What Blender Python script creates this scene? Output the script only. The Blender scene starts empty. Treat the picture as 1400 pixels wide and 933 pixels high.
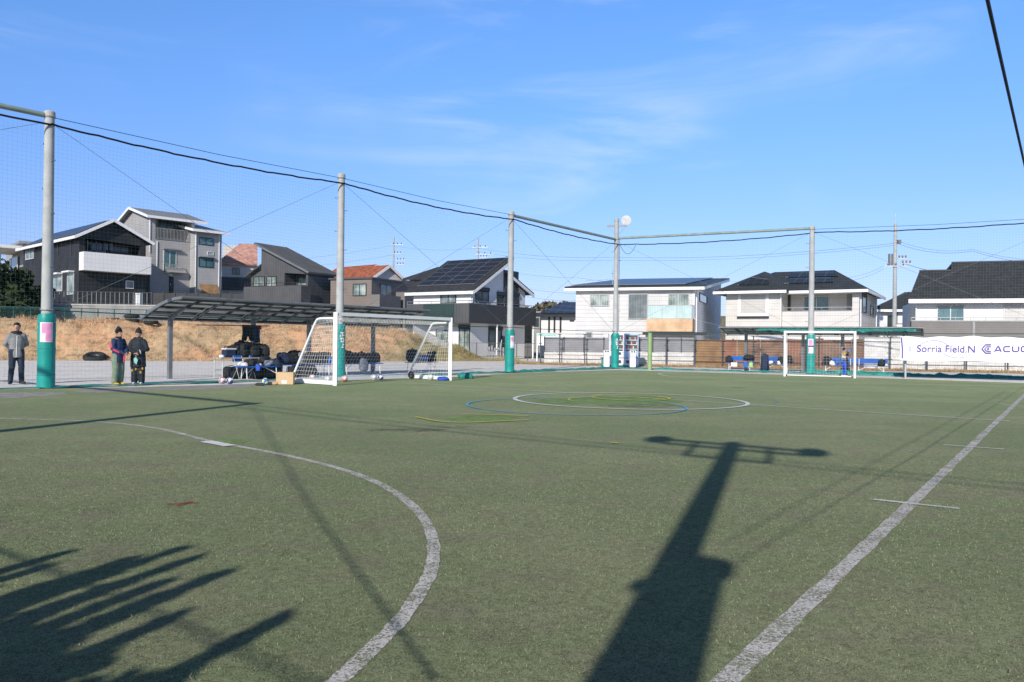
import bpy, bmesh, math, random
from mathutils import Vector, Matrix, noise
random.seed(7)
rad = math.radians
C = bpy.context.scene.collection
scene = bpy.context.scene

# ------------------------------------------------------------------ camera geometry
F, EYE = 1100.0, 1.35
CAM = Vector((0, 0, EYE))
RC = Matrix.Rotation(rad(90.14), 3, 'X') @ Matrix.Rotation(rad(0.712), 3, 'Z')

def ray(px, py):
    return RC @ Vector(((px - 700) / F, -(py - 466.5) / F, -1))
def G(px, py, z=0.0):                      # point of the level z seen in that direction
    r = ray(px, py); t = (z - EYE) / r.z
    return CAM + r * t
def V(px, py, d):                          # point at distance d
    r = ray(px, py)
    return CAM + r * (d / r.y)

SUN_EL = rad(27.0)
_a, _b = G(848, 933), G(1003, 608)
SD = Vector((_b.x - _a.x, _b.y - _a.y, 0)).normalized()    # where shadows point on the ground
SUNV = Vector((SD.x * math.cos(SUN_EL), SD.y * math.cos(SUN_EL), -math.sin(SUN_EL)))
COT = 1 / math.tan(SUN_EL)

# ------------------------------------------------------------------ node helpers
def N(nt, t, **kw):
    n = nt.nodes.new(t)
    for k, v in kw.items():
        if k in ('operation', 'blend_type', 'data_type', 'noise_dimensions', 'feature', 'wave_type', 'bands_direction', 'distance', 'interpolation_type'):
            setattr(n, k, v)
        else:
            n.inputs[k].default_value = v
    return n
def math_node(nt, op, a, b=None):
    n = nt.nodes.new('ShaderNodeMath'); n.operation = op
    for i, v in enumerate((a, b)):
        if v is None: continue
        if isinstance(v, (int, float)): n.inputs[i].default_value = v
        else: nt.links.new(v, n.inputs[i])
    return n.outputs[0]
def mixc(nt, fac, a, b, blend='MIX'):
    n = nt.nodes.new('ShaderNodeMix'); n.data_type = 'RGBA'; n.blend_type = blend
    for i, v in ((0, fac), (6, a), (7, b)):
        if isinstance(v, (int, float)): n.inputs[i].default_value = v
        elif isinstance(v, (tuple, list)): n.inputs[i].default_value = (*v[:3], 1)
        else: nt.links.new(v, n.inputs[i])
    return n.outputs[2]
def ramp(nt, fac, lo, hi):
    n = nt.nodes.new('ShaderNodeMapRange'); n.interpolation_type = 'SMOOTHSTEP'
    nt.links.new(fac, n.inputs[0]); n.inputs[1].default_value = lo; n.inputs[2].default_value = hi
    return n.outputs[0]
def noise_f(nt, vec, scale, detail=3, rough=.55):
    n = nt.nodes.new('ShaderNodeTexNoise'); n.inputs['Scale'].default_value = scale
    n.inputs['Detail'].default_value = detail; n.inputs['Roughness'].default_value = rough
    if vec is not None: nt.links.new(vec, n.inputs['Vector'])
    return n.outputs['Fac']
def base_mat(name):
    m = bpy.data.materials.new(name); m.use_nodes = True
    nt = m.node_tree; bs = nt.nodes['Principled BSDF']
    geo = nt.nodes.new('ShaderNodeNewGeometry')
    return m, nt, bs, geo.outputs['Position'], geo.outputs['Normal']
def along(nt, pos, nor):                   # coordinate that runs along a vertical face
    c = nt.nodes.new('ShaderNodeVectorMath'); c.operation = 'CROSS_PRODUCT'
    nt.links.new(nor, c.inputs[0]); c.inputs[1].default_value = (0, 0, 1)
    d = nt.nodes.new('ShaderNodeVectorMath'); d.operation = 'DOT_PRODUCT'
    nt.links.new(c.outputs[0], d.inputs[0]); nt.links.new(pos, d.inputs[1])
    return d.outputs['Value']
def zof(nt, pos):
    s = nt.nodes.new('ShaderNodeSeparateXYZ'); nt.links.new(pos, s.inputs[0]); return s.outputs[2]
def stripes(nt, v, step, width):           # 1 in the joints, 0 between
    f = math_node(nt, 'FRACT', math_node(nt, 'DIVIDE', v, step))
    return math_node(nt, 'LESS_THAN', f, width)

MATS = {}
def mat(name, col, rough=.7, var=.12, scale=6.0, metal=0.0, spec=.4, kind=None, step=.18, jw=.12, jd=.55, bump=0.0, bscale=40, coat=0.0, dirt=0.0, alpha=1.0):
    if name in MATS: return MATS[name]
    m, nt, bs, pos, nor = base_mat(name)
    f = noise_f(nt, pos, scale, 4)
    lo = tuple(c * (1 - var) for c in col); hi = tuple(min(1, c * (1 + var)) for c in col)
    out = mixc(nt, ramp(nt, f, .3, .7), lo, hi)
    if dirt:
        mp = nt.nodes.new('ShaderNodeMapping'); mp.inputs['Scale'].default_value = (1, 1, .15)
        nt.links.new(pos, mp.inputs[0])
        g = noise_f(nt, mp.outputs[0], 1.6, 5)
        out = mixc(nt, math_node(nt, 'MULTIPLY', ramp(nt, g, .45, .8), dirt), out, tuple(c * .5 for c in col))
    joint = None
    if kind == 'h': joint = stripes(nt, zof(nt, pos), step, jw)
    elif kind == 'v': joint = stripes(nt, along(nt, pos, nor), step, jw)
    elif kind in ('brick', 'panel'):
        cb = nt.nodes.new('ShaderNodeCombineXYZ')
        nt.links.new(along(nt, pos, nor), cb.inputs[0]); nt.links.new(zof(nt, pos), cb.inputs[1])
        br = nt.nodes.new('ShaderNodeTexBrick'); nt.links.new(cb.outputs[0], br.inputs['Vector'])
        br.inputs['Scale'].default_value = 1; br.inputs['Brick Width'].default_value = step * 2; br.inputs['Row Height'].default_value = step
        br.inputs['Mortar Size'].default_value = step * jw * .5
        br.inputs['Color1'].default_value = (*[c * .86 for c in col], 1); br.inputs['Color2'].default_value = (*[min(1, c * 1.1) for c in col], 1)
        br.inputs['Mortar'].default_value = (*[c * jd for c in col], 1)
        out = mixc(nt, .75, out, br.outputs['Color'])
    if joint is not None:
        out = mixc(nt, joint, out, mixc(nt, 1.0, out, (jd, jd, jd), 'MULTIPLY'))
    nt.links.new(out, bs.inputs['Base Color'])
    bs.inputs['Roughness'].default_value = rough; bs.inputs['Metallic'].default_value = metal
    bs.inputs['Specular IOR Level'].default_value = spec; bs.inputs['Coat Weight'].default_value = coat
    if alpha < 1: bs.inputs['Alpha'].default_value = alpha
    if bump:
        b = nt.nodes.new('ShaderNodeBump'); b.inputs['Strength'].default_value = bump; b.inputs['Distance'].default_value = .02
        nt.links.new(noise_f(nt, pos, bscale, 5), b.inputs['Height']); nt.links.new(b.outputs[0], bs.inputs['Normal'])
    MATS[name] = m
    return m

def solar_mat():
    m, nt, bs, pos, nor = base_mat('solar_cells')
    uv = nt.nodes.new('ShaderNodeUVMap'); s = nt.nodes.new('ShaderNodeSeparateXYZ'); nt.links.new(uv.outputs[0], s.inputs[0])
    a = stripes(nt, math_node(nt, 'ADD', s.outputs[0], .012), 1.0, .024); b = stripes(nt, math_node(nt, 'ADD', s.outputs[1], .02), 1.0, .04)
    c = stripes(nt, s.outputs[0], 1 / 6, .06); d = stripes(nt, s.outputs[1], 1 / 4, .05)
    fine = math_node(nt, 'MULTIPLY', math_node(nt, 'MAXIMUM', c, d), .25)
    col = mixc(nt, fine, mixc(nt, noise_f(nt, pos, .8), (.014, .015, .022), (.024, .026, .036)), (.09, .095, .11))
    col = mixc(nt, math_node(nt, 'MAXIMUM', a, b), col, (.22, .23, .25))
    nt.links.new(col, bs.inputs['Base Color']); bs.inputs['Roughness'].default_value = .32; bs.inputs['Specular IOR Level'].default_value = .35
    return m
def glass_mat(name, lo, hi, rough=.06):     # a pane with a drawn curtain behind
    m, nt, bs, pos, nor = base_mat(name)
    s = along(nt, pos, nor)
    w = math_node(nt, 'SINE', math_node(nt, 'MULTIPLY', s, 34.0))
    n = noise_f(nt, pos, 1.2, 2)
    f = ramp(nt, math_node(nt, 'ADD', math_node(nt, 'MULTIPLY', w, .05), n), .3, .75)
    nt.links.new(mixc(nt, f, lo, hi), bs.inputs['Base Color'])
    bs.inputs['Roughness'].default_value = rough; bs.inputs['Specular IOR Level'].default_value = .7
    MATS[name] = m
    return m

# ------------------------------------------------------------------ mesh builder
class MB:
    def __init__(s): s.v = []; s.f = []; s.uv = {}
    def add(s, pts, faces):
        o = len(s.v); s.v += [Vector(p) for p in pts]; s.f += [tuple(i + o for i in f) for f in faces]; return o
    def poly(s, pts): s.add(pts, [tuple(range(len(pts)))]); return s
    def prism(s, pts, vec):
        n = len(pts); vec = Vector(vec); P = [Vector(p) for p in pts]
        nrm = Vector((0, 0, 0))
        for i in range(n):
            a, b = P[i], P[(i + 1) % n]; nrm += (a - P[0]).cross(b - P[0])
        if nrm.dot(vec) > 0: P.reverse()
        s.add(P + [p + vec for p in P], [tuple(range(n)), tuple(range(2 * n - 1, n - 1, -1))] + [(i, n + i, n + (i + 1) % n, (i + 1) % n) for i in range(n)])
        return s
    def box(s, c, d, rz=0.0):               # centre, full size
        cx, cy, cz = c; dx, dy, dz = (x / 2 for x in d); ca, sa = math.cos(rz), math.sin(rz)
        pts = [(cx + x * ca - y * sa, cy + x * sa + y * ca, cz - dz) for x, y in ((-dx, -dy), (dx, -dy), (dx, dy), (-dx, dy))]
        return s.prism(pts, (0, 0, 2 * dz))
    def bar(s, a, b, w, h=None, up=(0, 0, 1)):     # straight bar with a rectangular section
        a, b = Vector(a), Vector(b); h = h or w; d = (b - a).normalized(); u = Vector(up)
        if abs(d.dot(u)) > .98: u = Vector((0, 1, 0))
        x = d.cross(u).normalized(); y = x.cross(d).normalized()
        return s.prism([a + x * (i * w / 2) + y * (j * h / 2) for i, j in ((-1, -1), (1, -1), (1, 1), (-1, 1))], b - a)
    def tube(s, pts, r, n=8, cap=True):
        P = [Vector(p) for p in pts]; R = r if isinstance(r, (list, tuple)) else [r] * len(P)
        o = len(s.v); prevx = None
        for i, p in enumerate(P):
            d = (P[min(i + 1, len(P) - 1)] - P[max(i - 1, 0)]).normalized()
            if prevx is None:
                u = Vector((0, 0, 1)) if abs(d.z) < .9 else Vector((1, 0, 0))
                x = d.cross(u).normalized()
            else: x = (prevx - d * prevx.dot(d)).normalized()
            prevx = x; y = d.cross(x)
            for k in range(n):
                t = 2 * math.pi * k / n; s.v.append(p + (x * math.cos(t) + y * math.sin(t)) * R[i])
        for i in range(len(P) - 1):
            for k in range(n):
                a = o + i * n + k; b = o + i * n + (k + 1) % n
                s.f.append((a, b, b + n, a + n))
        if cap:
            s.f.append(tuple(o + k for k in range(n - 1, -1, -1))); e = o + (len(P) - 1) * n
            s.f.append(tuple(e + k for k in range(n)))
        return s
    def ball(s, c, r, seg=12, ring=8, sup=1.0, m=None):  # ellipsoid; sup < 1 squares it off
        c = Vector(c); r = r if isinstance(r, (list, tuple)) else (r, r, r)
        sg = lambda x: math.copysign(abs(x) ** sup, x)
        o = len(s.v); pts = []
        for i in range(1, ring):
            ph = math.pi * i / ring
            for k in range(seg):
                t = 2 * math.pi * k / seg
                pts.append(Vector((r[0] * sg(math.sin(ph)) * sg(math.cos(t)), r[1] * sg(math.sin(ph)) * sg(math.sin(t)), r[2] * sg(math.cos(ph)))))
        pts += [Vector((0, 0, r[2])), Vector((0, 0, -r[2]))]
        if m is not None: pts = [m @ p for p in pts]
        s.v += [c + p for p in pts]; top = o + len(pts) - 2; bot = top + 1
        for i in range(ring - 2):
            for k in range(seg):
                a = o + i * seg + k; b = o + i * seg + (k + 1) % seg
                s.f.append((a, a + seg, b + seg, b))
        for k in range(seg):
            s.f.append((top, o + k, o + (k + 1) % seg)); e = o + (ring - 2) * seg
            s.f.append((bot, e + (k + 1) % seg, e + k))
        return s
    def limb(s, pts, r, n=10):               # chain of overlapping tapered rounds, for remeshing
        s.tube(pts, r, n)
        for p, q in zip(pts, r): s.ball(p, q, 10, 8)
        return s
    def torus(s, c, R, r, axis=(0, 0, 1), n=20, m=8):
        q = Vector((0, 0, 1)).rotation_difference(Vector(axis)); c = Vector(c); o = len(s.v)
        for i in range(n):
            t = 2 * math.pi * i / n
            for k in range(m):
                u = 2 * math.pi * k / m; rr = R + r * math.cos(u)
                s.v.append(c + q @ Vector((rr * math.cos(t), rr * math.sin(t), r * math.sin(u))))
        for i in range(n):
            for k in range(m):
                s.f.append((o + i * m + k, o + ((i + 1) % n) * m + k, o + ((i + 1) % n) * m + (k + 1) % m, o + i * m + (k + 1) % m))
        return s
    def slab(s, p, th, uv=None):             # thick sheet: four corners of its top, thickness down its normal
        p = [Vector(q) for q in p]; nrm = (p[1] - p[0]).cross(p[3] - p[0]).normalized()
        if nrm.z < 0: nrm = -nrm
        o = len(s.f); s.prism(p, -nrm * th)
        if uv:
            for fi in range(o, len(s.f)): s.uv[fi] = uv
        return s
    def mesh(s, name, m, origin=(0, 0, 0), smooth=False):
        me = bpy.data.meshes.new(name); o = Vector(origin)
        me.from_pydata([v - o for v in s.v], [], s.f)
        me.validate(); me.update()
        if m: me.materials.append(m)
        if s.uv and len(me.polygons) == len(s.f):
            l = me.uv_layers.new(name='UVMap')
            for fi, (p0, eu, ev, nu, nv) in s.uv.items():
                for li in me.polygons[fi].loop_indices:
                    q = s.v[me.loops[li].vertex_index] - p0
                    l.data[li].uv = (q.dot(eu) / eu.length_squared * nu, q.dot(ev) / ev.length_squared * nv)
        if smooth:
            for pl in me.polygons: pl.use_smooth = True
        return me
    def build(s, name, m, parent=None, smooth=False, origin=None, label=None):
        o0 = Vector(origin) if origin is not None else (wloc(parent) if parent else Vector((0, 0, 0)))
        ob = bpy.data.objects.new(name, s.mesh(name, m, o0, smooth)); C.objects.link(ob)
        if parent: ob.parent = parent
        else: ob.location = o0
        if label: ob['label'] = label
        return ob
def wloc(o):
    v = Vector((0, 0, 0))
    while o: v += o.location; o = o.parent
    return v
def tag(o, label, cat, group=None, kind=None):
    o['label'] = label; o['category'] = cat
    if group: o['group'] = group
    if kind: o['kind'] = kind
    return o
def thing(name, label, cat, loc=(0, 0, 0), group=None):
    o = bpy.data.objects.new(name, None); o.empty_display_size = .3; C.objects.link(o); o.location = Vector(loc)
    return tag(o, label, cat, group)
def struct(name, mb, m, smooth=False):
    o = mb.build(name, m, None, smooth); o['kind'] = 'structure'; return o
def copy_tree(o, loc=None, parent=None):
    c = o.copy(); C.objects.link(c)
    if parent: c.parent = parent
    if loc is not None: c.location = loc
    for ch in list(o.children): copy_tree(ch, None, c)
    return c
def bevel(ob, w, seg=2):
    b = ob.modifiers.new('bevel', 'BEVEL'); b.width = w; b.segments = seg; b.limit_method = 'ANGLE'; return ob
def baked(mb, voxel, smooth=4):              # one continuous skin from overlapping volumes
    me = mb.mesh('tmp', None); ob = bpy.data.objects.new('tmp', me); C.objects.link(ob)
    r = ob.modifiers.new('r', 'REMESH'); r.mode = 'VOXEL'; r.voxel_size = voxel
    if smooth:
        q = ob.modifiers.new('s', 'SMOOTH'); q.factor = .5; q.iterations = smooth
    dg = bpy.context.evaluated_depsgraph_get(); dg.update()
    res = bpy.data.meshes.new_from_object(ob.evaluated_get(dg))
    out = MB(); out.v = [v.co.copy() for v in res.vertices]; out.f = [tuple(p.vertices) for p in res.polygons]
    bpy.data.objects.remove(ob); bpy.data.meshes.remove(me); bpy.data.meshes.remove(res)
    return out

# ------------------------------------------------------------------ vertical faces
class Face:
    def __init__(s, O, d):
        s.O = Vector((O[0], O[1], 0)); s.d = Vector((d[0], d[1], 0)).normalized()
        n = Vector((s.d.y, -s.d.x, 0))
        if n.dot(CAM - s.O) < 0: n = -n
        s.n = n
    def hit(s, px, py):
        r = ray(px, py); t = (s.O - CAM).dot(s.n) / r.dot(s.n); p = CAM + r * t
        return (p - s.O).dot(s.d), p.z
    def P(s, a, z, o=0.0): return s.O + s.d * a + s.n * o + Vector((0, 0, z))
    def X(s, px, py=440): return s.hit(px, py)[0]
    def rect(s, x0, y0, x1, y1):
        xm, ym = (x0 + x1) / 2, (y0 + y1) / 2
        a, b = s.hit(x0, ym)[0], s.hit(x1, ym)[0]; c, d = s.hit(xm, y1)[1], s.hit(xm, y0)[1]
        return min(a, b), max(a, b), c, d
    def box(s, mb, a0, a1, z0, z1, o0, o1):
        return mb.prism([s.P(a0, z0, o0), s.P(a1, z0, o0), s.P(a1, z0, o1), s.P(a0, z0, o1)], (0, 0, z1 - z0))
    def off(s, o): return Face(s.O + s.n * o, s.d)

def window(parent, fc, rc, frame='frame_white', glass='curtain_glass', panes=2, fw=.06, o=0.0, shutter=False):
    a0, a1, z0, z1 = rc
    w = MB()
    for q in ((a0 - fw, a1 + fw, z1, z1 + fw), (a0 - fw, a1 + fw, z0 - fw, z0), (a0 - fw, a0, z0, z1), (a1, a1 + fw, z0, z1)):
        fc.box(w, *q, o - .03, o + .07)
    for k in range(1, panes):
        x = a0 + (a1 - a0) * k / panes; fc.box(w, x - fw / 2, x + fw / 2, z0, z1, o - .02, o + .055)
    ob = w.build('window', MATS[frame], parent)
    p = MB(); fc.box(p, a0, a1, z0, z1, o - .01, o + .025); p.build('pane', MATS[glass], ob)
    if shutter:
        q = MB(); fc.box(q, a0 - fw, a1 + fw, z1 + fw, z1 + fw + .28, o - .02, o + .16); q.build('shutter_box', MATS[frame], ob)
    return ob
# ================================================================== MATERIALS
for a in [
    ('concrete', (.42, .41, .38), .85, .12, 2.0, 0, .2, 'plain'), ('concrete_wall', (.30, .30, .29), .9, .12, 1.0, 0, .2, 'plain')]:
    mat(a[0], a[1], a[2], a[3], a[4], dirt=.5, bump=.2)
mat('pole_concrete', (.41, .42, .41), .8, .10, 3.0, dirt=.35, bump=.25, bscale=25)
mat('pad_teal', (.010, .29, .25), .45, .10, 3.0, dirt=.25, bump=.35, bscale=9)
mat('steel_galv', (.45, .47, .46), .5, .1, 4, metal=.4)
mat('steel_grey', (.20, .21, .22), .5, .1, 4, metal=.3)
mat('steel_dark', (.05, .055, .06), .5, .1, 4)
mat('beam_green', (.24, .31, .28), .55, .12, 3, dirt=.3)
mat('cable_black', (.012, .012, .014), .6)
mat('wire_grey', (.16, .17, .18), .6)
mat('wire_green', (.015, .075, .065), .6)
mat('net_dark', (.10, .20, .21), .8)
mat('net_green', (.02, .23, .195), .8, .35, 9, bump=.8, bscale=18)
mat('net_white', (.75, .75, .73), .8)
mat('white_paint', (.80, .80, .79), .4, .04, 3, dirt=.12)
mat('white_wall', (.76, .75, .73), .8, .03, 1, dirt=.08)
mat('white_siding', (.60, .59, .575), .75, .05, 1, kind='h', step=.30, jw=.10, jd=.70, dirt=.08)
mat('cream_wall', (.60, .575, .54), .8, .05, 1, kind='h', step=.45, jw=.07, jd=.72, dirt=.08)
mat('grey_siding', (.38, .38, .38), .75, .05, 1, kind='h', step=.22, jw=.12, jd=.75)
mat('side_grey', (.76, .76, .76), .75, .05, 1, kind='h', step=.22, jw=.12, jd=.8)
mat('shutter_cream', (.52, .50, .47), .7, .04, 1, kind='h', step=.12, jw=.2, jd=.75)
mat('grey_siding_light', (.36, .35, .345), .75, .06, 1, kind='h', step=.25, jw=.12, jd=.7)
mat('black_cladding', (.025, .025, .027), .6, .3, 1.2, kind='v', step=.22, jw=.12, jd=.4)
mat('dark_cladding', (.085, .085, .088), .6, .1, 1.0, kind='v', step=.30, jw=.10, jd=.5)
mat('charcoal_panel', (.055, .055, .058), .5, .1, 1.0, kind='v', step=.25, jw=.12, jd=.5)
mat('green_panel', (.03, .055, .05), .4, .1, 1.0, kind='v', step=.25, jw=.12, jd=.6)
mat('taupe_siding', (.20, .165, .145), .75, .06, 1, kind='h', step=.28, jw=.08, jd=.75)
mat('parapet_brown', (.19, .175, .165), .75, .06, 1, kind='h', step=.16, jw=.15, jd=.7)
mat('roof_slate', (.045, .047, .052), .6, .2, 2.5, kind='h', step=.11, jw=.2, jd=.5)
mat('roof_metal', (.07, .074, .08), .45, .1, 1, kind='plain')
mat('roof_seam', (.15, .155, .165), .45, .08, 1)
mat('roof_grey', (.26, .265, .27), .5, .08, 1, kind='h', step=.12, jw=.15, jd=.8)
mat('roof_orange', (.36, .11, .055), .8, .4, 2.2, kind='h', step=.13, jw=.25, jd=.55)
mat('roof_pink', (.55, .30, .24), .8, .3, 2.2, kind='h', step=.16, jw=.25, jd=.7)
mat('trim_black', (.02, .02, .022), .5)
mat('trim_grey', (.28, .28, .28), .5)
mat('frame_white', (.62, .62, .60), .4); mat('frame_dark', (.03, .03, .032), .4); mat('frame_silver', (.42, .42, .42), .4)
mat('wood_orange', (.64, .41, .24), .6, .2, 1.5, kind='h', step=.14, jw=.1, jd=.7)
mat('fence_brown', (.22, .135, .095), .8, .3, 1.6, kind='h', step=.16, jw=.16, jd=.45)
mat('fence_rust', (.27, .125, .08), .8, .25, 1.6, kind='h', step=.16, jw=.16, jd=.5)
mat('fence_tan', (.29, .17, .085), .8, .2, 1.6, kind='h', step=.16, jw=.16, jd=.5)
mat('fence_grey', (.28, .28, .295), .7, .1, 1.2, kind='h', step=.12, jw=.18, jd=.6)
mat('block_wall', (.70, .69, .66), .85, .08, 1.2, kind='brick', step=.2, jw=.08, jd=.7, dirt=.35)
mat('poster_pink', (.72, .30, .50), .6, .15, 6); mat('poster_white', (.78, .76, .78), .6, .06, 6); mat('poster_band', (.12, .06, .14), .6)
mat('plate_translucent', (.42, .43, .43), .4, .1, 2)
mat('canopy_dark', (.07, .072, .075), .35, .1, 2)
mat('canopy_sheet', (.055, .058, .064), .3, .15, 2)
mat('rubber', (.02, .021, .022), .8, .3, 6)
mat('cardboard', (.62, .43, .25), .85, .06, 5)
mat('tape', (.55, .42, .26), .4)
mat('bench_blue', (.015, .11, .42), .4, .1, 4)
mat('table_top', (.42, .40, .34), .5)
mat('bag_black', (.014, .015, .018), .75, .4, 12, bump=.5, bscale=16)
mat('bag_navy', (.016, .026, .065), .75, .3, 12, bump=.5, bscale=16)
mat('bag_blue', (.02, .12, .45), .7, .2, 12, bump=.4, bscale=16)
mat('bag_grey', (.16, .18, .22), .7, .2, 12, bump=.4, bscale=16)
mat('cloth_white', (.72, .71, .69), .85, .08, 14, bump=.5, bscale=20)
mat('cloth_lime', (.35, .62, .25), .85)
mat('lime_post', (.25, .37, .15), .5, .1, 3)
mat('machine_white', (.75, .76, .78), .3); mat('machine_blue', (.42, .56, .74), .3)
mat('machine_glass', (.10, .10, .11), .1); mat('can_red', (.45, .05, .04), .35); mat('can_brown', (.25, .12, .05), .35); mat('can_green', (.06, .25, .10), .35)
mat('purple_print', (.10, .055, .33), .7); mat('purple_pale', (.50, .47, .68), .7); mat('banner_cloth', (.80, .80, .81), .75, .03, 1.5, bump=.3, bscale=2)
mat('notice_teal', (.25, .55, .48), .6)
mat('skin', (.50, .29, .20), .55, .05, 20); mat('hair_black', (.012, .010, .010), .5); mat('eye_dark', (.01, .008, .008), .3); mat('lip', (.36, .13, .11), .5)
mat('jacket_grey', (.25, .255, .25), .85, .1, 9, bump=.4, bscale=14); mat('denim', (.018, .028, .05), .85, .25, 9, bump=.3, bscale=18)
mat('jacket_navy', (.018, .035, .10), .75, .15, 9, bump=.4, bscale=14); mat('sleeve_pink', (.75, .05, .14), .7)
mat('pants_green', (.19, .25, .175), .85, .1, 9, bump=.4, bscale=14); mat('coat_black', (.016, .020, .030), .75, .2, 9, bump=.5, bscale=12)
mat('beanie', (.02, .02, .022), .9); mat('shirt_yellow', (.62, .43, .03), .8); mat('shirt_white', (.70, .68, .60), .85, .05, 9); mat('kit_blue', (.02, .08, .45), .7)
mat('shoe_white', (.7, .7, .7), .6); mat('shoe_yellow', (.55, .36, .05), .6); mat('shoe_dark', (.03, .03, .03), .6)
mat('pants_yellow', (.42, .25, .02), .8); mat('bottle_blue', (.05, .12, .42), .25)
mat('van_body', (.022, .03, .032), .25, coat=.6); mat('lamp_clear', (.6, .6, .6), .15); mat('lamp_red', (.35, .02, .02), .2)
mat('insulator', (.12, .12, .13), .4); mat('lamp_white', (.72, .72, .70), .4)
glass_mat('curtain_glass', (.10, .14, .13), (.40, .46, .42)); glass_mat('dark_glass', (.02, .028, .03), (.06, .08, .08), .15); glass_mat('teal_glass', (.05, .12, .14), (.10, .20, .22)); glass_mat('grey_glass', (.10, .12, .12), (.22, .25, .25))
glass_mat('rail_glass', (.42, .56, .54), (.55, .68, .66))
SOLAR = solar_mat()

def leaf_mat(name, lo, hi):
    m, nt, bs, pos, nor = base_mat(name)
    f = noise_f(nt, pos, .9, 3); g = noise_f(nt, pos, 14, 2)
    nt.links.new(mixc(nt, ramp(nt, math_node(nt, 'ADD', math_node(nt, 'MULTIPLY', f, .6), math_node(nt, 'MULTIPLY', g, .4)), .35, .65), lo, hi), bs.inputs['Base Color'])
    bs.inputs['Roughness'].default_value = .8; bs.inputs['Specular IOR Level'].default_value = .2
    MATS[name] = m; return m
leaf_mat('leaf_dark', (.010, .018, .008), (.045, .06, .022)); leaf_mat('leaf_far', (.09, .085, .06), (.17, .15, .10)); leaf_mat('leaf_juniper', (.02, .04, .015), (.06, .09, .03))
mat('bark', (.12, .09, .065), .9, .3, 8)

def dry_mat(name, cols, green=0.0):
    m, nt, bs, pos, nor = base_mat(name)
    f = noise_f(nt, pos, .35, 5, .6); g = noise_f(nt, pos, 2.4, 5, .65); h = noise_f(nt, pos, 16, 3)
    c = mixc(nt, ramp(nt, f, .38, .62), cols[0], cols[1])
    c = mixc(nt, math_node(nt, 'MULTIPLY', ramp(nt, g, .46, .66), .85), c, cols[2])
    c = mixc(nt, math_node(nt, 'MULTIPLY', ramp(nt, h, .5, .8), .55), c, cols[3])
    if green:                                # the green end of the bank
        s = nt.nodes.new('ShaderNodeSeparateXYZ'); nt.links.new(pos, s.inputs[0])
        w = math_node(nt, 'ADD', s.outputs[0], math_node(nt, 'MULTIPLY', g, 7.0))
        k = math_node(nt, 'MULTIPLY', ramp(nt, w, -6.5, -3.0), ramp(nt, s.outputs[2], 2.3, 1.3))
        c = mixc(nt, math_node(nt, 'MULTIPLY', k, green), c, (.13, .17, .05))
    nt.links.new(c, bs.inputs['Base Color']); bs.inputs['Roughness'].default_value = .95; bs.inputs['Specular IOR Level'].default_value = .1
    b = nt.nodes.new('ShaderNodeBump'); b.inputs['Strength'].default_value = .7; b.inputs['Distance'].default_value = .08
    nt.links.new(noise_f(nt, pos, 7, 6, .7), b.inputs['Height']); nt.links.new(b.outputs[0], bs.inputs['Normal'])
    MATS[name] = m; return m
dry_mat('dry_bank', ((.52, .37, .215), (.62, .36, .20), (.28, .19, .12), (.68, .54, .36)), .5)
dry_mat('dry_blade', ((.58, .45, .28), (.62, .42, .25), (.36, .26, .16), (.70, .58, .40)), .55)
dry_mat('dry_strip', ((.40, .29, .16), (.46, .32, .17), (.26, .18, .10), (.5, .42, .28)))
dry_mat('gravel', ((.74, .71, .67), (.80, .77, .73), (.58, .55, .51), (.88, .86, .83)))
MATS['gravel'].node_tree.nodes['Bump'].inputs['Strength'].default_value = .3
dry_mat('earth', ((.28, .24, .19), (.32, .27, .21), (.22, .19, .15), (.36, .32, .26)))

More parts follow.
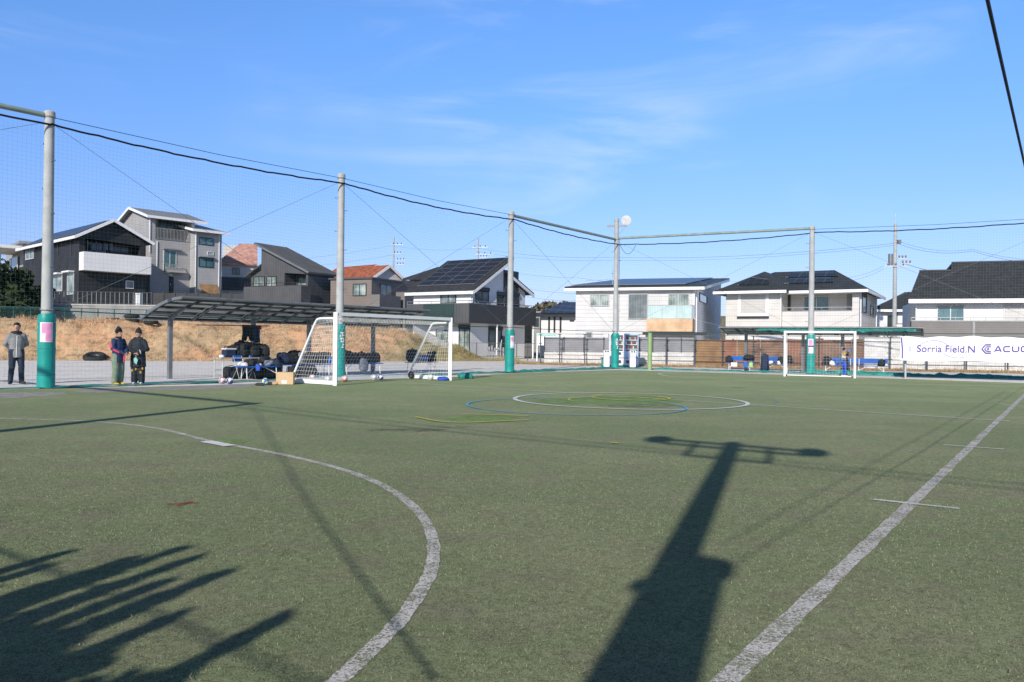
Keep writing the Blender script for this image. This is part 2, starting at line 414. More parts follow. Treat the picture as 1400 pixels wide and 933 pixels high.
def zy(nt, pos):
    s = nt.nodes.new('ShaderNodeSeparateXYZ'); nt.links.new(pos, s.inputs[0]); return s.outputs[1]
def turf_mat():
    m, nt, bs, pos, nor = base_mat('turf')
    big = noise_f(nt, pos, .30, 5, .65); mid = noise_f(nt, pos, 1.7, 5, .62); f1 = noise_f(nt, pos, 24, 4, .7); f2 = noise_f(nt, pos, 120, 3, .75)
    st = nt.nodes.new('ShaderNodeMapping'); st.inputs['Rotation'].default_value = (0, 0, rad(35)); st.inputs['Scale'].default_value = (.25, 2.2, 1); nt.links.new(pos, st.inputs[0])
    band = noise_f(nt, st.outputs[0], .6, 3)
    c = mixc(nt, ramp(nt, big, .40, .62), (.200, .245, .116), (.262, .286, .150))
    c = mixc(nt, math_node(nt, 'MULTIPLY', ramp(nt, mid, .42, .72), .6), c, (.225, .200, .140))
    c = mixc(nt, math_node(nt, 'MULTIPLY', ramp(nt, band, .45, .7), .35), c, (.168, .226, .086))
    grain = math_node(nt, 'ADD', math_node(nt, 'MULTIPLY', f1, .22), math_node(nt, 'ADD', math_node(nt, 'MULTIPLY', f2, .40), math_node(nt, 'MULTIPLY', noise_f(nt, pos, 260, 2, .6), .38)))
    c = mixc(nt, ramp(nt, zy(nt, pos), 4.0, 30.0), c, mixc(nt, 1.0, c, (1.50, 1.60, 1.50), 'MULTIPLY'))  # colour lightens with distance, standing in for light the far turf throws back
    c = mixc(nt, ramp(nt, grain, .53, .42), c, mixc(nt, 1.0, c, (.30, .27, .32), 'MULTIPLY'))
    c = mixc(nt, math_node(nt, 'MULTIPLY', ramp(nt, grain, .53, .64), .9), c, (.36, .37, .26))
    f3 = noise_f(nt, pos, 70, 2, .5)
    c = mixc(nt, math_node(nt, 'MULTIPLY', ramp(nt, f3, .66, .74), .6), c, (.16, .21, .08))
    nt.links.new(c, bs.inputs['Base Color']); bs.inputs['Roughness'].default_value = .95; bs.inputs['Specular IOR Level'].default_value = .03
    bs.inputs['Sheen Weight'].default_value = .06; bs.inputs['Sheen Roughness'].default_value = .5; bs.inputs['Sheen Tint'].default_value = (.8, .9, .65, 1)
    b = nt.nodes.new('ShaderNodeBump'); b.inputs['Strength'].default_value = .6; b.inputs['Distance'].default_value = .012
    nt.links.new(grain, b.inputs['Height']); nt.links.new(b.outputs[0], bs.inputs['Normal'])
    MATS['turf'] = m; return m
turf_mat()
def paint_mat(name, col, wear=.5, gaps=.0):   # painted or sewn-in line, worn down to the turf
    m, nt, bs, pos, nor = base_mat(name)
    f = noise_f(nt, pos, 60, 4, .75); g = noise_f(nt, pos, 3.5, 4, .6)
    k = math_node(nt, 'ADD', math_node(nt, 'MULTIPLY', f, .7), math_node(nt, 'MULTIPLY', g, .3))
    c = mixc(nt, ramp(nt, noise_f(nt, pos, 130, 2), .35, .6), tuple(x * .62 for x in col), col)
    nt.links.new(c, bs.inputs['Base Color']); bs.inputs['Roughness'].default_value = .9
    a = ramp(nt, k, wear - .08, wear + .08); nt.links.new(a, bs.inputs['Alpha'])
    MATS[name] = m; return m
paint_mat('line_white', (.70, .67, .63), .475); paint_mat('line_thin', (.78, .77, .74), .42); paint_mat('line_blue', (.14, .45, .78), .42); paint_mat('line_yellow', (.72, .66, .05), .41); paint_mat('line_red', (.40, .05, .04), .52)
paint_mat('line_bright', (.85, .84, .82), .38); paint_mat('line_faint', (.14, .45, .78), .52)
paint_mat('worn_pale', (.46, .44, .42), .46); paint_mat('worn_green', (.25, .38, .10), .46); paint_mat('worn_dark', (.06, .06, .05), .56)

# ================================================================== GROUND
g = MB(); g.poly([(-900, -300, -.06), (900, -300, -.06), (900, 1500, -.06), (-900, 1500, -.06)])
struct('ground', g, MATS['earth'])
g = MB(); n = 40
pts = [(-80, -14), (70, -14), (70, 75), (-80, 75)]
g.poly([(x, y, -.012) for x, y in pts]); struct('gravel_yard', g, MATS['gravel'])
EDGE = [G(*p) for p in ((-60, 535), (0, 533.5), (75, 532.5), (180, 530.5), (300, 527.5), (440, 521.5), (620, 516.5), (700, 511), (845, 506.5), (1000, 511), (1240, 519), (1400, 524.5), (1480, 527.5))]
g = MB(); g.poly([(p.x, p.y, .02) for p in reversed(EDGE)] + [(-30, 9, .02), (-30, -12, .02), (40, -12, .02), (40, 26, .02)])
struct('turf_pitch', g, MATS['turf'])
TZ = .024
def smoothline(P, k=6):                    # Catmull-Rom
    P = [Vector(p) for p in P]; out = []
    Q = [P[0] * 2 - P[1]] + P + [P[-1] * 2 - P[-2]]
    for i in range(1, len(Q) - 2):
        for j in range(k):
            t = j / k; a, b, c, d = Q[i - 1], Q[i], Q[i + 1], Q[i + 2]
            out.append(.5 * ((2 * b) + (c - a) * t + (2 * a - 5 * b + 4 * c - d) * t * t + (3 * b - a - 3 * c + d) * t ** 3))
    return out + [P[-1]]
def ribbon(mb, P, w, z=TZ, wob=.0):
    L = []
    for i, p in enumerate(P):
        d = (P[min(i + 1, len(P) - 1)] - P[max(i - 1, 0)]); d = Vector((d.x, d.y, 0)).normalized(); nrm = Vector((-d.y, d.x, 0))
        ww = w / 2 * (1 + random.uniform(-wob, wob)); L.append((p + nrm * ww, p - nrm * ww))
    for (a, b), (c, d) in zip(L, L[1:]):
        mb.poly([(b.x, b.y, z), (d.x, d.y, z), (c.x, c.y, z), (a.x, a.y, z)])
def sub(a, b, n):
    return [a.lerp(b, i / n) for i in range(n + 1)]
def circ(c, r, a0=0, a1=360, n=72):
    return [Vector((c[0] + r * math.cos(rad(a0 + (a1 - a0) * i / n)), c[1] + r * math.sin(rad(a0 + (a1 - a0) * i / n)), 0)) for i in range(n + 1)]
def mark(name, m, *lines, z=TZ, wob=.12):
    g = MB()
    for P, w in lines: ribbon(g, P, w, z, wob)
    return struct(name, g, MATS[m])
arc = [(-60, 573), (0, 574), (130, 578.5), (215, 588), (290, 606), (375, 622), (455, 641), (515, 663), (555, 688), (580, 714), (592, 745), (590, 783), (575, 813), (551, 850), (519, 884), (487, 915), (466, 935), (440, 956)]
mark('penalty_arc', 'line_white', (smoothline([G(*p) for p in arc], 14), .083))
tl0, tl1 = G(998, 933), G(1400, 542); td = (tl1 - tl0).normalized()
mark('touchline', 'line_white', (sub(tl0 - td * 6, tl1 + td * 16, 320), .10))
mark('touchline_tick', 'line_thin', (sub(G(1194, 687), G(1312, 700), 6), .06), (sub(G(1290, 611), G(1372, 617), 6), .06), (sub(G(1362, 553), G(1385, 556), 4), .06), z=.028)
mark('halfway_line', 'line_thin', (sub(G(560, 524.7), G(1380, 578), 40), .07), z=.028)
mark('far_arc', 'line_thin', (smoothline([G(*p) for p in ((935, 509.5), (905, 511), (903, 513), (925, 516), (1010, 519.5), (1120, 523.5), (1240, 526.5), (1372, 529))]), .09), (sub(G(700, 517), G(860, 508.6), 12), .07))
mark('white_circle', 'line_bright', (circ((2.80, 19.15), 2.72), .105), (sub(G(281, 606.5), G(315, 613), 4), .17), z=.032)
mark('blue_circle', 'line_blue', (circ((1.38, 17.25), 2.32), .055), z=.036)
mark('faint_blue_circle', 'line_faint', (circ((3.5, 20.1), 2.98, 150, 395), .04), z=.038)
mark('yellow_mark', 'line_yellow', (smoothline([G(*p) for p in ((568, 573), (600, 579), (640, 580.5), (722, 577))]), .06), (smoothline([G(*p) for p in ((632, 569), (680, 570), (722, 571.5))]), .05),
     (circ((2.95, 19.9), .95), .07), (circ((2.6, 18.9), 1.25, 20, 200), .05), (sub(G(835, 609), G(845, 609.5), 2), .08), z=.040)
mark('red_mark', 'line_red', (sub(G(228, 694), G(270, 692), 4), .05), (sub(G(240, 696.5), G(262, 690), 4), .05), z=.028)
def patch(name, m, cells, z=.0225):
    g = MB()
    for (px, py, rx, ry) in cells:
        c = G(px, py); ex = G(px + rx, py) - c; ey = G(px, py - ry) - c; P = []
        for k in range(26):
            t = 2 * math.pi * k / 26; w = 1 + random.uniform(-.28, .22)
            q = c + ex * (math.cos(t) * w) + ey * (math.sin(t) * w); P.append((q.x, q.y, z))
        g.poly(P); z += .0001
    return struct(name, g, MATS[m])
patch('worn_pale_turf', 'worn_pale', [(30, 541, 48, 3), (65, 539.5, 26, 2), (130, 536, 26, 2.2), (165, 535, 40, 2.5), (240, 532.5, 60, 2.4), (300, 530, 45, 1.8), (20, 544, 22, 1.6), (340, 527.5, 40, 1.4)])
patch('green_turf_patch', 'worn_green', [(318, 606, 24, 3.5), (660, 574, 50, 4), (852, 548, 62, 6.5), (770, 550, 40, 4), (905, 549, 30, 4)], .0232)
patch('dark_turf_patch', 'worn_dark', [(560, 590, 60, 3), (620, 585.5, 22, 1.6), (880, 556, 50, 3), (1010, 531, 14, .8)], .0215)

# straws and bits blown over the turf
g = MB()
for i in range(120):
    px = random.uniform(0, 1400); py = 933 - (random.random() ** 1.7) * 330
    c = G(px, py); a = random.uniform(0, 6.28); L = random.uniform(.012, .05); b = a + random.uniform(-.7, .7)
    p1 = c + Vector((math.cos(a), math.sin(a), 0)) * L; p2 = p1 + Vector((math.cos(b), math.sin(b), 0)) * L * .8
    ribbon(g, [c, p1, p2], random.uniform(.002, .004), random.uniform(.032, .04))
o = g.build('dry_straw', mat('straw', (.40, .34, .23), .9)); tag(o, 'pale straws and litter scattered over the green turf', 'straw', kind='stuff')

# short upright fibres of the turf close to the camera
def fibre_mat():
    m, nt, bs, pos, nor = base_mat('turf_fibre')
    gi = nt.nodes.new('ShaderNodeNewGeometry'); c = mixc(nt, math_node(nt, 'POWER', gi.outputs['Random Per Island'], 1.6), (.070, .088, .046), (.40, .43, .25))
    c = mixc(nt, ramp(nt, noise_f(nt, pos, 1.7, 5, .62), .45, .75), c, (.17, .155, .115))
    nt.links.new(c, bs.inputs['Base Color']); bs.inputs['Roughness'].default_value = .7; bs.inputs['Specular IOR Level'].default_value = .2
    return m
FIBRE = fibre_mat()
import numpy as np
rng = np.random.default_rng(3); nb = 240000
d = np.sqrt(rng.uniform(2.9 ** 2, 10.5 ** 2, nb)) ; keep = rng.random(nb) < np.clip((10.5 - d) / 6.5, 0, 1) * .75; d = d[keep]; nb = len(d)
x = (rng.random(nb) * 1.34 - .67) * d
a = rng.random(nb) * 6.283; h = rng.uniform(.006, .014, nb); w = rng.uniform(.0010, .0018, nb) * (d / 3.2) ** .7; lx = rng.normal(0, .006, nb); ly = rng.normal(0, .006, nb)
co = np.zeros((nb, 3, 3)); co[:, :, 0] = x[:, None]; co[:, :, 1] = d[:, None]; co[:, :, 2] = .0195
co[:, 0, 0] -= np.cos(a) * w; co[:, 0, 1] -= np.sin(a) * w; co[:, 1, 0] += np.cos(a) * w; co[:, 1, 1] += np.sin(a) * w
co[:, 2, 0] += lx; co[:, 2, 1] += ly; co[:, 2, 2] += h
me = bpy.data.meshes.new('turf_fibre'); me.vertices.add(nb * 3); me.loops.add(nb * 3); me.polygons.add(nb)
me.vertices.foreach_set('co', co.ravel()); me.loops.foreach_set('vertex_index', np.arange(nb * 3)); me.polygons.foreach_set('loop_start', np.arange(0, nb * 3, 3)); me.polygons.foreach_set('loop_total', np.full(nb, 3)); me.update(); me.validate()
me.materials.append(FIBRE); o = bpy.data.objects.new('turf_fibre', me); C.objects.link(o); tag(o, 'short worn synthetic grass fibres of the pitch near the camera', 'grass', kind='stuff')

# ------------------------------------------------------------------ the dry bank and its plateau
BASE = [Vector(p) for p in ((-95, 33, 0), (-29.2, 46, 0), (-18.2, 50, 0), (-10, 54, 0), (-3.2, 58, 0), (1.0, 60.5, 0))]
def bank_pt(i, t):
    i = max(0, min(len(BASE) - 1.0001, i)); k = int(i); return BASE[k].lerp(BASE[k + 1], i - k)
def bank_h(x): return 2.5 * max(0, min(1, (-.6 - x) / 6.6)) ** .8
def bank_xyz(u, t):                          # u along the base 0..5, t up the slope 0..1
    p = bank_pt(u, 0); k = int(min(u, 4.999)); d = (BASE[k + 1] - BASE[k]).normalized(); nb_ = Vector((-.42, .9, 0))
    q = p + nb_ * (t * 6.5); s = min(1, t * 1.15); s = s * s * (3 - 2 * s)
    nz = noise.noise(Vector((q.x * .35, q.y * .35, 0))) * .75 + noise.noise(Vector((q.x * 1.1, q.y * 1.1, 5))) * .30 + noise.noise(Vector((q.x * 2.7, q.y * 2.7, 8))) * .12
    return Vector((q.x, q.y, bank_h(p.x) * s + nz * math.sin(math.pi * min(1, t)) * min(1, bank_h(p.x)) - .02))
g = MB(); NU, NT = 260, 26
P = [bank_xyz(5 * i / NU, j / NT) for i in range(NU + 1) for j in range(NT + 1)]
g.add(P, [(i * (NT + 1) + j, (i + 1) * (NT + 1) + j, (i + 1) * (NT + 1) + j + 1, i * (NT + 1) + j + 1) for i in range(NU) for j in range(NT)])
struct('grass_bank', g, MATS['dry_bank'], True)
g = MB()
top = [bank_xyz(5 * i / NU, 1) for i in range(0, NU + 1)]; top = [p for p in top if p.x < -9.2]
g.poly([(p.x, p.y - .05, 2.46) for p in top] + [(-9.4, 68, 2.46), (-9.4, 160, 2.46), (-140, 160, 2.46), (-140, 48, 2.46)]); struct('plateau', g, MATS['earth'])
g = MB()
for i in range(48000):
    u = random.uniform(.7, 5); t = random.random() ** 1.1; p = bank_xyz(u, t)
    if bank_h(p.x) < .15: continue
    nzv = noise.noise(Vector((p.x * .5, p.y * .5, 9)))
    if nzv < -.15 and random.random() < .7: continue
    h = random.uniform(.05, .17) * (1 + nzv); a = random.uniform(0, 6.28); w = random.uniform(.007, .018)
    e = Vector((math.cos(a), math.sin(a), 0)) * w; tip = p + Vector((random.gauss(0, .06), random.gauss(0, .06), h))
    g.poly([p - e, p + e, tip])
o = g.build('dry_grass', MATS['dry_blade']); tag(o, 'dry straw coloured grass covering the bank behind the shelter', 'grass', kind='stuff')
g = MB()                                     # taller tufts, ragged top edge
for i in range(900):
    u = random.uniform(.8, 4.9); t = random.choice((random.uniform(.9, 1), random.random())); p = bank_xyz(u, t)
    if bank_h(p.x) < .3 or noise.noise(p * .4) < -.12: continue
    for k in range(16):
        q_ = p + Vector((random.gauss(0, .12), random.gauss(0, .1), -.03)); a = random.uniform(0, 6.28); e = Vector((math.cos(a), math.sin(a), 0)) * .012
        g.poly([q_ - e, q_ + e, q_ + Vector((random.gauss(0, .12), random.gauss(0, .12), random.uniform(.15, .42)))])
o = g.build('grass_tuft', MATS['dry_blade']); tag(o, 'ragged taller tufts of dry grass on the bank and its top edge', 'grass', kind='stuff')
def bank_find(px, py, t0, t1):               # spot on the bank surface seen in that direction
    best = None
    for i in range(160):
        for j in range(24):
            p = bank_xyz(.6 + 3.2 * i / 160, t0 + (t1 - t0) * j / 23); v = RC.transposed() @ (p - CAM); d_ = abs(700 - v.x / v.z * F - px) + abs(466.5 + v.y / v.z * F - py)
            if best is None or d_ < best[0]: best = (d_, p)
    return best[1]
# dry strip along the back fence
BW0, BW1 = V(700, 470, 53.5), V(1480, 470, 46.0); BW0.z = BW1.z = 0; bwd = (BW1 - BW0).normalized(); bwn = Vector((bwd.y, -bwd.x, 0))
g = MB(); n = 60; A = []; B = []
for i in range(n + 1):
    p = BW0.lerp(BW1, i / n); A.append(p + bwn * (1.5 + random.uniform(-.35, .35)) + Vector((0, 0, .0))); B.append(p - bwn * .4 + Vector((0, 0, .12)))
for i in range(n): g.poly([A[i], A[i + 1], B[i + 1], B[i]])
struct('dry_verge', g, MATS['dry_strip'])
g = MB()
for i in range(7000):
    p = BW0.lerp(BW1, random.random()) + bwn * random.uniform(.05, 1.7); h = random.uniform(.06, .28); a = random.uniform(0, 6.28)
    if noise.noise(p * .8) < -.1: h *= .5
    e = Vector((math.cos(a), math.sin(a), 0)) * .02; g.poly([p - e, p + e, p + Vector((random.gauss(0, .07), random.gauss(0, .07), h))])
o = g.build('verge_grass', MATS['dry_strip']); tag(o, 'dry yellow grass strip at the foot of the back fence', 'grass', kind='stuff')
# ================================================================== HOUSES
class House:
    def __init__(s, name, label, cpx, depth, yaw, base, cat='house'):
        p = V(cpx, 470, depth); s.O = Vector((p.x, p.y, 0)); y = rad(yaw); s.base = base
        s.a = Vector((math.cos(y), math.sin(y), 0)); s.b = Vector((-math.sin(y), math.cos(y), 0))
        s.front = Face(s.O, s.a); s.side = Face(s.O, s.b)
        s.t = thing(name, label, cat, (s.O.x, s.O.y, base))
    def L(s, a, b, z): return s.O + s.a * a + s.b * b + Vector((0, 0, z))
    def block(s, mb, a0, a1, b0, b1, z0, z1):
        return mb.prism([s.L(a0, b0, z0), s.L(a1, b0, z0), s.L(a1, b1, z0), s.L(a0, b1, z0)], (0, 0, z1 - z0))
    def pa(s, mb, prof, b0, b1):            # profile in (a, z), run back along b
        return mb.prism([s.L(a, b0, z) for a, z in prof], s.b * (b1 - b0))
    def pb(s, mb, prof, a0, a1):            # profile in (b, z), run along a
        return mb.prism([s.L(a0, b, z) for b, z in prof], s.a * (a1 - a0))
    def part(s, name, mb, m, parent=None, label=None): return mb.build(name, MATS[m] if isinstance(m, str) else m, parent or s.t, label=label)
    def at(s, b=0.0): return Face(s.O + s.b * b, s.a)       # plane parallel to the front, b further back
    def sat(s, a=0.0): return Face(s.O + s.a * a, s.b)
def solar(h, p00, p10, p11, p01, nu, nv, lift=.09, th=.04, parent=None):
    p = [Vector(q) for q in (p00, p10, p11, p01)]; nrm = (p[1] - p[0]).cross(p[3] - p[0]).normalized()
    if nrm.z < 0: nrm = -nrm
    p = [q + nrm * lift for q in p]; mb = MB(); mb.slab(p, th, (p[0], p[1] - p[0], p[3] - p[0], nu, nv))
    return h.part('solar_panel', mb, SOLAR, parent)
def quad_at(p00, p10, p11, p01, u0, u1, v0, v1):
    p00, p10, p11, p01 = (Vector(q) for q in (p00, p10, p11, p01))
    f = lambda u, v: (p00.lerp(p10, u)).lerp(p01.lerp(p11, u), v)
    return f(u0, v0), f(u1, v0), f(u1, v1), f(u0, v1)
def door(h, fc, rc, m='trim_black'):
    d = MB(); fc.box(d, *rc, -.02, .05); ob = h.part('door', d, m)
    k = MB(); fc.box(k, rc[0] + .1, rc[0] + .15, (rc[2] + rc[3]) / 2 - .15, (rc[2] + rc[3]) / 2 + .15, .05, .11); h.part('handle', k, 'steel_galv', ob)
def pipe(h, fc, px, y0, y1, m='white_paint', o=.08):
    a, z1 = fc.hit(px, y0); z0 = fc.hit(px, y1)[1]; p = MB(); p.tube([fc.P(a, z0, o), fc.P(a, z1, o)], .045, 6); h.part('downpipe', p, m)
def railing(h, mb, p, q, z0, z1, step=.14, r=.018):
    p, q = Vector(p), Vector(q); n = max(2, int((q - p).length / step))
    for i in range(n + 1):
        c = p.lerp(q, i / n); mb.bar((c.x, c.y, z0), (c.x, c.y, z1), r * 1.4)
    mb.bar((p.x, p.y, z1), (q.x, q.y, z1), .05); mb.bar((p.x, p.y, z0), (q.x, q.y, z0), .04)

# ---- black gabled house with the white balcony
h = House('black_house', 'black clad gabled house with a long white balcony, at the left', 106.5, 70, 47, 4.2)
f, s = h.front, h.side
W_ = f.X(199, 370); LB = s.X(32, 350); ze0 = f.hit(106.5, 322)[1]; ap = f.hit(151.5, 303.5); ze1 = f.hit(194, 331)[1]
bz0, bz1 = f.hit(107, 370)[1], f.hit(107, 345)[1]; rz = f.hit(150, 328)[1]
aw = ap[0] * (W_ / f.X(197, 340))
w = MB(); h.pa(w, [(0, 4.2), (W_, 4.2), (W_, ze1), (aw, ap[1]), (0, ze0)], 1.5, LB)
h.block(w, 0, W_, 0, 1.5, 4.2, bz0 + .1)
h.block(w, 0, .5, 0, 1.5, bz0 + .1, rz); h.block(w, W_ - .45, W_, 0, 1.5, bz0 + .1, rz - .35)
h.pa(w, [(0, rz), (W_, rz - .35), (W_, ze1), (aw, ap[1]), (0, ze0)], 0, 1.5)
wall = h.part('wall', w, 'black_cladding')
r = MB(); ov = .55
def rl(a, b): return h.L(a, b, 0)
sl0 = (ap[1] - ze0) / aw; sl1 = (ap[1] - ze1) / (W_ - aw)
A0 = [h.L(-ov, -ov, ze0 - sl0 * ov + .2), h.L(aw, -ov, ap[1] + .2), h.L(aw, LB + ov, ap[1] + .2), h.L(-ov, LB + ov, ze0 - sl0 * ov + .2)]
A1 = [h.L(aw, -ov, ap[1] + .2), h.L(W_ + ov, -ov, ze1 - sl1 * ov + .2), h.L(W_ + ov, LB + ov, ze1 - sl1 * ov + .2), h.L(aw, LB + ov, ap[1] + .2)]
r.slab(A0, .14); r.slab(A1, .14); roof = h.part('roof', r, 'roof_slate')
fa = MB(); dz = Vector((0, 0, -.10))
for p, q in ((A0[0], A0[1]), (A1[0], A1[1]), (A0[3], A0[0])): fa.bar(p + dz - h.b * .03, q + dz - h.b * .03, .06, .26)
h.part('fascia', fa, 'white_paint', roof)
solar(h, *quad_at(A0[0], A0[1], A0[2], A0[3], .12, .92, .06, .9)[0:1], *quad_at(A0[0], A0[1], A0[2], A0[3], .12, .92, .06, .9)[1:], 3, 6, parent=roof)
b = MB(); h.block(b, .0, W_ + .05, -1.1, -1.0, bz0, bz1); h.block(b, 0, .1, -1.0, -.003, bz0, bz1); h.block(b, W_ - .05, W_ + .05, -1.0, -.003, bz0, bz1); h.block(b, .1, W_ - .05, -1.0, -.003, bz0, bz0 + .12)
bal = h.part('balcony', b, 'white_wall')
fr = h.at(1.5)
window(h.t, fr, fr.rect(120, 330, 143, 345), 'frame_white', 'dark_glass', 2)
window(h.t, fr, fr.rect(150, 330, 178, 345), 'frame_dark', 'dark_glass', 2)
cl = MB()
for px in (122, 128, 131, 139, 146): 
    rc = fr.rect(px, 334, px + 5, 343); fr.box(cl, *rc, .6, .64)
h.part('laundry', cl, 'bag_grey')
window(h.t, f, f.rect(172.5, 385, 181.5, 394), 'frame_white', 'grey_glass', 1)
window(h.t, s, s.rect(36, 337, 46, 354), 'frame_white', 'curtain_glass', 2)
for x0, x1, y0, y1 in ((74, 85, 377, 398), (93, 101, 374, 402)):
    window(h.t, s, s.rect(x0, y0, x1, y1), 'frame_white', 'curtain_glass', 1)
    q = MB(); rc = s.rect(x0 - 1, y0 - 3, x1 + 1, y0 - 1); s.box(q, *rc, 0.02, .5); h.part('awning', q, 'white_paint')
for x in (79, 97): 
    rc = s.rect(x, 330, x + 1, 349); q = MB(); s.box(q, *rc, -.02, .04); h.part('window_slit', q, 'frame_dark')

# ---- three storey grey house
h = House('grey_house', 'tall three storey grey sided house with third floor balcony behind the black house', 204, 80, 46, 4.2)
f, s = h.front, h.side
tb = s.X(166.6, 310); zt = s.hit(167, 306)[1]; apx = s.hit(183, 286.5); zf = s.hit(204, 297)[1]
s1 = f.X(266, 330); s2 = f.X(303, 340); zfl = f.hit(212, 327)[1]
w = MB(); h.pb(w, [(1.6, 4.2), (tb, 4.2), (tb, zt), (apx[0], apx[1]), (1.6, zf + (apx[1] - zf) * 1.6 / apx[0])], 0, s1)
h.block(w, 0, s1, 0, 1.6, 4.2, zfl); h.block(w, 0, .45, 0, 1.6, zfl, zf)
h.part('wall', w, 'grey_siding_light')
r = MB(); slf = (apx[1] - zf) / apx[0]; slb = (apx[1] - zt) / (tb - apx[0])
R0 = [h.L(-.5, -.5, zf - slf * .5 + .18), h.L(s1 + 1.2, -.5, zf - slf * .5 + .18), h.L(s1 + 1.2, apx[0], apx[1] + .18), h.L(-.5, apx[0], apx[1] + .18)]
R1 = [h.L(-.5, apx[0], apx[1] + .18), h.L(s1 + 1.2, apx[0], apx[1] + .18), h.L(s1 + 1.2, tb + .5, zt - slb * .5 + .18), h.L(-.5, tb + .5, zt - slb * .5 + .18)]
r.slab(R0, .14); r.slab(R1, .14); roof = h.part('roof', r, 'roof_grey')
fa = MB(); dz = Vector((0, 0, -.1))
for p, q in ((R0[0], R0[3]), (R1[0], R1[3]), (R0[0], R0[1])): fa.bar(p + dz - h.a * .03, q + dz - h.a * .03, .06, .26)
h.part('fascia', fa, 'white_paint', roof)
q = MB(); h.block(q, s1 - .3, s1, 0, 1.6, zfl, zf); h.part('balcony_post', q, 'white_wall')
q = MB(); zr = f.hit(212, 311.5)[1]; railing(h, q, h.L(.5, -.05, 0), h.L(s1 - .35, -.05, 0), zfl + .05, zr); h.part('railing', q, 'trim_grey')
fr = h.at(1.6); window(h.t, fr, fr.rect(217, 303, 247, 324), 'frame_dark', 'dark_glass', 3)
window(h.t, f, f.rect(224, 343, 240, 373), 'frame_white', 'teal_glass', 2)
q = MB(); a0, a1, z0, z1 = f.rect(222, 362, 246, 374); railing(h, q, f.P(a0, 0, .35), f.P(a1, 0, .35), z0, z1); h.part('railing', q, 'trim_grey')
q = MB(); rc = f.rect(222, 340, 246, 342); f.box(q, *rc, 0.01, .4); h.part('awning', q, 'trim_grey')
door(h, f, f.rect(231, 378, 237, 401)); q = MB(); a0, a1, z0, z1 = f.rect(226, 366, 252, 378); q.slab([f.P(a0, z1, 0.02), f.P(a1, z1, .02), f.P(a1, z0 + .35, .6), f.P(a0, z0 + .35, .6)], .06); h.part('porch_roof', q, 'trim_grey')
for px, y0, y1 in ((204.5, 297, 345), (214.5, 330, 364)): pipe(h, f, px, y0, y1)
fw = h.at(-1.2)
s1w, s2w = fw.X(267, 350), fw.X(303, 350); zwe = fw.hit(285, 317.5)[1]; zwb = zwe + 1.5
w = MB(); h.pb(w, [(-1.2, 4.2), (6, 4.2), (6, zwb), (-1.2, zwe)], s1w, s2w); wing = h.part('wing_wall', w, 'grey_siding')
sw = (zwb - zwe) / 7.2
R2 = [h.L(s1w - .55, -1.9, zwe - sw * .7 + .2), h.L(s2w + .5, -1.9, zwe - sw * .7 + .2), h.L(s2w + .5, 6.3, zwb + .25), h.L(s1w - .55, 6.3, zwb + .25)]
r = MB(); r.slab(R2, .14); rw = h.part('wing_roof', r, 'roof_grey')
fa = MB()
for p, q in ((R2[0], R2[3]), (R2[0], R2[1])): fa.bar(p + dz - h.a * .03 - h.b * .03, q + dz - h.a * .03 - h.b * .03, .06, .24)
h.part('fascia', fa, 'white_paint', rw)
window(h.t, fw, fw.rect(272, 326, 291, 334.5), 'frame_dark', 'teal_glass', 2); window(h.t, fw, fw.rect(272, 353, 291, 365), 'frame_dark', 'teal_glass', 2); window(h.t, fw, fw.rect(284, 345, 291, 348.5), 'frame_white', 'curtain_glass', 1)
q = MB(); rc = fw.rect(271, 351, 292, 352.3); fw.box(q, *rc, .01, .35); h.part('awning', q, 'trim_grey')
q = MB(); a0, a1, z0, z1 = fw.rect(272, 389, 297, 404); q.slab([fw.P(a0, z1, .02), fw.P(a1, z1, .02), fw.P(a1, z0, .9), fw.P(a0, z0, .9)], .05); h.part('porch_roof', q, 'fence_tan')
for px in (267.5, 299.5): pipe(h, fw, px, 318, 403)

# ---- pink roofed house far behind
h = House('pink_roof_house', 'cream house with a pink tiled roof between the grey and the dark house', 357, 95, 18, 2.5)
f = h.front; a0 = f.X(303, 365); a1 = f.X(352, 365); ze = f.hit(330, 360)[1]; zr = f.at_z if False else f.hit(330, 341)[1] + 1.2
w = MB(); h.pb(w, [(0, 2.5), (9, 2.5), (9, ze), (4.5, zr - .3), (0, ze)], a0, a1); h.part('wall', w, 'cream_wall')
r = MB(); r.slab([h.L(a0 - .5, -.6, ze - .1), h.L(a1, -.6, ze - .1), h.L(a1, 4.5, zr), h.L(a0 + 1.9, 4.5, zr)], .2); r.slab([h.L(a0 + 1.9, 4.5, zr), h.L(a1, 4.5, zr), h.L(a1, 9.6, ze - .1), h.L(a0 - .5, 9.6, ze - .1)], .2)
r.slab([h.L(a0 - .5, -.6, ze - .1), h.L(a0 + 1.9, 4.5, zr), h.L(a0 + 1.9, 4.52, zr), h.L(a0 - .5, 9.6, ze - .1)], .1)
h.part('roof', r, 'roof_pink'); window(h.t, f, f.rect(318, 367, 327, 375), 'frame_dark', 'dark_glass', 2)
fw = h.at(-2.5); x0, x1 = fw.X(300), fw.X(341); z1 = fw.hit(320, 396)[1]; w = MB(); h.block(w, x0, x1, -2.5, -.02, 2.5, z1); h.part('annex_wall', w, 'white_siding')
r = MB(); r.slab([h.L(x0 - .3, -3.0, z1), h.L(x1 + .3, -3.0, z1), h.L(x1 + .3, -.1, fw.hit(320, 377)[1]), h.L(x0 - .3, -.1, fw.hit(320, 377)[1])], .12); h.part('annex_roof', r, 'roof_metal')

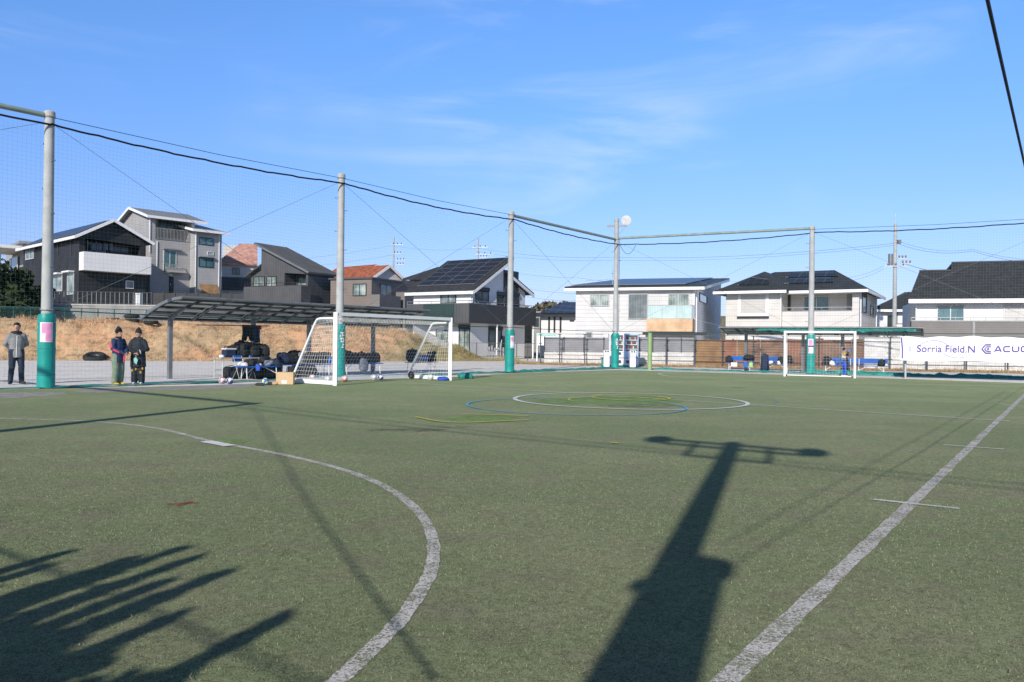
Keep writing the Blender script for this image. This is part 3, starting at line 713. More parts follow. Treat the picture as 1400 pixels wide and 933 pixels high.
# ---- dark house with the single pitched roof
h = House('dark_house', 'charcoal house with a single steep metal roof, left of the second net pole', 420, 75, -28, 2.5)
f, s = h.front, h.side
xL = f.X(357, 380); zl = f.hit(357, 337.5)[1]; zc = f.hit(420, 371.5)[1]; tb = s.X(457, 390); xLL = f.X(339, 385); zk0 = f.hit(339, 376)[1]; zk1 = f.hit(357, 363)[1]
xr0, xr1 = f.X(389, 380), 0; zr0 = f.hit(400, 390)[1]; sl = (zl - zc) / (-xL); ztop = lambda a: zc + sl * (-a)
zin = f.hit(400, 373)[1]
w = MB(); h.pa(w, [(xL, 2.5), (xr0, 2.5), (xr0, ztop(xr0)), (xL, zl)], 0, tb)
h.pa(w, [(xr0, 2.5), (0, 2.5), (0, zr0), (xr0, zr0)], 0, tb); h.pa(w, [(xr0, zr0), (0, zr0), (0, zc), (xr0, ztop(xr0))], 1.6, tb)
h.pa(w, [(xr0, zin), (-.0, zc - .25), (0, zc), (xr0, ztop(xr0))], 0, 1.6); h.block(w, -.25, 0, 0, 1.6, zr0, zc - .3)
h.pa(w, [(xLL, 2.5), (xL, 2.5), (xL, zk1), (xLL, zk0)], .4, tb); h.part('wall', w, 'dark_cladding')
r = MB(); R = [h.L(xL - .5, -.5, zl + sl * .5 + .15), h.L(.5, -.5, zc - sl * .5 + .15), h.L(.5, tb + .4, zc - sl * .5 + .15), h.L(xL - .5, tb + .4, zl + sl * .5 + .15)]
r.slab(R, .18); roof = h.part('roof', r, 'roof_seam')
g = MB()
for i in range(1, 22):
    u = i / 22; p = R[0].lerp(R[3], u); q = R[1].lerp(R[2], u); g.bar(p + Vector((0, 0, .02)), q + Vector((0, 0, .02)), .04, .05)
h.part('standing_seam', g, 'roof_metal', roof)
k = (zk1 - zk0) / (xL - xLL); r = MB(); r.slab([h.L(xLL - .5, -.1, zk0 - k * .5 + .12), h.L(xL, -.1, zk1 + .12), h.L(xL, tb, zk1 + .12), h.L(xLL - .5, tb, zk0 - k * .5 + .12)], .15); h.part('side_roof', r, 'roof_metal')
for x0, x1 in ((347.5, 361.5), (365.5, 378)): window(h.t, f, f.rect(x0, 379, x1, 391), 'frame_dark', 'curtain_glass', 2)
fr = h.at(1.6); window(h.t, fr, fr.rect(408, 380, 419, 391), 'frame_dark', 'curtain_glass', 1)
fb = h.at(-1.3); x0, x1 = fb.X(332.5), fb.X(411); zt = fb.hit(372, 391.5)[1]; q = MB(); h.block(q, x0, x1, -1.3, -1.2, 2.5, zt); h.block(q, x0, x0 + .1, -1.2, -.02, 2.5, zt); h.block(q, x1 - .1, x1, -1.2, -.02, 2.5, zt); h.part('balcony', q, 'dark_cladding')
q = MB(); railing(h, q, h.L(x0 + .1, -1.25, 0), h.L(x1 - .1, -1.25, 0), zt + .02, zt + .28, .9, .02); h.part('railing', q, 'trim_black')

# ---- brown flat roofed house
h = House('brown_house', 'taupe flat roofed house right of the second net pole', 507, 74, -24, 2.5)
f, s = h.front, h.side
xL = f.X(452, 390); zt = f.hit(507, 381.5)[1]; tb = s.X(549, 390)
w = MB(); h.block(w, xL, 0, 0, tb, 2.5, zt); h.part('wall', w, 'taupe_siding')
q = MB(); h.block(q, xL - .15, .15, -.15, tb + .15, zt, zt + .16); h.part('roof', q, 'roof_metal')
window(h.t, f, f.rect(483.5, 389, 500.5, 404), 'frame_dark', 'curtain_glass', 2); window(h.t, s, s.rect(520, 390, 535, 403.5), 'frame_dark', 'grey_glass', 2)
q = MB(); zp = s.hit(528, 405)[1]; s.box(q, 0.0, s.X(537, 410), 2.5, zp, .003, .9); h.part('parapet', q, 'parapet_brown')
x0, x1 = s.X(549, 390), s.X(585, 390); q = MB(); h.block(q, -1.2, .0, x0 + .02, x1, 2.5, s.hit(560, 384)[1]); h.part('annex_wall', q, 'taupe_siding')
q = MB(); s.box(q, x0 - 1, x1, 2.5, s.hit(560, 402)[1], .003, 1.0); h.part('annex_parapet', q, 'parapet_brown')
# ---- orange roofed house behind it
h = House('orange_roof_house', 'house with an orange tiled roof and white gable rising behind the brown house', 515, 98, -40, 2.5)
f = h.front; z1 = f.hit(515, 361.5)[1]; a0 = f.X(462, 362)
w = MB(); h.pb(w, [(-4.0, 2.5), (4.0, 2.5), (4.0, z1 - 2.6), (0, z1 - .25), (-4.0, z1 - 2.6)], a0, -.5); h.part('wall', w, 'white_siding')
r = MB(); r.slab([h.L(a0, -4.6, z1 - 2.7), h.L(0, -4.6, z1 - 2.7), h.L(0, 0, z1), h.L(a0, 0, z1)], .2); r.slab([h.L(a0, 0, z1), h.L(0, 0, z1), h.L(0, 4.6, z1 - 2.7), h.L(a0, 4.6, z1 - 2.7)], .2); roof = h.part('roof', r, 'roof_orange')
fa = MB()
for b0 in (-4.6, 4.6): fa.bar(h.L(.03, 0, z1 - .14), h.L(.03, b0, z1 - 2.84), .08, .3, )
h.part('fascia', fa, 'white_paint', roof)
fb = h.at(-1.0); x1 = fb.X(535, 365); zz = fb.hit(522, 363.5)[1]; x0 = -.4
w = MB(); h.pb(w, [(-4.2, 2.5), (1.6, 2.5), (1.6, zz - 2.0), (-1.2, zz - .25), (-4.2, zz - 2.0)], x0, x1 - .4); h.part('wing_wall', w, 'white_siding')
r = MB(); r.slab([h.L(x0, -4.7, zz - 2.2), h.L(x1, -4.7, zz - 2.2), h.L(x1, -1.2, zz), h.L(x0, -1.2, zz)], .2); r.slab([h.L(x0, -1.2, zz), h.L(x1, -1.2, zz), h.L(x1, 2.2, zz - 2.2), h.L(x0, 2.2, zz - 2.2)], .2); rw = h.part('wing_roof', r, 'roof_orange')
fa = MB()
for b0 in (-4.7, 2.2): fa.bar(h.L(x1 + .03, -1.2, zz - .14), h.L(x1 + .03, b0, zz - 2.34), .08, .3)
h.part('fascia', fa, 'white_paint', rw)
# ---- small dark roofs further back
h = House('distant_house', 'distant house with a low dark tiled roof left of the solar roof', 592, 95, -24, 2.5)
f = h.front; x0 = f.X(560, 378); z0, z1 = f.hit(575, 381)[1], f.hit(575, 371)[1]; w = MB(); h.block(w, x0, 0, 0, 7, 2.5, z0); h.part('wall', w, 'taupe_siding')
r = MB(); r.slab([h.L(x0 - .6, -.6, z0), h.L(.6, -.6, z0), h.L(-.6, 3.5, z1 + .8), h.L(x0 + 1.8, 3.5, z1 + .8)], .2); r.slab([h.L(x0 + 1.8, 3.5, z1 + .8), h.L(-.6, 3.5, z1 + .8), h.L(.6, 7.6, z0), h.L(x0 - .6, 7.6, z0)], .2); h.part('roof', r, 'roof_slate')

# ---- white house with solar roof and charcoal balcony
h = House('solar_roof_house', 'white house with a large solar roof and charcoal wraparound balcony left of centre', 643, 63, -33, .05)
f, s = h.front, h.side
xL = f.X(565, 440); ze = f.hit(643, 396)[1]; tp, zp = s.hit(690, 359); zp2 = s.hit(690, 376)[1]; te, ze2 = s.hit(718, 400)
w = MB(); h.pb(w, [(0, .05), (te, .05), (te, ze2), (tp, zp2), (tp, zp), (0, ze)], xL, 0); h.part('wall', w, 'white_wall')
sl = (zp - ze) / tp; r = MB(); R = [h.L(xL - .55, -.38, ze - sl * .38 + .2), h.L(.55, -.38, ze - sl * .38 + .2), h.L(.55, tp + .5, zp + sl * .5 + .2), h.L(xL - .55, tp + .5, zp + sl * .5 + .2)]
r.slab(R, .2); roof = h.part('roof', r, 'roof_slate')
sl2 = (zp2 - ze2) / (te - tp); R2 = [h.L(xL - .5, tp + .02, zp2 + .18), h.L(.55, tp - .0, zp2 + .18), h.L(.55, te + .6, ze2 - sl2 * .6 + .18), h.L(xL - .5, te + .6, ze2 - sl2 * .6 + .18)]
r = MB(); r.slab(R2, .2); rear = h.part('rear_roof', r, 'roof_slate')
fa = MB(); dz = Vector((0, 0, -.26))
fa.bar(R[0] + dz - h.b * .06, R[1] + dz - h.b * .06, .12, .24); fa.bar(R[1] + dz + h.a * -.03, R[2] + dz + h.a * -.03, .08, .24); fa.bar(R2[1] + dz, R2[2] + dz, .08, .24); h.part('fascia', fa, 'white_paint', roof)
q4 = quad_at(*R, .09, .93, .14, .96); solar(h, *q4, 4, 6, parent=roof)
q = MB(); h.block(q, -.35, .12, tp - .15, tp + 2.0, s.hit(683, 415)[1], zp2 + .4); h.part('chimney_panel', q, 'charcoal_panel')
pipe(h, s, 645, 397, 414, o=.06)
window(h.t, f, f.rect(603.5, 401, 623, 414), 'frame_dark', 'curtain_glass', 2, shutter=True)
window(h.t, s, s.rect(650, 399, 667, 413), 'frame_dark', 'grey_glass', 2, shutter=True); window(h.t, s, s.rect(679.5, 405, 691, 418), 'frame_dark', 'dark_glass', 1, shutter=True); window(h.t, s, s.rect(699, 406, 708, 420), 'frame_dark', 'dark_glass', 1, shutter=True)
O2 = h.L(.75, -1.25, 0); fb, sb = Face(O2, h.a), Face(O2, h.b); zt, zb = fb.hit(656, 414.7)[1], fb.hit(656, 441.5)[1]
xa, xm0, xm1 = fb.X(556, 428), fb.X(579, 428), fb.X(621, 428); tE = sb.X(733, 432)
for nm, p0, p1, m in (('balcony', xa, xm0, 'dark_cladding'), ('balcony', xm0 + .003, xm1, 'green_panel'), ('balcony', xm1 + .003, 0, 'dark_cladding')):
    q = MB(); q.prism([O2 + h.a * p0 + Vector((0, 0, zb)), O2 + h.a * p1 + Vector((0, 0, zb)), O2 + h.a * p1 + h.b * .12 + Vector((0, 0, zb)), O2 + h.a * p0 + h.b * .12 + Vector((0, 0, zb))], (0, 0, zt - zb)); h.part(nm, q, m)
q = MB(); q.prism([O2 + h.b * .123 + Vector((0, 0, zb)), O2 + h.b * tE + Vector((0, 0, zb)), O2 + h.b * tE - h.a * .12 + Vector((0, 0, zb)), O2 + h.b * .123 - h.a * .12 + Vector((0, 0, zb))], (0, 0, zt - zb)); h.part('side_balcony', q, 'charcoal_panel')
q = MB(); h.block(q, xa + .8, .6, -1.1, -.01, zb + .02, zb + .2); h.block(q, .01, .6, -.01, tE - 1.3, zb + .02, zb + .2); h.part('balcony_floor', q, 'white_wall')
q = MB(); railing(h, q, O2 + h.a * xa + h.b * .06, O2 - h.a * .06 + h.b * .06, zt + .02, zt + .22, 1.2, .02); railing(h, q, O2 - h.a * .06 + h.b * .06, O2 - h.a * .06 + h.b * tE, zt + .02, zt + .22, 1.2, .02); h.part('railing', q, 'steel_grey')
window(h.t, f, f.rect(628.5, 450, 648 if False else 642, 484), 'frame_dark', 'curtain_glass', 2, shutter=True); window(h.t, f, f.rect(597, 452, 612, 476), 'frame_dark', 'curtain_glass', 2)
window(h.t, s, s.rect(668, 452, 685, 478), 'frame_dark', 'grey_glass', 2, shutter=True)
q = MB()
for t in (4.0, tE - .3): q.tube([O2 + h.b * t - h.a * .1 + Vector((0, 0, .03)), O2 + h.b * t - h.a * .1 + Vector((0, 0, zb))], .07, 8)
h.part('carport_post', q, 'white_paint')
q = MB(); h.block(q, xa - .6, xL - .003, -.9, 3, .05, f.hit(560, 449)[1]); h.part('annex_wall', q, 'concrete_wall')

# ---- little white house with the dark slit windows
h = House('white_bungalow', 'low white house with slit windows and blue solar roof left of the corner pole', 739.5, 80, -16, 0)
f = h.front; x1 = f.X(802, 440); zt = f.hit(740, 431)[1]
w = MB(); h.block(w, 0, x1, 0, 7, 0, zt); h.part('wall', w, 'white_wall')
R = [h.L(-.6, -.7, zt - .02), h.L(x1 + .3, -.7, zt - .02), h.L(x1 + .3, 5.0, zt + 1.55), h.L(-.6 + 1.8, 5.0, zt + 1.55)]; r = MB(); r.slab(R, .18); roof = h.part('roof', r, 'roof_slate'); solar(h, *quad_at(*R, .06, .97, .1, .95), 6, 3, parent=roof)
for px in (750.8, 758.2, 766.5):
    q = MB(); f.box(q, f.X(px - 1.3), f.X(px + 1.3), f.hit(px, 455)[1], f.hit(px, 432.5)[1], -.02, .04); ob = h.part('window', q, 'frame_dark'); p = MB(); f.box(p, f.X(px - .6), f.X(px + .6), f.hit(px, 453)[1], f.hit(px, 434)[1], .0, .05); h.part('pane', p, 'dark_glass', ob)
q = MB(); f.box(q, *f.rect(779, 438, 785, 440), -.02, .05); h.part('vent', q, 'trim_black')
h = House('grey_garage', 'low grey building in the gap right of the charcoal balcony', 727, 84, -16, 0); f = h.front
q = MB(); h.block(q, 0, f.X(738.5), 0, 4, 0, f.hit(730, 428)[1]); h.part('wall', q, 'concrete_wall'); q = MB(); h.block(q, -.3, f.X(738.5) + .2, -.3, 4.3, f.hit(730, 428)[1], f.hit(730, 426)[1]); h.part('roof', q, 'trim_grey'); window(h.t, f, f.rect(729, 436, 736, 446), 'frame_dark', 'dark_glass', 1)

# ---- white house with the timber balcony
h = House('timber_balcony_house', 'white sided house with a shallow solar roof and orange timber balcony, centre right', 949, 57, -20, 0)
f, s = h.front, h.side
xL = f.X(787, 430); ze = f.hit(949, 394)[1]; tE, zE = s.hit(986, 384)
w = MB(); h.pb(w, [(0, 0), (tE, 0), (tE, zE), (0, ze)], xL, -.12); h.part('wall', w, 'white_siding')
w = MB(); h.pb(w, [(-.0, 0), (tE, 0), (tE, zE), (0, ze)], -.118, 0); h.part('side_wall', w, 'side_grey')
sl = (zE - ze) / tE; R = [h.L(xL - .75, -.45, ze - sl * .45 + .22), h.L(.7, -.45, ze - sl * .45 + .22), h.L(.7, tE + .5, zE + sl * .5 + .22), h.L(xL - .75, tE + .5, zE + sl * .5 + .22)]
r = MB(); r.slab(R, .12); roof = h.part('roof', r, 'trim_black'); fa = MB(); dz = Vector((0, 0, -.22)); fa.bar(R[0] + dz, R[1] + dz, .1, .2); fa.bar(R[1] + dz - h.a * .02, R[2] + dz - h.a * .02, .1, .2); fa.bar(R[0] + dz, R[3] + dz, .1, .2); h.part('fascia', fa, 'white_paint', roof)
so = MB(); h.pb(so, [(-.38, ze - sl * .38 - .02), (tE + .4, zE + sl * .4 - .02), (tE + .4, zE + sl * .4 + .08), (-.38, ze - sl * .38 + .08)], xL - .65, .62); h.part('soffit', so, 'white_wall', roof)
solar(h, *quad_at(*R, .02, .86, .05, .97), 10, 4, parent=roof)
window(h.t, f, f.rect(808, 403.5, 832, 418), 'frame_silver', 'curtain_glass', 2); window(h.t, f, f.rect(860, 403, 885, 436), 'frame_silver', 'grey_glass', 1); window(h.t, f, f.rect(914.5, 403, 941, 436), 'frame_silver', 'curtain_glass', 2)
window(h.t, s, s.rect(956, 403.5, 966, 413.5), 'frame_dark', 'teal_glass', 1); window(h.t, f, f.rect(802, 455, 809, 463), 'frame_silver', 'grey_glass', 1)
q = MB(); s.box(q, 0.03, tE, *[s.hit(968, y)[1] for y in (442.5, 440.5)], -.02, .03); h.part('band', q, 'white_paint')
pipe(h, s, 951, 396, 462)
fb = h.at(-1.3); x0, x1 = fb.X(884, 440), fb.X(946.8, 440); z0, zm, z1 = (fb.hit(915, y)[1] for y in (453.5, 436.2, 417.8))
q = MB(); h.block(q, x0, x1, -1.3, -1.2, z0, zm); h.block(q, x0, x0 + .1, -1.2, -.003, z0, zm); h.block(q, x1 - .1, x1, -1.2, -.003, z0, zm); h.block(q, x0 + .1, x1 - .1, -1.2, -.003, z0, z0 + .12); bal = h.part('balcony', q, 'wood_orange')
q = MB(); n = 3
for i in range(n): h.block(q, x0 + .05 + (x1 - x0 - .1) * i / n + .02, x0 + .05 + (x1 - x0 - .1) * (i + 1) / n - .02, -1.26, -1.24, zm + .02, z1)
h.block(q, x1 - .06, x1 - .04, -1.2, -.1, zm + .02, z1); h.part('glass_rail', q, 'rail_glass', bal)
q = MB(); q.bar(h.L(x0, -1.25, z1), h.L(x1, -1.25, z1), .05); q.bar(h.L(x1 - .05, -1.25, z1), h.L(x1 - .05, -.05, z1), .05)
for i in range(4): q.bar(h.L(x0 + .03 + (x1 - x0 - .08) * i / n, -1.22, zm), h.L(x0 + .03 + (x1 - x0 - .08) * i / n, -1.22, z1), .04)
h.part('handrail', q, 'frame_silver', bal)
q = MB(); h.block(q, x0 - .3, x1 + 1.0, -1.2, -.01, z0 - .22, z0 - .06); h.part('porch_roof', q, 'trim_black')
ap_ = h.L(xL + 2.5, 1.2, 0); zz = ze + .7; q = MB(); q.tube([ap_ + Vector((0, 0, ze)), ap_ + Vector((0, 0, zz + 1.1))], .025, 6); q.bar(ap_ + Vector((-2.0, 0, zz)), ap_ + Vector((.2, 0, zz + .08)), .05)
for i in range(9): c = ap_ + Vector((-1.9 + .22 * i, 0, zz + .01 * i)); q.bar(c - h.b * .28, c + h.b * .28, .025)
h.part('roof_aerial', q, 'steel_galv')

# ---- cream house with the hipped roof
h = House('hip_roof_house', 'cream two storey house with a hipped dark tiled roof behind the far goal', 1174, 57, -31, 0)
f, s = h.front, h.side
xL, xM = f.X(995, 420), f.X(1069.5, 420); ze = f.hit(1174, 397)[1]; tE = s.X(1198, 420)
zp, zo = f.hit(1120, 426)[1], f.hit(1120, 399)[1]; dL = -.5
w = MB(); h.block(w, xL, xM, dL, tE, 0, ze); h.block(w, xM + .003, 0, 0, tE, 0, zp); h.block(w, xM + .003, -.0, 1.8, tE - .0, zp, ze); h.block(w, -.45, 0, 0, 1.797, zp, ze - .02); h.part('wall', w, 'cream_wall')
q = MB(); h.block(q, xM + .01, -.02, .02, 1.79, ze - .14, ze - .03); h.part('soffit', q, 'white_wall')
ov = .6; D = tE; rise = h.at(D / 2).hit(1100, 370)[1] - ze - .05; W_ = -xM
c = [h.L(xM - .3, -ov, ze + .05), h.L(ov, -ov, ze + .05), h.L(ov, D + ov, ze + .05), h.L(xL - .6, D + ov, ze + .05)]
mid = D / 2; rx0, rx1 = h.at(mid).X(1059, 370), h.at(mid).X(1141, 370)
ra, rb = h.L(rx0, mid, ze + rise), h.L(rx1, mid, ze + rise)
r = MB(); r.slab([h.L(xL - .6, -ov, ze + .05), c[1], rb, ra], .14); r.slab([c[1], c[2], rb, rb + Vector((0, .01, 0))], .14); r.slab([c[2], c[3], ra, rb], .14); r.slab([c[3], h.L(xL - .6, -ov, ze + .05), ra, ra + Vector((0, .01, 0))], .14)
roof = h.part('roof', r, 'roof_slate')
lz = f.hit(1045, 373.5)[1] + .35; l0, l1, l2 = h.L(xL - .75, dL - ov - .15, ze + .07), h.L(xM + .55, dL - ov - .15, ze + .07), h.L((xL + xM) / 2 + .1, 2.6, lz)
r = MB(); r.slab([l0, l1, l2, l2 + h.a * -.02], .14); r.slab([l1, h.L(xM + .55, 5, ze + .07), l2 + h.b * 2.2, l2], .14); r.slab([h.L(xL - .75, 5, ze + .07), l0, l2, l2 + h.b * 2.2], .14); fr_ = h.part('front_roof', r, 'roof_slate')
fa = MB(); dz = Vector((0, 0, -.12)); fa.bar(l0 + dz, l1 + dz, .1, .2); fa.bar(h.L(xM + .6, -ov, ze - .08), c[1] + dz, .1, .2); fa.bar(c[1] + dz, c[2] + dz, .1, .2); fa.bar(l0 + dz, h.L(xL - .75, D, ze - .06), .1, .2); h.part('fascia', fa, 'white_paint', roof)
hq = [h.L(xL - .6, -ov, ze + .05), c[1], rb, ra]
solar(h, *quad_at(*hq, .42, .82, .30, .55), 5, 1, parent=roof, lift=.12); solar(h, *quad_at(*hq, .36, .92, .62, .88), 4, 1, parent=roof, lift=.12)
solar(h, *quad_at(l0, l1, l2, l2, .22, .80, .24, .62), 4, 1, parent=fr_, lift=.12)
fl = h.at(dL); a0, a1, z0, z1 = fl.rect(1013, 403, 1047, 428.5)
window(h.t, fl, (a0, a1, z0, z1), 'white_wall', 'shutter_cream', 1, fw=.22)
q = MB(); fl.box(q, a0 - .25, a1 + .25, z0 - .36, z0 - .24, -.01, .18); h.part('sill', q, 'trim_black'); pipe(h, fl, 1068, 397, 448)
fr = h.at(1.8); window(h.t, fr, fr.rect(1100, 406, 1133, 424), 'frame_white', 'teal_glass', 2); window(h.t, fr, fr.rect(1074, 402, 1080, 424), 'frame_dark', 'dark_glass', 1); q = MB(); fr.box(q, *fr.rect(1158, 400, 1168, 424), .01, .05); h.part('dark_panel', q, 'trim_grey')
q = MB(); railing(h, q, h.L(xM + .05, .06, 0), h.L(-.5, .06, 0), zp + .04, f.hit(1120, 420.5)[1], .6, .02); h.part('railing', q, 'trim_grey')
window(h.t, s, s.rect(1178, 401, 1184, 427), 'frame_dark', 'dark_glass', 1); window(h.t, s, s.rect(1190, 419, 1193, 430), 'frame_dark', 'dark_glass', 1); pipe(h, s, 1175.5, 398, 449); pipe(h, s, 1197, 404, 449)

# ---- right hand house
h = House('slate_roof_house', 'wide white house with a big slate roof and brown parapet, cut off at the right', 1252, 60, -20, 0)
f, s = h.front, h.side
x1 = f.X(1520, 430); ze = f.hit(1252, 411.5)[1]; zp = f.hit(1320, 440)[1]
w = MB(); h.block(w, 0, x1, .5, 9, 0, ze); h.part('wall', w, 'white_wall')
fr = h.at(.5); fp = h.at(-.5); xa = fp.X(1246, 450); q = MB(); zq = fp.hit(1320, 440)[1]; h.block(q, xa, x1, -.5, -.38, 0, zq); h.block(q, xa, xa + .12, -.377, .497, 0, zq); h.part('parapet', q, 'parapet_brown')
q = MB(); h.block(q, xa, x1, -.54, -.34, zq, zq + .06); h.part('coping', q, 'trim_grey'); q = MB(); a = fp.X(1329.5, 450); h.block(q, a, a + .16, -.56, -.505, 0, zq - .01); h.part('drain_box', q, 'trim_grey')
q = MB(); railing(h, q, h.L(xa, -.43, 0), h.L(x1, -.43, 0), zq + .08, zq + .30, .9, .018); h.part('railing', q, 'frame_silver')
tR = 4.6; zs = h.at(2.8).hit(1300, 371.5)[1]; zr = h.at(tR).hit(1380, 360.5)[1]
e0, e1 = h.L(-.55, -.25, ze + .12), h.L(x1, -.25, ze + .12); sl = (zr - ze) / (tR + .25)
xs = h.at(tR).X(1301, 366); tS = (zs - ze) / sl - .25 
r = MB(); r.slab([e0, e1, h.L(x1, tS, zs + .12), h.L(h.at(tS).X(1257, 372), tS, zs + .12)], .18); r.slab([h.L(xs - .2, tS, zs + .12), h.L(x1, tS, zs + .12), h.L(x1, tR, zr + .12), h.L(xs, tR, zr + .12)], .18)
r.slab([h.L(xs, tR, zr + .12), h.L(x1, tR, zr + .12), h.L(x1, 10, ze), h.L(xs - 2, 10, ze)], .18)
roof = h.part('roof', r, 'roof_slate')
fa = MB(); fa.bar(e0 + Vector((0, 0, -.16)), e1 + Vector((0, 0, -.16)), .12, .30); h.part('fascia', fa, 'white_paint', roof)
rc = MB(); rc.bar(h.L(xs, tR, zr + .16), h.L(x1, tR, zr + .16), .2, .12); rc.bar(h.L(h.at(tS).X(1257, 372), tS, zs + .16), h.L(xs - .2, tS, zs + .16), .2, .12); h.part('ridge', rc, 'trim_black', roof)
window(h.t, fr, fr.rect(1282, 418, 1317, 440), 'frame_white', 'teal_glass', 2); window(h.t, fr, fr.rect(1373, 414, 1420, 440), 'frame_white', 'cream_wall', 2); pipe(h, fr, 1252.5, 412, 440, o=.1)

# ---- house between them, further back
h = House('back_house', 'small white house further back between the hipped and slate roofs', 1199, 84, -20, 0)
f = h.front; x1 = f.X(1275, 440); ze = f.hit(1220, 424)[1]
w = MB(); h.block(w, 0, x1, 0, 8, 0, ze); h.part('wall', w, 'white_wall'); r = MB(); r.slab([h.L(-.7, -.7, ze + .05), h.L(x1, -.7, ze + .05), h.L(x1, 4, ze + 2.1), h.L(3.0, 4, ze + 2.1)], .16); r.slab([h.L(-.7, 8.7, ze + .05), h.L(-.7, -.7, ze + .05), h.L(3, 4, ze + 2.1), h.L(3, 4.02, ze + 2.1)], .14); roof = h.part('roof', r, 'roof_slate')
fa = MB(); fa.bar(h.L(-.7, -.72, ze - .1), h.L(x1, -.72, ze - .1), .1, .25); h.part('fascia', fa, 'white_paint', roof)
window(h.t, f, f.rect(1214, 432, 1221, 447), 'frame_dark', 'dark_glass', 1); window(h.t, f, f.rect(1227, 427, 1246, 442.5), 'frame_dark', 'white_wall', 1)
# ---- far left house with a carport
h = House('carport_house', 'pale flat roofed house with open carport at the left edge', 31, 92, 40, 2.5)
f, s = h.front, h.side; z1 = s.hit(15, 337)[1]; z2 = s.hit(15, 349)[1]
w = MB(); h.block(w, .2, 6, 2, 14, 2.5, z1 - .3); h.part('wall', w, 'grey_siding_light'); q = MB(); h.block(q, -.3, 6.5, 1.5, 14.5, z1 - .3, z1); h.part('roof', q, 'trim_grey')
q = MB(); h.block(q, -2.5, .1, 0, 9, z2, z2 + .35); car = h.part('carport_roof', q, 'white_wall'); q = MB()
for t in (.3, 4.5, 8.7): q.bar(h.L(-2.3, t, 2.5), h.L(-2.3, t, z2), .16)
h.part('carport_post', q, 'trim_grey', car); window(h.t, s, s.rect(8, 354, 24, 372), 'frame_white', 'fence_tan' if False else 'grey_glass', 2)
# ================================================================== NET POLES, NETS, CABLES
PA, PB, PC, PD, PE = (Vector(p) for p in ((-12.35, 21.35, 0), (-6.2, 28.9, 0), (-.1, 36.7, 0), (5.75, 44.8, 0), (14.9, 40.1, 0)))
PF = PE + (PE - PD) * 1.06
L0 = G(1003, 608) - SD * (7.26 * COT)
P1 = G(350, 553) - SD * (7.26 * COT)
C0 = PA + (PA - PB) * 1.30
TOPZ = 7.2
def net_pole(label, p, poster=None, mark_=False, top=7.35, name='net_pole'):
    t = thing(name, label, 'pole', p, 'net poles round the pitch')
    q = MB(); q.tube([p + Vector((0, 0, z)) for z in (-.1, 2, 4.5, top - .18)], [.150, .142, .13, .12], 16); q.build('shaft', MATS['pole_concrete'], t, True)
    q = MB(); q.tube([p + Vector((0, 0, z)) for z in (top - .18, top - .03, top)], [.138, .138, .11], 16); q.build('cap', MATS['concrete'], t)
    q = MB(); zz = [.03, .07] + [.15 + .125 * i_ for i_ in range(15)] + [1.96]; q.tube([p + Vector((random.uniform(-.003, .003), random.uniform(-.003, .003), z)) for z in zz], [.222, .215] + [.215 + random.uniform(-.005, .005) for i_ in range(15)] + [.19], 20); pad = q.build('pad', MATS['pad_teal'], t, True)
    for z in (.35, 1.05, 1.7): q = MB(); q.torus(p + Vector((0, 0, z)), .216, .009, n=24, m=6); q.build('strap', MATS['net_green'], pad)
    q = MB(); side = Vector((.85, -.5, 0)).normalized()
    for i, z in enumerate((2.6, 3.2, 3.9, 4.6, 5.3, 6.0, 6.5)):
        sg = 1 if i % 2 else -1; q.tube([p + side * sg * .1 + Vector((0, 0, z)), p + side * sg * .28 + Vector((0, 0, z)), p + side * sg * .28 + Vector((0, 0, z + .04))], .009, 5)
    q.build('step_bolt', MATS['steel_dark'], t)
    for z, r_, w_ in ((TOPZ, .14, .018), (2.08, .165, .016)):
        q = MB(); q.torus(p + Vector((0, 0, z)), r_, w_, n=16, m=6); q.build('clamp', MATS['steel_galv'], t)
    to = (CAM - p); to.z = 0; to.normalize()
    def wrap(name, z0, z1, a0, a1, m, parent, r=.224):   # sheet that follows the round pad
        base = math.atan2(to.y, to.x); w = MB(); k = 8
        for i in range(k):
            u0, u1 = base + rad(a0 + (a1 - a0) * i / k), base + rad(a0 + (a1 - a0) * (i + 1) / k)
            w.poly([p + Vector((r * math.cos(u), r * math.sin(u), z)) for u, z in ((u0, z0), (u1, z0), (u1, z1), (u0, z1))])
        return w.build(name, MATS[m], parent)
    if poster:
        for nm, z0, z1, a0, a1, m in poster: wrap(nm, z0, z1, a0, a1, m, pad, .226 if nm == 'poster' else .229)
    if mark_:                                # white lettering strokes down the pad
        for z0, z1, a0, a1 in ((1.62, 1.66, 8, 40), (1.50, 1.66, 22, 30), (1.52, 1.56, 34, 48), (1.42, 1.46, 6, 40), (1.30, 1.43, 12, 20), (1.30, 1.43, 34, 42), (1.30, 1.34, 12, 42), (1.20, 1.24, 26, 48), (1.10, 1.26, 30, 38), (1.50, 1.55, 4, 16), (1.10, 1.14, 20, 40)):
            wrap('pad_print', z0, z1, a0, a1, 'white_paint', pad, .229)
    return t
net_pole('grey net pole with teal pad and pink poster, nearest pole at left', PA, [('poster', 1.22, 1.74, -42, 38, 'poster_white'), ('poster_print', 1.24, 1.72, -6, 34, 'poster_pink'), ('poster_print', 1.45, 1.72, -30, -8, 'poster_pink')])
net_pole('grey net pole with teal pad right behind the near goal', PB, None, True)
net_pole('grey net pole with teal pad and narrow white poster, right of the near goal', PC, [('poster', 1.12, 1.68, 8, 60, 'poster_white'), ('poster_print', 1.42, 1.62, 14, 48, 'poster_pink'), ('poster_print', 1.15, 1.2, 14, 54, 'purple_pale')])
tD = net_pole('tall corner net pole with a round floodlight, beside the vending machines', PD, None, True, 8.35)
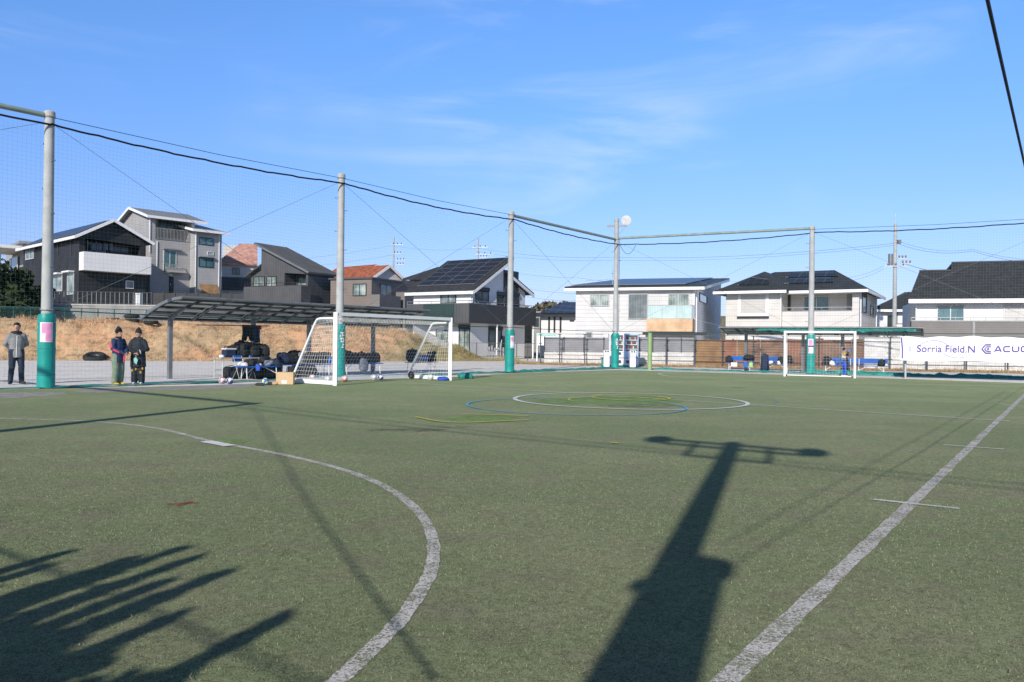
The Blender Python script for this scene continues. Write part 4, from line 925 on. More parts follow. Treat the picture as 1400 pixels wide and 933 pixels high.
net_pole('grey net pole with teal pad behind the far goal, pink and white posters', PE, [('poster', 1.02, 1.74, -36, 30, 'poster_white'), ('poster_print', 1.40, 1.70, -24, 20, 'poster_pink'), ('poster_print', 1.33, 1.40, -36, 44, 'poster_band'), ('poster_print', 1.06, 1.3, -34, -18, 'poster_pink')])
# floodlight on the corner pole
vx = Vector((.96, -.27, 0)); q = MB(); q.bar(PD + vx * -.55 + Vector((0, 0, 7.95)), PD + vx * .6 + Vector((0, 0, 7.95)), .07, .10); q.bar(PD + vx * -.5 + Vector((0, 0, 7.93)), PD + Vector((0, 0, 7.35)), .03); q.bar(PD + vx * .55 + Vector((0, 0, 7.93)), PD + Vector((0, 0, 7.35)), .03); q.build('crossarm', MATS['steel_grey'], tD)
lc = PD + vx * .52 + Vector((0, -.1, 8.22)); ax = Vector((-.25, -.9, -.25)).normalized(); fl = MB(); fl.tube([lc - ax * .3, lc - ax * .22, lc, lc + ax * .02], [.08, .16, .26, .27], 18); flo = fl.build('floodlight', MATS['lamp_white'], tD, True)
q = MB(); q.tube([lc + ax * .021, lc + ax * .035], [.25, .24], 18); q.build('lens', MATS['lamp_clear'], flo); q = MB(); q.bar(lc - ax * .1 + Vector((0, 0, -.05)), PD + vx * .52 + Vector((0, 0, 7.98)), .05); q.build('bracket', MATS['steel_grey'], flo)
q = MB(); q.tube([PD + Vector((.17, -.05, z)) for z in (2.1, 4, 6, 7.2)], .02, 6); q.build('conduit', MATS['steel_grey'], tD)

def up(p, z): return Vector((p.x, p.y, z))
def beam(label, a, b, z=TOPZ + .02, r=.07):
    q = MB(); d = (b - a).normalized(); q.tube([up(a, z) + d * .15, up(b, z) - d * .15], r, 10); o = q.build('cross_beam', MATS['beam_green'], None, True, up(a, z)); return tag(o, label, 'beam', 'steel beams between the pole tops')
beam('pale green steel beam at pole top height, leaving the frame at upper left', C0, PA)
beam('pale green steel beam between the corner floodlight pole and the pole to its left', PC, PD, TOPZ - .02)
beam('pale steel beam from the corner floodlight pole to the pole behind the far goal', PD, PE, TOPZ + .05)
def cable(label, a, b, r=.028, sag=.12, wig=.017, n=40, m='cable_black', name='cable', group=None):
    a, b = Vector(a), Vector(b); q = MB(); P = []; ph = random.uniform(0, 6)
    for i in range(n + 1):
        t = i / n; p = a.lerp(b, t); p.z -= sag * 4 * t * (1 - t); p.z += wig * math.sin(ph + t * 41) * .6 + wig * math.sin(ph + t * 97) * .4; P.append(p)
    q.tube(P, r, 6); o = q.build(name, MATS[m], None, True, a); return tag(o, label, 'cable', group)
GC = 'black rope bundles along the top of the net'
o_ = Vector((.1, -.1, 0))
cable('thick black rope bundle along the net top at the left edge of the frame', up(C0, 7.05) + o_, up(PA, 6.98) + o_, group=GC)
cable('thick black rope bundle between the two leftmost net poles', up(PA, 6.98) + o_, up(PB, 7.0) + o_, sag=.15, group=GC)
cable('thick black rope bundle between the pole at the near goal and the next', up(PB, 7.0) + o_, up(PC, 6.98) + o_, sag=.17, group=GC)
cable('black rope bundle under the sloping beam left of the floodlight pole', up(PC, 6.98) + o_, up(PD, 6.9) + o_, sag=.12, group=GC)
cable('black rope bundle under the beam right of the floodlight pole', up(PD, 6.9) + o_, up(PE, 7.02) + o_, sag=.15, group=GC)
cable('black rope bundle running off to the right from the far goal pole', up(PE, 7.05) + o_, up(PF, 7.1) + o_, sag=.15, group=GC)
cable('dangling black cable loop below the floodlight pole crossing', up(PD, 6.9) + Vector((.2, 0, 0)), up(PD, 6.82) + Vector((1.0, -.5, 0)), .012, .5, 0, 16)
SP = [(C0, PA, 'left edge'), (PA, PB, 'first'), (PB, PC, 'second'), (PC, PD, 'third'), (PD, PE, 'back'), (PE, PF, 'right')]
WHERE = {'left edge': 'left of the nearest pole', 'first': 'between the two leftmost poles', 'second': 'between the near goal pole and the next pole', 'third': 'left of the corner floodlight pole', 'back': 'between the floodlight pole and the far goal pole', 'right': 'right of the far goal pole, above the banner'}
for a, b, k in SP:
    d = (b - a).normalized(); nrm = Vector((d.y, -d.x, 0)); L = (b - a).length; o = nrm * .02
    t = thing('safety_net', 'fine dark green ball stop net ' + WHERE[k], 'net', a, 'ball stop nets between the poles')
    q = MB(); w = .0010 if k in ('left edge', 'first', 'second') else .0012; st = .11 if k in ('left edge', 'first', 'second') else .125
    n = int(L / st)
    for i in range(1, n):
        p = a + d * (L * i / n) + o; z1 = 6.98 - .2 * 4 * (i / n) * (1 - i / n)
        q.poly([up(p - d * w, .12), up(p + d * w, .12), up(p + d * w, z1), up(p - d * w, z1)])
    m_ = int(6.8 / st)
    for j in range(1, m_ + 1):
        z = .12 + j * st
        if z > 6.8: break
        p0, p1 = a + o, b + o; q.poly([up(p0, z - w), up(p1, z - w), up(p1, z + w), up(p0, z + w)])
    q.build('mesh', MATS['net_dark'], t)
    q = MB(); P = [up(a.lerp(b, i / 12) + o, 2.07 - .16 * (i / 12) * (1 - i / 12)) for i in range(13)]; q.tube(P, .016, 5); q.build('rope', MATS['wire_green'], t)
    q = MB(); P0 = []; nn = 50                # slack net lying along the ground
    hb = {'left edge': .04, 'first': .05, 'second': .08, 'third': .14, 'back': .13, 'right': .30}[k]
    for i in range(nn + 1):
        c = a.lerp(b, i / nn); hz = hb * (.45 + .9 * abs(noise.noise(c * .9)) + .3 * noise.noise(c * 4)); wv = .16 + .22 * abs(noise.noise(c * .7 + Vector((3, 0, 0)))); row = []
        for j in range(7):
            s_ = j / 6; row.append(c + nrm * (wv * (s_ * 2 - 1) + .1 * noise.noise(c * 3)) + Vector((0, 0, .022 + hz * math.sin(math.pi * s_) * (.8 + .4 * noise.noise(Vector((c.x * 5, c.y * 5, j * 1.7)))))))
        P0.append(row)
    q.add([p for r_ in P0 for p in r_], [(i * 7 + j, i * 7 + j + 1, (i + 1) * 7 + j + 1, (i + 1) * 7 + j) for i in range(nn) for j in range(6)]); q.build('net_skirt', MATS['net_green'], t)
    wr = MB(); back = nrm * -.03
    wr.tube([up(a, 7.08) + back, up(b, 1.98) + back], .006, 5); w1 = wr.build('brace_wire', MATS['wire_grey'], None, False, up(a, 7.08)); tag(w1, 'thin steel wire falling rightwards, net ' + WHERE[k], 'wire', 'diagonal bracing wires')
    wr = MB(); wr.tube([up(a, 1.98) + back, up(b, 7.08) + back], .0055, 5); w1 = wr.build('brace_wire', MATS['wire_grey'], None, False, up(a, 1.98)); tag(w1, 'thin steel wire rising rightwards, net ' + WHERE[k], 'wire', 'diagonal bracing wires')
    if k in ('first', 'second', 'right'):
        wr = MB(); wr.tube([up(a, TOPZ), up(a.lerp(b, .5), TOPZ - .07), up(b, TOPZ)], .010, 5); w1 = wr.build('top_wire', MATS['wire_green'], None, False, up(a, TOPZ)); tag(w1, 'straight thin wire joining the pole tops ' + WHERE[k], 'wire', 'top wires')

# ================================================================== behind the camera: what throws the shadows
nd = (L0 - P1).normalized()
t = thing('light_pole', 'floodlight pole behind the camera, seen by its long T shaped shadow on the turf', 'light pole', L0)
q = MB(); q.tube([up(L0, z) for z in (-.1, 3, 7.3)], [.135, .13, .115], 16); q.build('shaft', MATS['pole_concrete'], t, True)
q = MB(); q.bar(up(L0, 7.16) - nd * 1.0, up(L0, 7.16) + nd * 1.0, .08, .08); q.bar(up(L0, 6.94) - nd * .95, up(L0, 6.94) + nd * .95, .07, .07); q.bar(up(L0, 6.45) - nd * .5, up(L0, 6.45) + nd * .5, .06, .06)
for s_ in (-.5, .5): q.bar(up(L0, 6.42) + nd * s_, up(L0, 7.16) + nd * s_, .06, .06)
q.build('crossarm', MATS['steel_grey'], t)
for s_ in (-1.06, 1.04):
    c = up(L0, 7.13) + nd * s_; ax = (SD * .8 + Vector((0, 0, -.5))).normalized(); f_ = MB(); f_.tube([c - ax * .25, c - ax * .12, c + ax * .02], [.08, .17, .20], 16); f_.build('floodlight', MATS['lamp_white'], t, True)
q = MB(); c = up(L0, 3.6) + nd * .20; q.box((c.x, c.y, 2.65), (.18, .22, 2.9), math.atan2(nd.y, nd.x)); c = up(L0, 4) + nd * .22; q.box((c.x, c.y, 4.02), (.26, .1, .14), math.atan2(nd.y, nd.x)); c = up(L0, 3.2) + nd * -.14; q.box((c.x, c.y, 3.72), (.08, .1, .08), math.atan2(nd.y, nd.x)); q.build('control_box', MATS['steel_grey'], t)
t = thing('net_pole', 'net pole off to the left, seen by its straight shadow across the turf', 'pole', P1, 'net poles round the pitch')
q = MB(); q.tube([up(P1, z) for z in (-.1, 3, 7.3)], [.165, .15, .128], 14); q.build('shaft', MATS['pole_concrete'], t, True)
q = MB(); q.tube([up(P1, 7.22), up(C0, 7.22)], .08, 8); tag(q.build('cross_beam', MATS['beam_green'], None, True, up(P1, 7.2)), 'steel beam off to the left, seen by the angled shadow behind the arc', 'beam', 'steel beams between the pole tops')
for dz, r_ in ((0, .012), (-.3, .015)):
    cable('net top cable behind the camera, seen by its faint shadow crossing the turf', up(P1, 7.15 + dz), up(L0, 6.6 + dz * .5), r_, .12, .01, 24, group='cables behind the camera')
    cable('net top cable behind the camera, seen by its faint shadow crossing the turf', up(L0, 6.6 + dz * .5), up(L0 + nd * 11, 6.7 + dz * 1.2), r_, .1, .01, 24, group='cables behind the camera')
def sunplane_pt(g0, g1, px, py):             # point of the sight line that lies over the shadow line g0-g1
    nn = (g1 - g0).cross(SUNV).normalized(); r = ray(px, py); return CAM + r * ((g0 - CAM).dot(nn) / r.dot(nn))
ga, gb = G(1000, 775), G(1391, 540)
k0, k1 = sunplane_pt(ga, gb, 1350, 0), sunplane_pt(ga, gb, 1400, 222)
dk = (k1 - k0); k2 = k1 + dk.normalized() * 40; k2.z = 1.9
hbase = ga - SD * 0; tt = (L0 - ga).dot(SD)
cs = ga + SUNV * (-(4.1) / math.sin(SUN_EL)) ; cs = Vector((cs.x, cs.y, 4.1))
q = MB(); q.tube([cs, k0 + (cs - k0) * .4, k0, k0.lerp(k1, .5), k1, k1 + dk * .6, k2], .0065, 6); tag(q.build('cable', MATS['cable_black'], None, True, cs), 'black cable slanting down the upper right corner of the sky', 'cable')
ga, gb = G(985, 748), G(1345, 552)
def lift(g, hgt): return g - SUNV * (hgt / math.sin(SUN_EL))
q = MB(); q.tube([lift(ga, 4.25), lift(ga.lerp(gb, .25), 4.3), lift(gb, 4.9), lift(gb + (gb - ga) * .4, 5.1)], .0075, 6); tag(q.build('cable', MATS['cable_black'], None, True, lift(ga, 4.25)), 'second cable above the right side of the pitch, seen by its shadow near the touchline', 'cable')
# brace wires whose shadows cross the lower left
for pts, r_, lab in ((((345, 553), (425, 690), (600, 930)), .0085, 'stay rope off to the left, seen by its soft shadow inside the penalty arc'), (((-60, 722), (0, 752), (190, 826), (420, 930), (470, 955)), .012, 'stay rope off to the left, seen by its shadow across the spiky shrub shadow')):
    gp = [G(*p) for p in pts]; hs = [7.1 - 5.3 * (p - gp[0]).length / (gp[-1] - gp[0]).length for p in gp] if r_ < .012 else [1.9, 2.2, 2.9, 3.9, 4.2]
    q = MB(); q.tube([lift(p, h_) for p, h_ in zip(gp, hs)], r_, 6); tag(q.build('stay_rope', MATS['cable_black'], None, True, lift(gp[0], hs[0])), lab, 'rope')

# juniper hedge behind the camera, to the left
def leafcloud(mb, c, r, n, s0, s1, up_=.3):
    for i in range(n):
        v = Vector((random.gauss(0, 1), random.gauss(0, 1), random.gauss(0, 1))).normalized() * random.random() ** .4
        p = c + Vector((v.x * r[0], v.y * r[1], v.z * r[2])); leafquad(mb, p, random.uniform(s0, s1), up_)
def leafquad(mb, p, s_, up_=.3):
    a = Vector((random.gauss(0, 1), random.gauss(0, 1), random.gauss(0, 1) + up_)).normalized(); b = a.cross(Vector((random.gauss(0, 1), random.gauss(0, 1), random.gauss(0, 1)))).normalized() * (s_ * .45)
    mb.poly([p - a * s_ * .6, p + b, p + a * s_ * .7, p - b])
hl0 = P1 + (L0 - P1) * 0; hn = Vector((nd.y, -nd.x, 0)); hn = hn if hn.dot(CAM - P1) > 0 else -hn
base_line = P1 + hn * .55
spires = [(178, 768, .17), (100, 757, .14), (250, 753, .24), (263, 768, .22), (312, 785, .24), (242, 846, .2), (388, 848, .26), (120, 915, .22), (225, 800, .2), (150, 790, .2), (60, 780, .2), (40, 830, .3), (160, 850, .3), (20, 890, .3), (100, 870, .3)]
grp = 'junipers behind the camera'
for tn, sel in enumerate((spires[0:2] + spires[9:12], spires[2:5] + spires[8:9] + spires[12:13], spires[5:8] + spires[13:15])):
    q = MB(); cen = Vector((0, 0, 0)); bases = []
    for px, py, w in sel:
        gp = G(px, py); den = SD.cross(nd).z; L = (gp - base_line).cross(nd).z / den; hgt = L / COT; b0 = gp - SD * L; bases.append(b0)
        ln = min(hgt - .3, random.uniform(1.5, 2.1))
        for i in range(640):
            u = random.random() ** .75; r_ = w * .58 * (1 - u) ** .75 * random.random() ** .5; a = random.uniform(0, 6.28)
            p = up(b0, hgt - ln + ln * u) + Vector((math.cos(a) * r_, math.sin(a) * r_, 0)); leafquad(q, p, random.uniform(.05, .15), 1.6)
    c = sum(bases, Vector()) / len(bases)
    t = thing('juniper', 'spiky juniper behind the camera, seen by its pointed shadow at the lower left', 'tree', c, grp)
    q.build('crown', MATS['leaf_juniper'], t)
    q = MB()
    for b_ in bases: leafcloud(q, up(c.lerp(b_, .8), 1.35), (.34, .34, .9), 700, .08, .15, .8)
    q.build('lower_foliage', MATS['leaf_juniper'], t)
    q = MB(); q.tube([up(c, -.05), up(c, .6), up(c, 1.5)], [.09, .07, .03], 8)
    for b_ in bases: q.tube([up(c, .3), up(c.lerp(b_, .7), .9), up(b_, 1.6)], [.05, .04, .02], 6)
    q.build('trunk', MATS['bark'], t)

# ================================================================== GOALS
def netting(mb, p00, p10, p11, p01, nu, nv, w=.003, sagv=Vector((0, 0, 0))):
    f = lambda u, v: p00.lerp(p10, u).lerp(p01.lerp(p11, u), v) + sagv * (16 * u * (1 - u) * v * (1 - v))
    for i in range(nu + 1): mb.tube([f(i / nu, j / 8) for j in range(9)], w, 3, False)
    for j in range(nv + 1): mb.tube([f(i / 10, j / nv) for i in range(11)], w, 3, False)
g0, g1 = Vector((-5.24, 23.9, 0)), Vector((-2.14, 27.97, 0)); gd = (g1 - g0).normalized(); gn = Vector((-gd.y, gd.x, 0)); Hg = 2.15
t = thing('soccer_goal', 'white wheeled soccer goal with balls in its net, near goal at left', 'goal', g0)
for p in (g0, g1): q = MB(); q.bar(up(p, .02), up(p, Hg + .05), .12, .12); q.build('post', MATS['white_paint'], t)
q = MB(); q.bar(up(g0, Hg) + gd * .062, up(g1, Hg) - gd * .062, .12, .10); q.build('crossbar', MATS['white_paint'], t)
for p in (g0, g1):
    q = MB(); P = [up(p, 2.02) + gn * .06, up(p, 2.02) + gn * .72, up(p, 1.99) + gn * .85, up(p, 1.88) + gn * .95, up(p, .20) + gn * 2.0]; q.tube(P, .038, 10); q.build('stanchion', MATS['white_paint'], t, True)
q = MB()
for p in (g0, g1): q.bar(up(p, .10) + gn * .065, up(p, .10) + gn * 2.05, .14, .12)
q.bar(up(g0, .10) + gn * 2.0 + gd * .075, up(g1, .10) + gn * 2.0 - gd * .075, .14, .12); q.build('ground_frame', MATS['white_paint'], t)
q = MB(); wc = up(g1, .16) + gn * 1.75 - gd * .14; q.torus(wc, .10, .038, gd, 18, 8); q.tube([wc - gd * .05, wc + gd * .12], .03, 8); q.build('wheel', MATS['rubber'], t)
q = MB(); T0, T1 = up(g0, 2.06) + gn * .05, up(g1, 2.06) + gn * .05; M0, M1 = up(g0, 1.95) + gn * .9, up(g1, 1.95) + gn * .9; B0, B1 = up(g0, .18) + gn * 2.0, up(g1, .18) + gn * 2.0; F0, F1 = up(g0, .15) + gn * .05, up(g1, .15) + gn * .05
netting(q, T0, T1, M1, M0, 40, 7); netting(q, M0, M1, B1, B0, 40, 16, .003, -gn * .05)
for T, M, B, F_ in ((T0, M0, B0, F0), (T1, M1, B1, F1)): netting(q, F_, B, M, T, 14, 15, .003)
q.build('net', MATS['net_white'], t)
f0, f1 = Vector((12.12, 35.75, 0)), Vector((14.72, 34.55, 0)); fd = (f1 - f0).normalized(); fn = Vector((-fd.y, fd.x, 0)); Hf = 2.0
t = thing('soccer_goal', 'small white futsal goal at the far end in front of the benches', 'goal', f0)
for p in (f0, f1): q = MB(); q.bar(up(p, .02), up(p, Hf + .04), .09, .09); q.build('post', MATS['white_paint'], t)
q = MB(); q.bar(up(f0, Hf) + fd * .046, up(f1, Hf) - fd * .046, .09, .08); q.build('crossbar', MATS['white_paint'], t)
q = MB()
for p, in ((f0,), (f1,)): q.tube([up(p, Hf - .03) + fn * .05, up(p, Hf - .03) + fn * .75, up(p, Hf - .15) + fn * .86, up(p, .12) + fn * .9, up(p, .05) + fn * .82, up(p, .05) + fn * .05], .026, 8)
q.tube([up(f0, .05) + fn * .86, up(f1, .05) + fn * .86], .026, 8); q.build('back_frame', MATS['white_paint'], t, True)
q = MB(); b0, b1 = up(f0, Hf - .05) + fn * .82, up(f1, Hf - .05) + fn * .82
netting(q, up(f0, Hf - .03), up(f1, Hf - .03), b1, b0, 22, 6, .0022); netting(q, b0, b1, up(f1, .08) + fn * .88, up(f0, .08) + fn * .88, 22, 15, .0022)
for p in (f0, f1): netting(q, up(p, .08), up(p, .08) + fn * .88, up(p, Hf - .05) + fn * .82, up(p, Hf - .05), 7, 15, .0022)
q.build('net', MATS['net_white'], t)
for p in (f0, f1): q = MB(); q.box((p.x + fn.x * .4, p.y + fn.y * .4, .05), (.3, .1, .1), math.atan2(fn.y, fn.x)); q.build('weight', MATS['rubber'], t)
# ================================================================== SHELTERS
FD = (PB - PA).normalized(); FN = Vector((-FD.y, FD.x, 0))          # along / behind the left net
def LF(s, p, z=0.0): return PA + FD * s + FN * p + Vector((0, 0, z))
BD = (PE - PD).normalized(); BN = Vector((-BD.y, BD.x, 0))          # along / behind the back net
if BN.y < 0: BN = -BN
def BF(s, p, z=0.0): return PD + BD * s + BN * p + Vector((0, 0, z))
def shelter(label, fr, s0, s1, pf, pb, zf, zb, posts, pp, bays, flat=False):
    t = thing('shelter', label, 'shelter', fr(s0, pp))
    def arc(u):                              # u 0 at the low back, 1 at the high front
        p = pb + (pf - pb) * u; z = zb + (zf - zb) * (math.sin(u * math.pi / 2) ** (1.0 if not flat else 1.3)); return p, z
    K = 8
    q = MB(); q.tube([fr(s0, *arc(1)), fr(s1, *arc(1))], .05, 8); q.tube([fr(s0, *arc(0)), fr(s1, *arc(0))], .045, 8); q.build('edge_beam', MATS['steel_grey'], t, True)
    for i in range(bays + 1):
        s_ = s0 + (s1 - s0) * i / bays; q = MB(); P = [fr(s_, arc(k / K)[0], arc(k / K)[1] - .02) for k in range(K + 1)]
        for a, b in zip(P, P[1:]): q.bar(a, b, .05, .09)
        q.build('rib', MATS['steel_grey'], t)
    q = MB()
    for k in range(1, 6):
        p, z = arc(k / 6); q.bar(fr(s0, p, z - .03), fr(s1, p, z - .03), .05, .05)
    q.build('purlin', MATS['canopy_dark'], t)
    q = MB()
    for i in range(bays):
        a, b = s0 + (s1 - s0) * i / bays + .03, s0 + (s1 - s0) * (i + 1) / bays - .03
        for k in range(K):
            (p, z), (p2, z2) = arc(k / K), arc((k + 1) / K); q.slab([fr(a, p, z + .05), fr(b, p, z + .05), fr(b, p2, z2 + .05), fr(a, p2, z2 + .05)], .012)
    q.build('roof_sheet', MATS['canopy_sheet'], t)
    q = MB()                                 # lighter translucent strips
    for i in range(bays * 2):
        a, b = s0 + (s1 - s0) * i / (bays * 2) + .10, s0 + (s1 - s0) * (i + 1) / (bays * 2) - .10
        for u in (.16, .36, .56, .76):
            (p, z), (p2, z2) = arc(u - .045), arc(u + .045); q.slab([fr(a, p, z - .055), fr(b, p, z - .055), fr(b, p2, z2 - .055), fr(a, p2, z2 - .055)], .008)
    q.build('light_panel', MATS['plate_translucent'], t)
    for s_ in posts:
        u = (pp - pb) / (pf - pb); zt = arc(max(0, u))[1] - .04
        q = MB(); c = fr(s_, pp); q.bar(up(c, -.02), up(c, zt), .13, .13, (FD.x, FD.y, 0)); q.build('post', MATS['steel_grey'], t)
        q = MB(); q.bar(up(c, zt - .12) , fr(s_, pp + (pf - pp) * .45, arc(.5)[1] - .06), .07, .10); q.build('arm', MATS['steel_grey'], t)
    return t
shelter('long arched grey shelter on posts behind the left net, bags stored below', LF, 4.25, 15.2, .92, 3.6, 2.66, 2.02, (5.1, 8.3, 10.8, 14.1), 3.2, 6)
# right hand shelter, net draped over it
sL, sR = -.1, 0
def s_at(px, p):                             # distance along the back net seen at that pixel column
    lo, hi = 0.0, 16.0
    for _ in range(40):
        m = (lo + hi) / 2; c = BF(m, p); u = 700 + (RC.transposed() @ (c + Vector((0, 0, 1.35)) - CAM)).x / -(RC.transposed() @ (c + Vector((0, 0, 1.35)) - CAM)).z * F
        if u < px: lo = m
        else: hi = m
    return (lo + hi) / 2
s0, s1 = s_at(984, 1.0), s_at(1262, 1.0)
sh2 = shelter('low shelter with green net draped over its roof, above the blue benches at right', BF, s0, s1, .75, 3.0, 2.32, 2.0, (s_at(1020, 2.2), s_at(1098, 2.2), s_at(1152, 2.2), s_at(1237, 2.2)), 2.2, 6, True)
q = MB(); nn = 60; rows = []
for i in range(nn + 1):
    s_ = s0 + 2.0 + (s1 - s0 - 2.3) * i / nn; row = []
    for j in range(7):
        u = j / 6; p = .55 + u * .35; z = 2.32 - (1 - u) * (.17 + .12 * noise.noise(Vector((s_ * 1.3, j, 0)))) + .05 * noise.noise(Vector((s_ * 4, j * 2, 3))); row.append(BF(s_, p + .05 * noise.noise(Vector((s_ * 3, j, 7))), z))
    rows.append(row)
q.add([p for r_ in rows for p in r_], [(i * 7 + j, i * 7 + j + 1, (i + 1) * 7 + j + 1, (i + 1) * 7 + j) for i in range(nn) for j in range(6)]); tag(q.build('draped_net', MATS['net_green'], None, False, BF(s0 + 2, .6, 2.2)), 'green netting gathered along the front edge of the right shelter roof', 'net')

# ================================================================== FURNITURE
def bench(name, label, c, d, L, group, back=True, m='bench_blue', depth=.34, zs=.42):
    d = Vector(d).normalized(); n = Vector((-d.y, d.x, 0)); n = n if n.y > 0 else -n; c = Vector(c); a, b = c - d * L / 2, c + d * L / 2
    t = thing(name, label, 'bench', c, group)
    q = MB(); q.prism([up(a - n * depth / 2, zs), up(b - n * depth / 2, zs), up(b + n * depth / 2, zs), up(a + n * depth / 2, zs)], (0, 0, .035)); bevel(q.build('seat', MATS[m], t), .01)
    if back:
        q = MB(); q.prism([up(a + n * (depth / 2 + .02), zs + .14), up(b + n * (depth / 2 + .02), zs + .14), up(b + n * (depth / 2 + .05), zs + .14), up(a + n * (depth / 2 + .05), zs + .14)], (0, 0, .24)); bevel(q.build('backrest', MATS[m], t), .01)
    for e in (a + d * .18, b - d * .18):
        q = MB(); q.tube([up(e - n * depth * .48, .03), up(e - n * depth * .38, zs - .02)], .016, 6); q.tube([up(e + n * depth * .55, .03), up(e + n * depth * .40, zs - .02)] + ([up(e + n * (depth * .5 + .03), zs + .36)] if back else []), .016, 6); q.tube([up(e - n * depth * .4, .2), up(e + d * (.35 if (e - a).length < L / 2 else -.35), zs - .02)], .011, 6); q.build('leg', MATS['white_paint'], t)
    return t
def bag(name, label, c, size, rz, m, group=None, cat='bag', lean=0.0):
    c = Vector(c); w, dp, h = size; t = thing(name, label, cat, c, group)
    M = Matrix.Rotation(rz, 3, 'Z') @ Matrix.Rotation(lean, 3, 'X')
    q = MB(); q.ball((0, 0, 0), (w / 2, dp / 2, h / 2), 18, 12, .5)
    for i, v in enumerate(q.v):
        k = 1 + .30 * noise.noise(v * 5 + c) + .16 * noise.noise(v * 13 + c); v = v * k; v.x *= 1 - .18 * (v.z / h + .5) ; q.v[i] = c + Vector((0, 0, h / 2)) + M @ v
    q.build('body', MATS[m], t, True)
    q = MB(); q.ball((0, 0, 0), (w * .36, dp * .2, h * .26), 12, 8, .6)
    for i, v in enumerate(q.v): q.v[i] = c + Vector((0, 0, h / 2)) + M @ (v + Vector((0, -dp * .46, -h * .14)))
    q.build('front_pocket', MATS[m], t, True)
    q = MB(); q.tube([c + Vector((0, 0, h / 2)) + M @ Vector(p) for p in ((-w * .14, 0, h * .46), (-w * .1, 0, h * .57), (w * .1, 0, h * .57), (w * .14, 0, h * .46))], .012, 6); q.build('handle', MATS['bag_black'], t)
    return t
def clump(name, label, c, size, m, cat, group=None, seed=0):      # crumpled cloth
    c = Vector(c); q = MB(); q.ball((0, 0, 0), (size[0] / 2, size[1] / 2, size[2] / 2), 18, 12, .8)
    for i, v in enumerate(q.v):
        k = 1 + .35 * noise.noise(v * 5 / max(size) * .5 + Vector((seed, seed, 0))) + .12 * noise.noise(v * 16 + Vector((seed, 0, 0))); v = v * k; v.z = max(v.z, -size[2] * .42); q.v[i] = c + Vector((0, 0, size[2] * .42)) + v
    return tag(q.build(name, MATS[m], None, True, c), label, cat, group)
random.seed(21)
# left shelter: table, benches, bags
def LX(px, p):                               # place along the left net by column
    lo, hi = -3.0, 22.0
    for _ in range(40):
        m = (lo + hi) / 2; v = RC.transposed() @ (LF(m, p, 1.0) - CAM); u = 700 + v.x / -v.z * F
        if u < px: lo = m
        else: hi = m
    return (lo + hi) / 2
pt = 1.9
a, b = LX(296, pt), LX(366, pt); c = LF((a + b) / 2, pt); Lt = b - a
t = thing('folding_table', 'folding table with pale top and grey legs under the left shelter, loaded with bags', 'table', c)
q = MB(); q.prism([LF(a, pt - .3, .70), LF(b, pt - .3, .70), LF(b, pt + .3, .70), LF(a, pt + .3, .70)], (0, 0, .035)); q.build('table_top', MATS['table_top'], t)
for s_ in (a + .08, b - .08):
    for p_ in (pt - .25, pt + .25): q = MB(); q.bar(LF(s_, p_, .02), LF(s_, p_, .698), .035); q.build('leg', MATS['steel_galv'], t)
q = MB(); q.bar(LF(a + .1, pt + .25, .3), LF(b - .1, pt + .25, .3), .03); q.build('stretcher', MATS['steel_galv'], t)
for px, p_, h in ((352, 1.5, .62), (361, 1.55, .75), (369, 1.5, .66), (377, 1.55, .55), (366, 1.35, .5)): bag('sports_bag', 'tall black bag standing between the table and the blue bench', LF(LX(px, p_), p_, .0), (.46, .34, h), math.atan2(FD.y, FD.x) + random.uniform(-.5, .5), 'bag_black', 'bags standing by the bench')
# cool box
c = LF(LX(313, pt - .05), pt - .05, .74); t = thing('cool_box', 'navy cool box with a white lid rim on the table end', 'cool box', c)
rz = math.atan2(FD.y, FD.x); q = MB(); q.box((c.x, c.y, c.z + .13), (.40, .28, .26), rz); bevel(q.build('body', MATS['bag_navy'], t), .03); q = MB(); q.box((c.x, c.y, c.z + .285), (.42, .30, .045), rz); bevel(q.build('lid', MATS['cloth_white'], t), .015); q = MB(); q.tube([c + FD * s_ + Vector((0, 0, z)) for s_, z in ((-.2, .2), (-.16, .38), (.16, .38), (.2, .2))], .012, 6); q.build('handle', MATS['bag_black'], t)
GB = 'dark bags heaped on the table'; lab = 'black sports bag in the heap on the table under the left shelter'
for px, dp, w, h in ((324, .05, .42, .40), (332, -.05, .42, .46), (340, .1, .44, .44), (347, -.1, .42, .40), (354, .1, .42, .42), (361, -.02, .38, .40), (328, .28, .40, .56), (318, .25, .40, .42), (337, .3, .42, .52), (350, .3, .42, .48), (344, .28, .36, .40), (358, .26, .36, .44)):
    bag('sports_bag', lab, LF(LX(px, pt + dp), pt + dp, .735), (w, .34, h), rz + random.uniform(-.4, .4), 'bag_black' if px != 345 else 'bag_navy', GB)
for px, m in ((316, 'bag_black'), (327, 'bag_black'), (338, 'bag_navy'), (350, 'bag_black'), (360, 'bag_black')): bag('sports_bag', 'black bag pushed under the table below the left shelter', LF(LX(px, pt + .1), pt + .1, .0), (.62, .4, .42), rz + random.uniform(-.3, .3), m, 'bags under the table')
clump('towel', 'small white cloth at the left end of the table', LF(a + .08, pt - .2, .735), (.18, .14, .10), 'cloth_white', 'cloth', seed=3)
pb_ = 1.05
bx0, bx1 = LX(328, pb_), LX(381, pb_)
bench('bench', 'blue bench with white legs in front of the loaded table', LF((bx0 + bx1) / 2, pb_), FD, bx1 - bx0, 'blue benches under the left shelter', False)
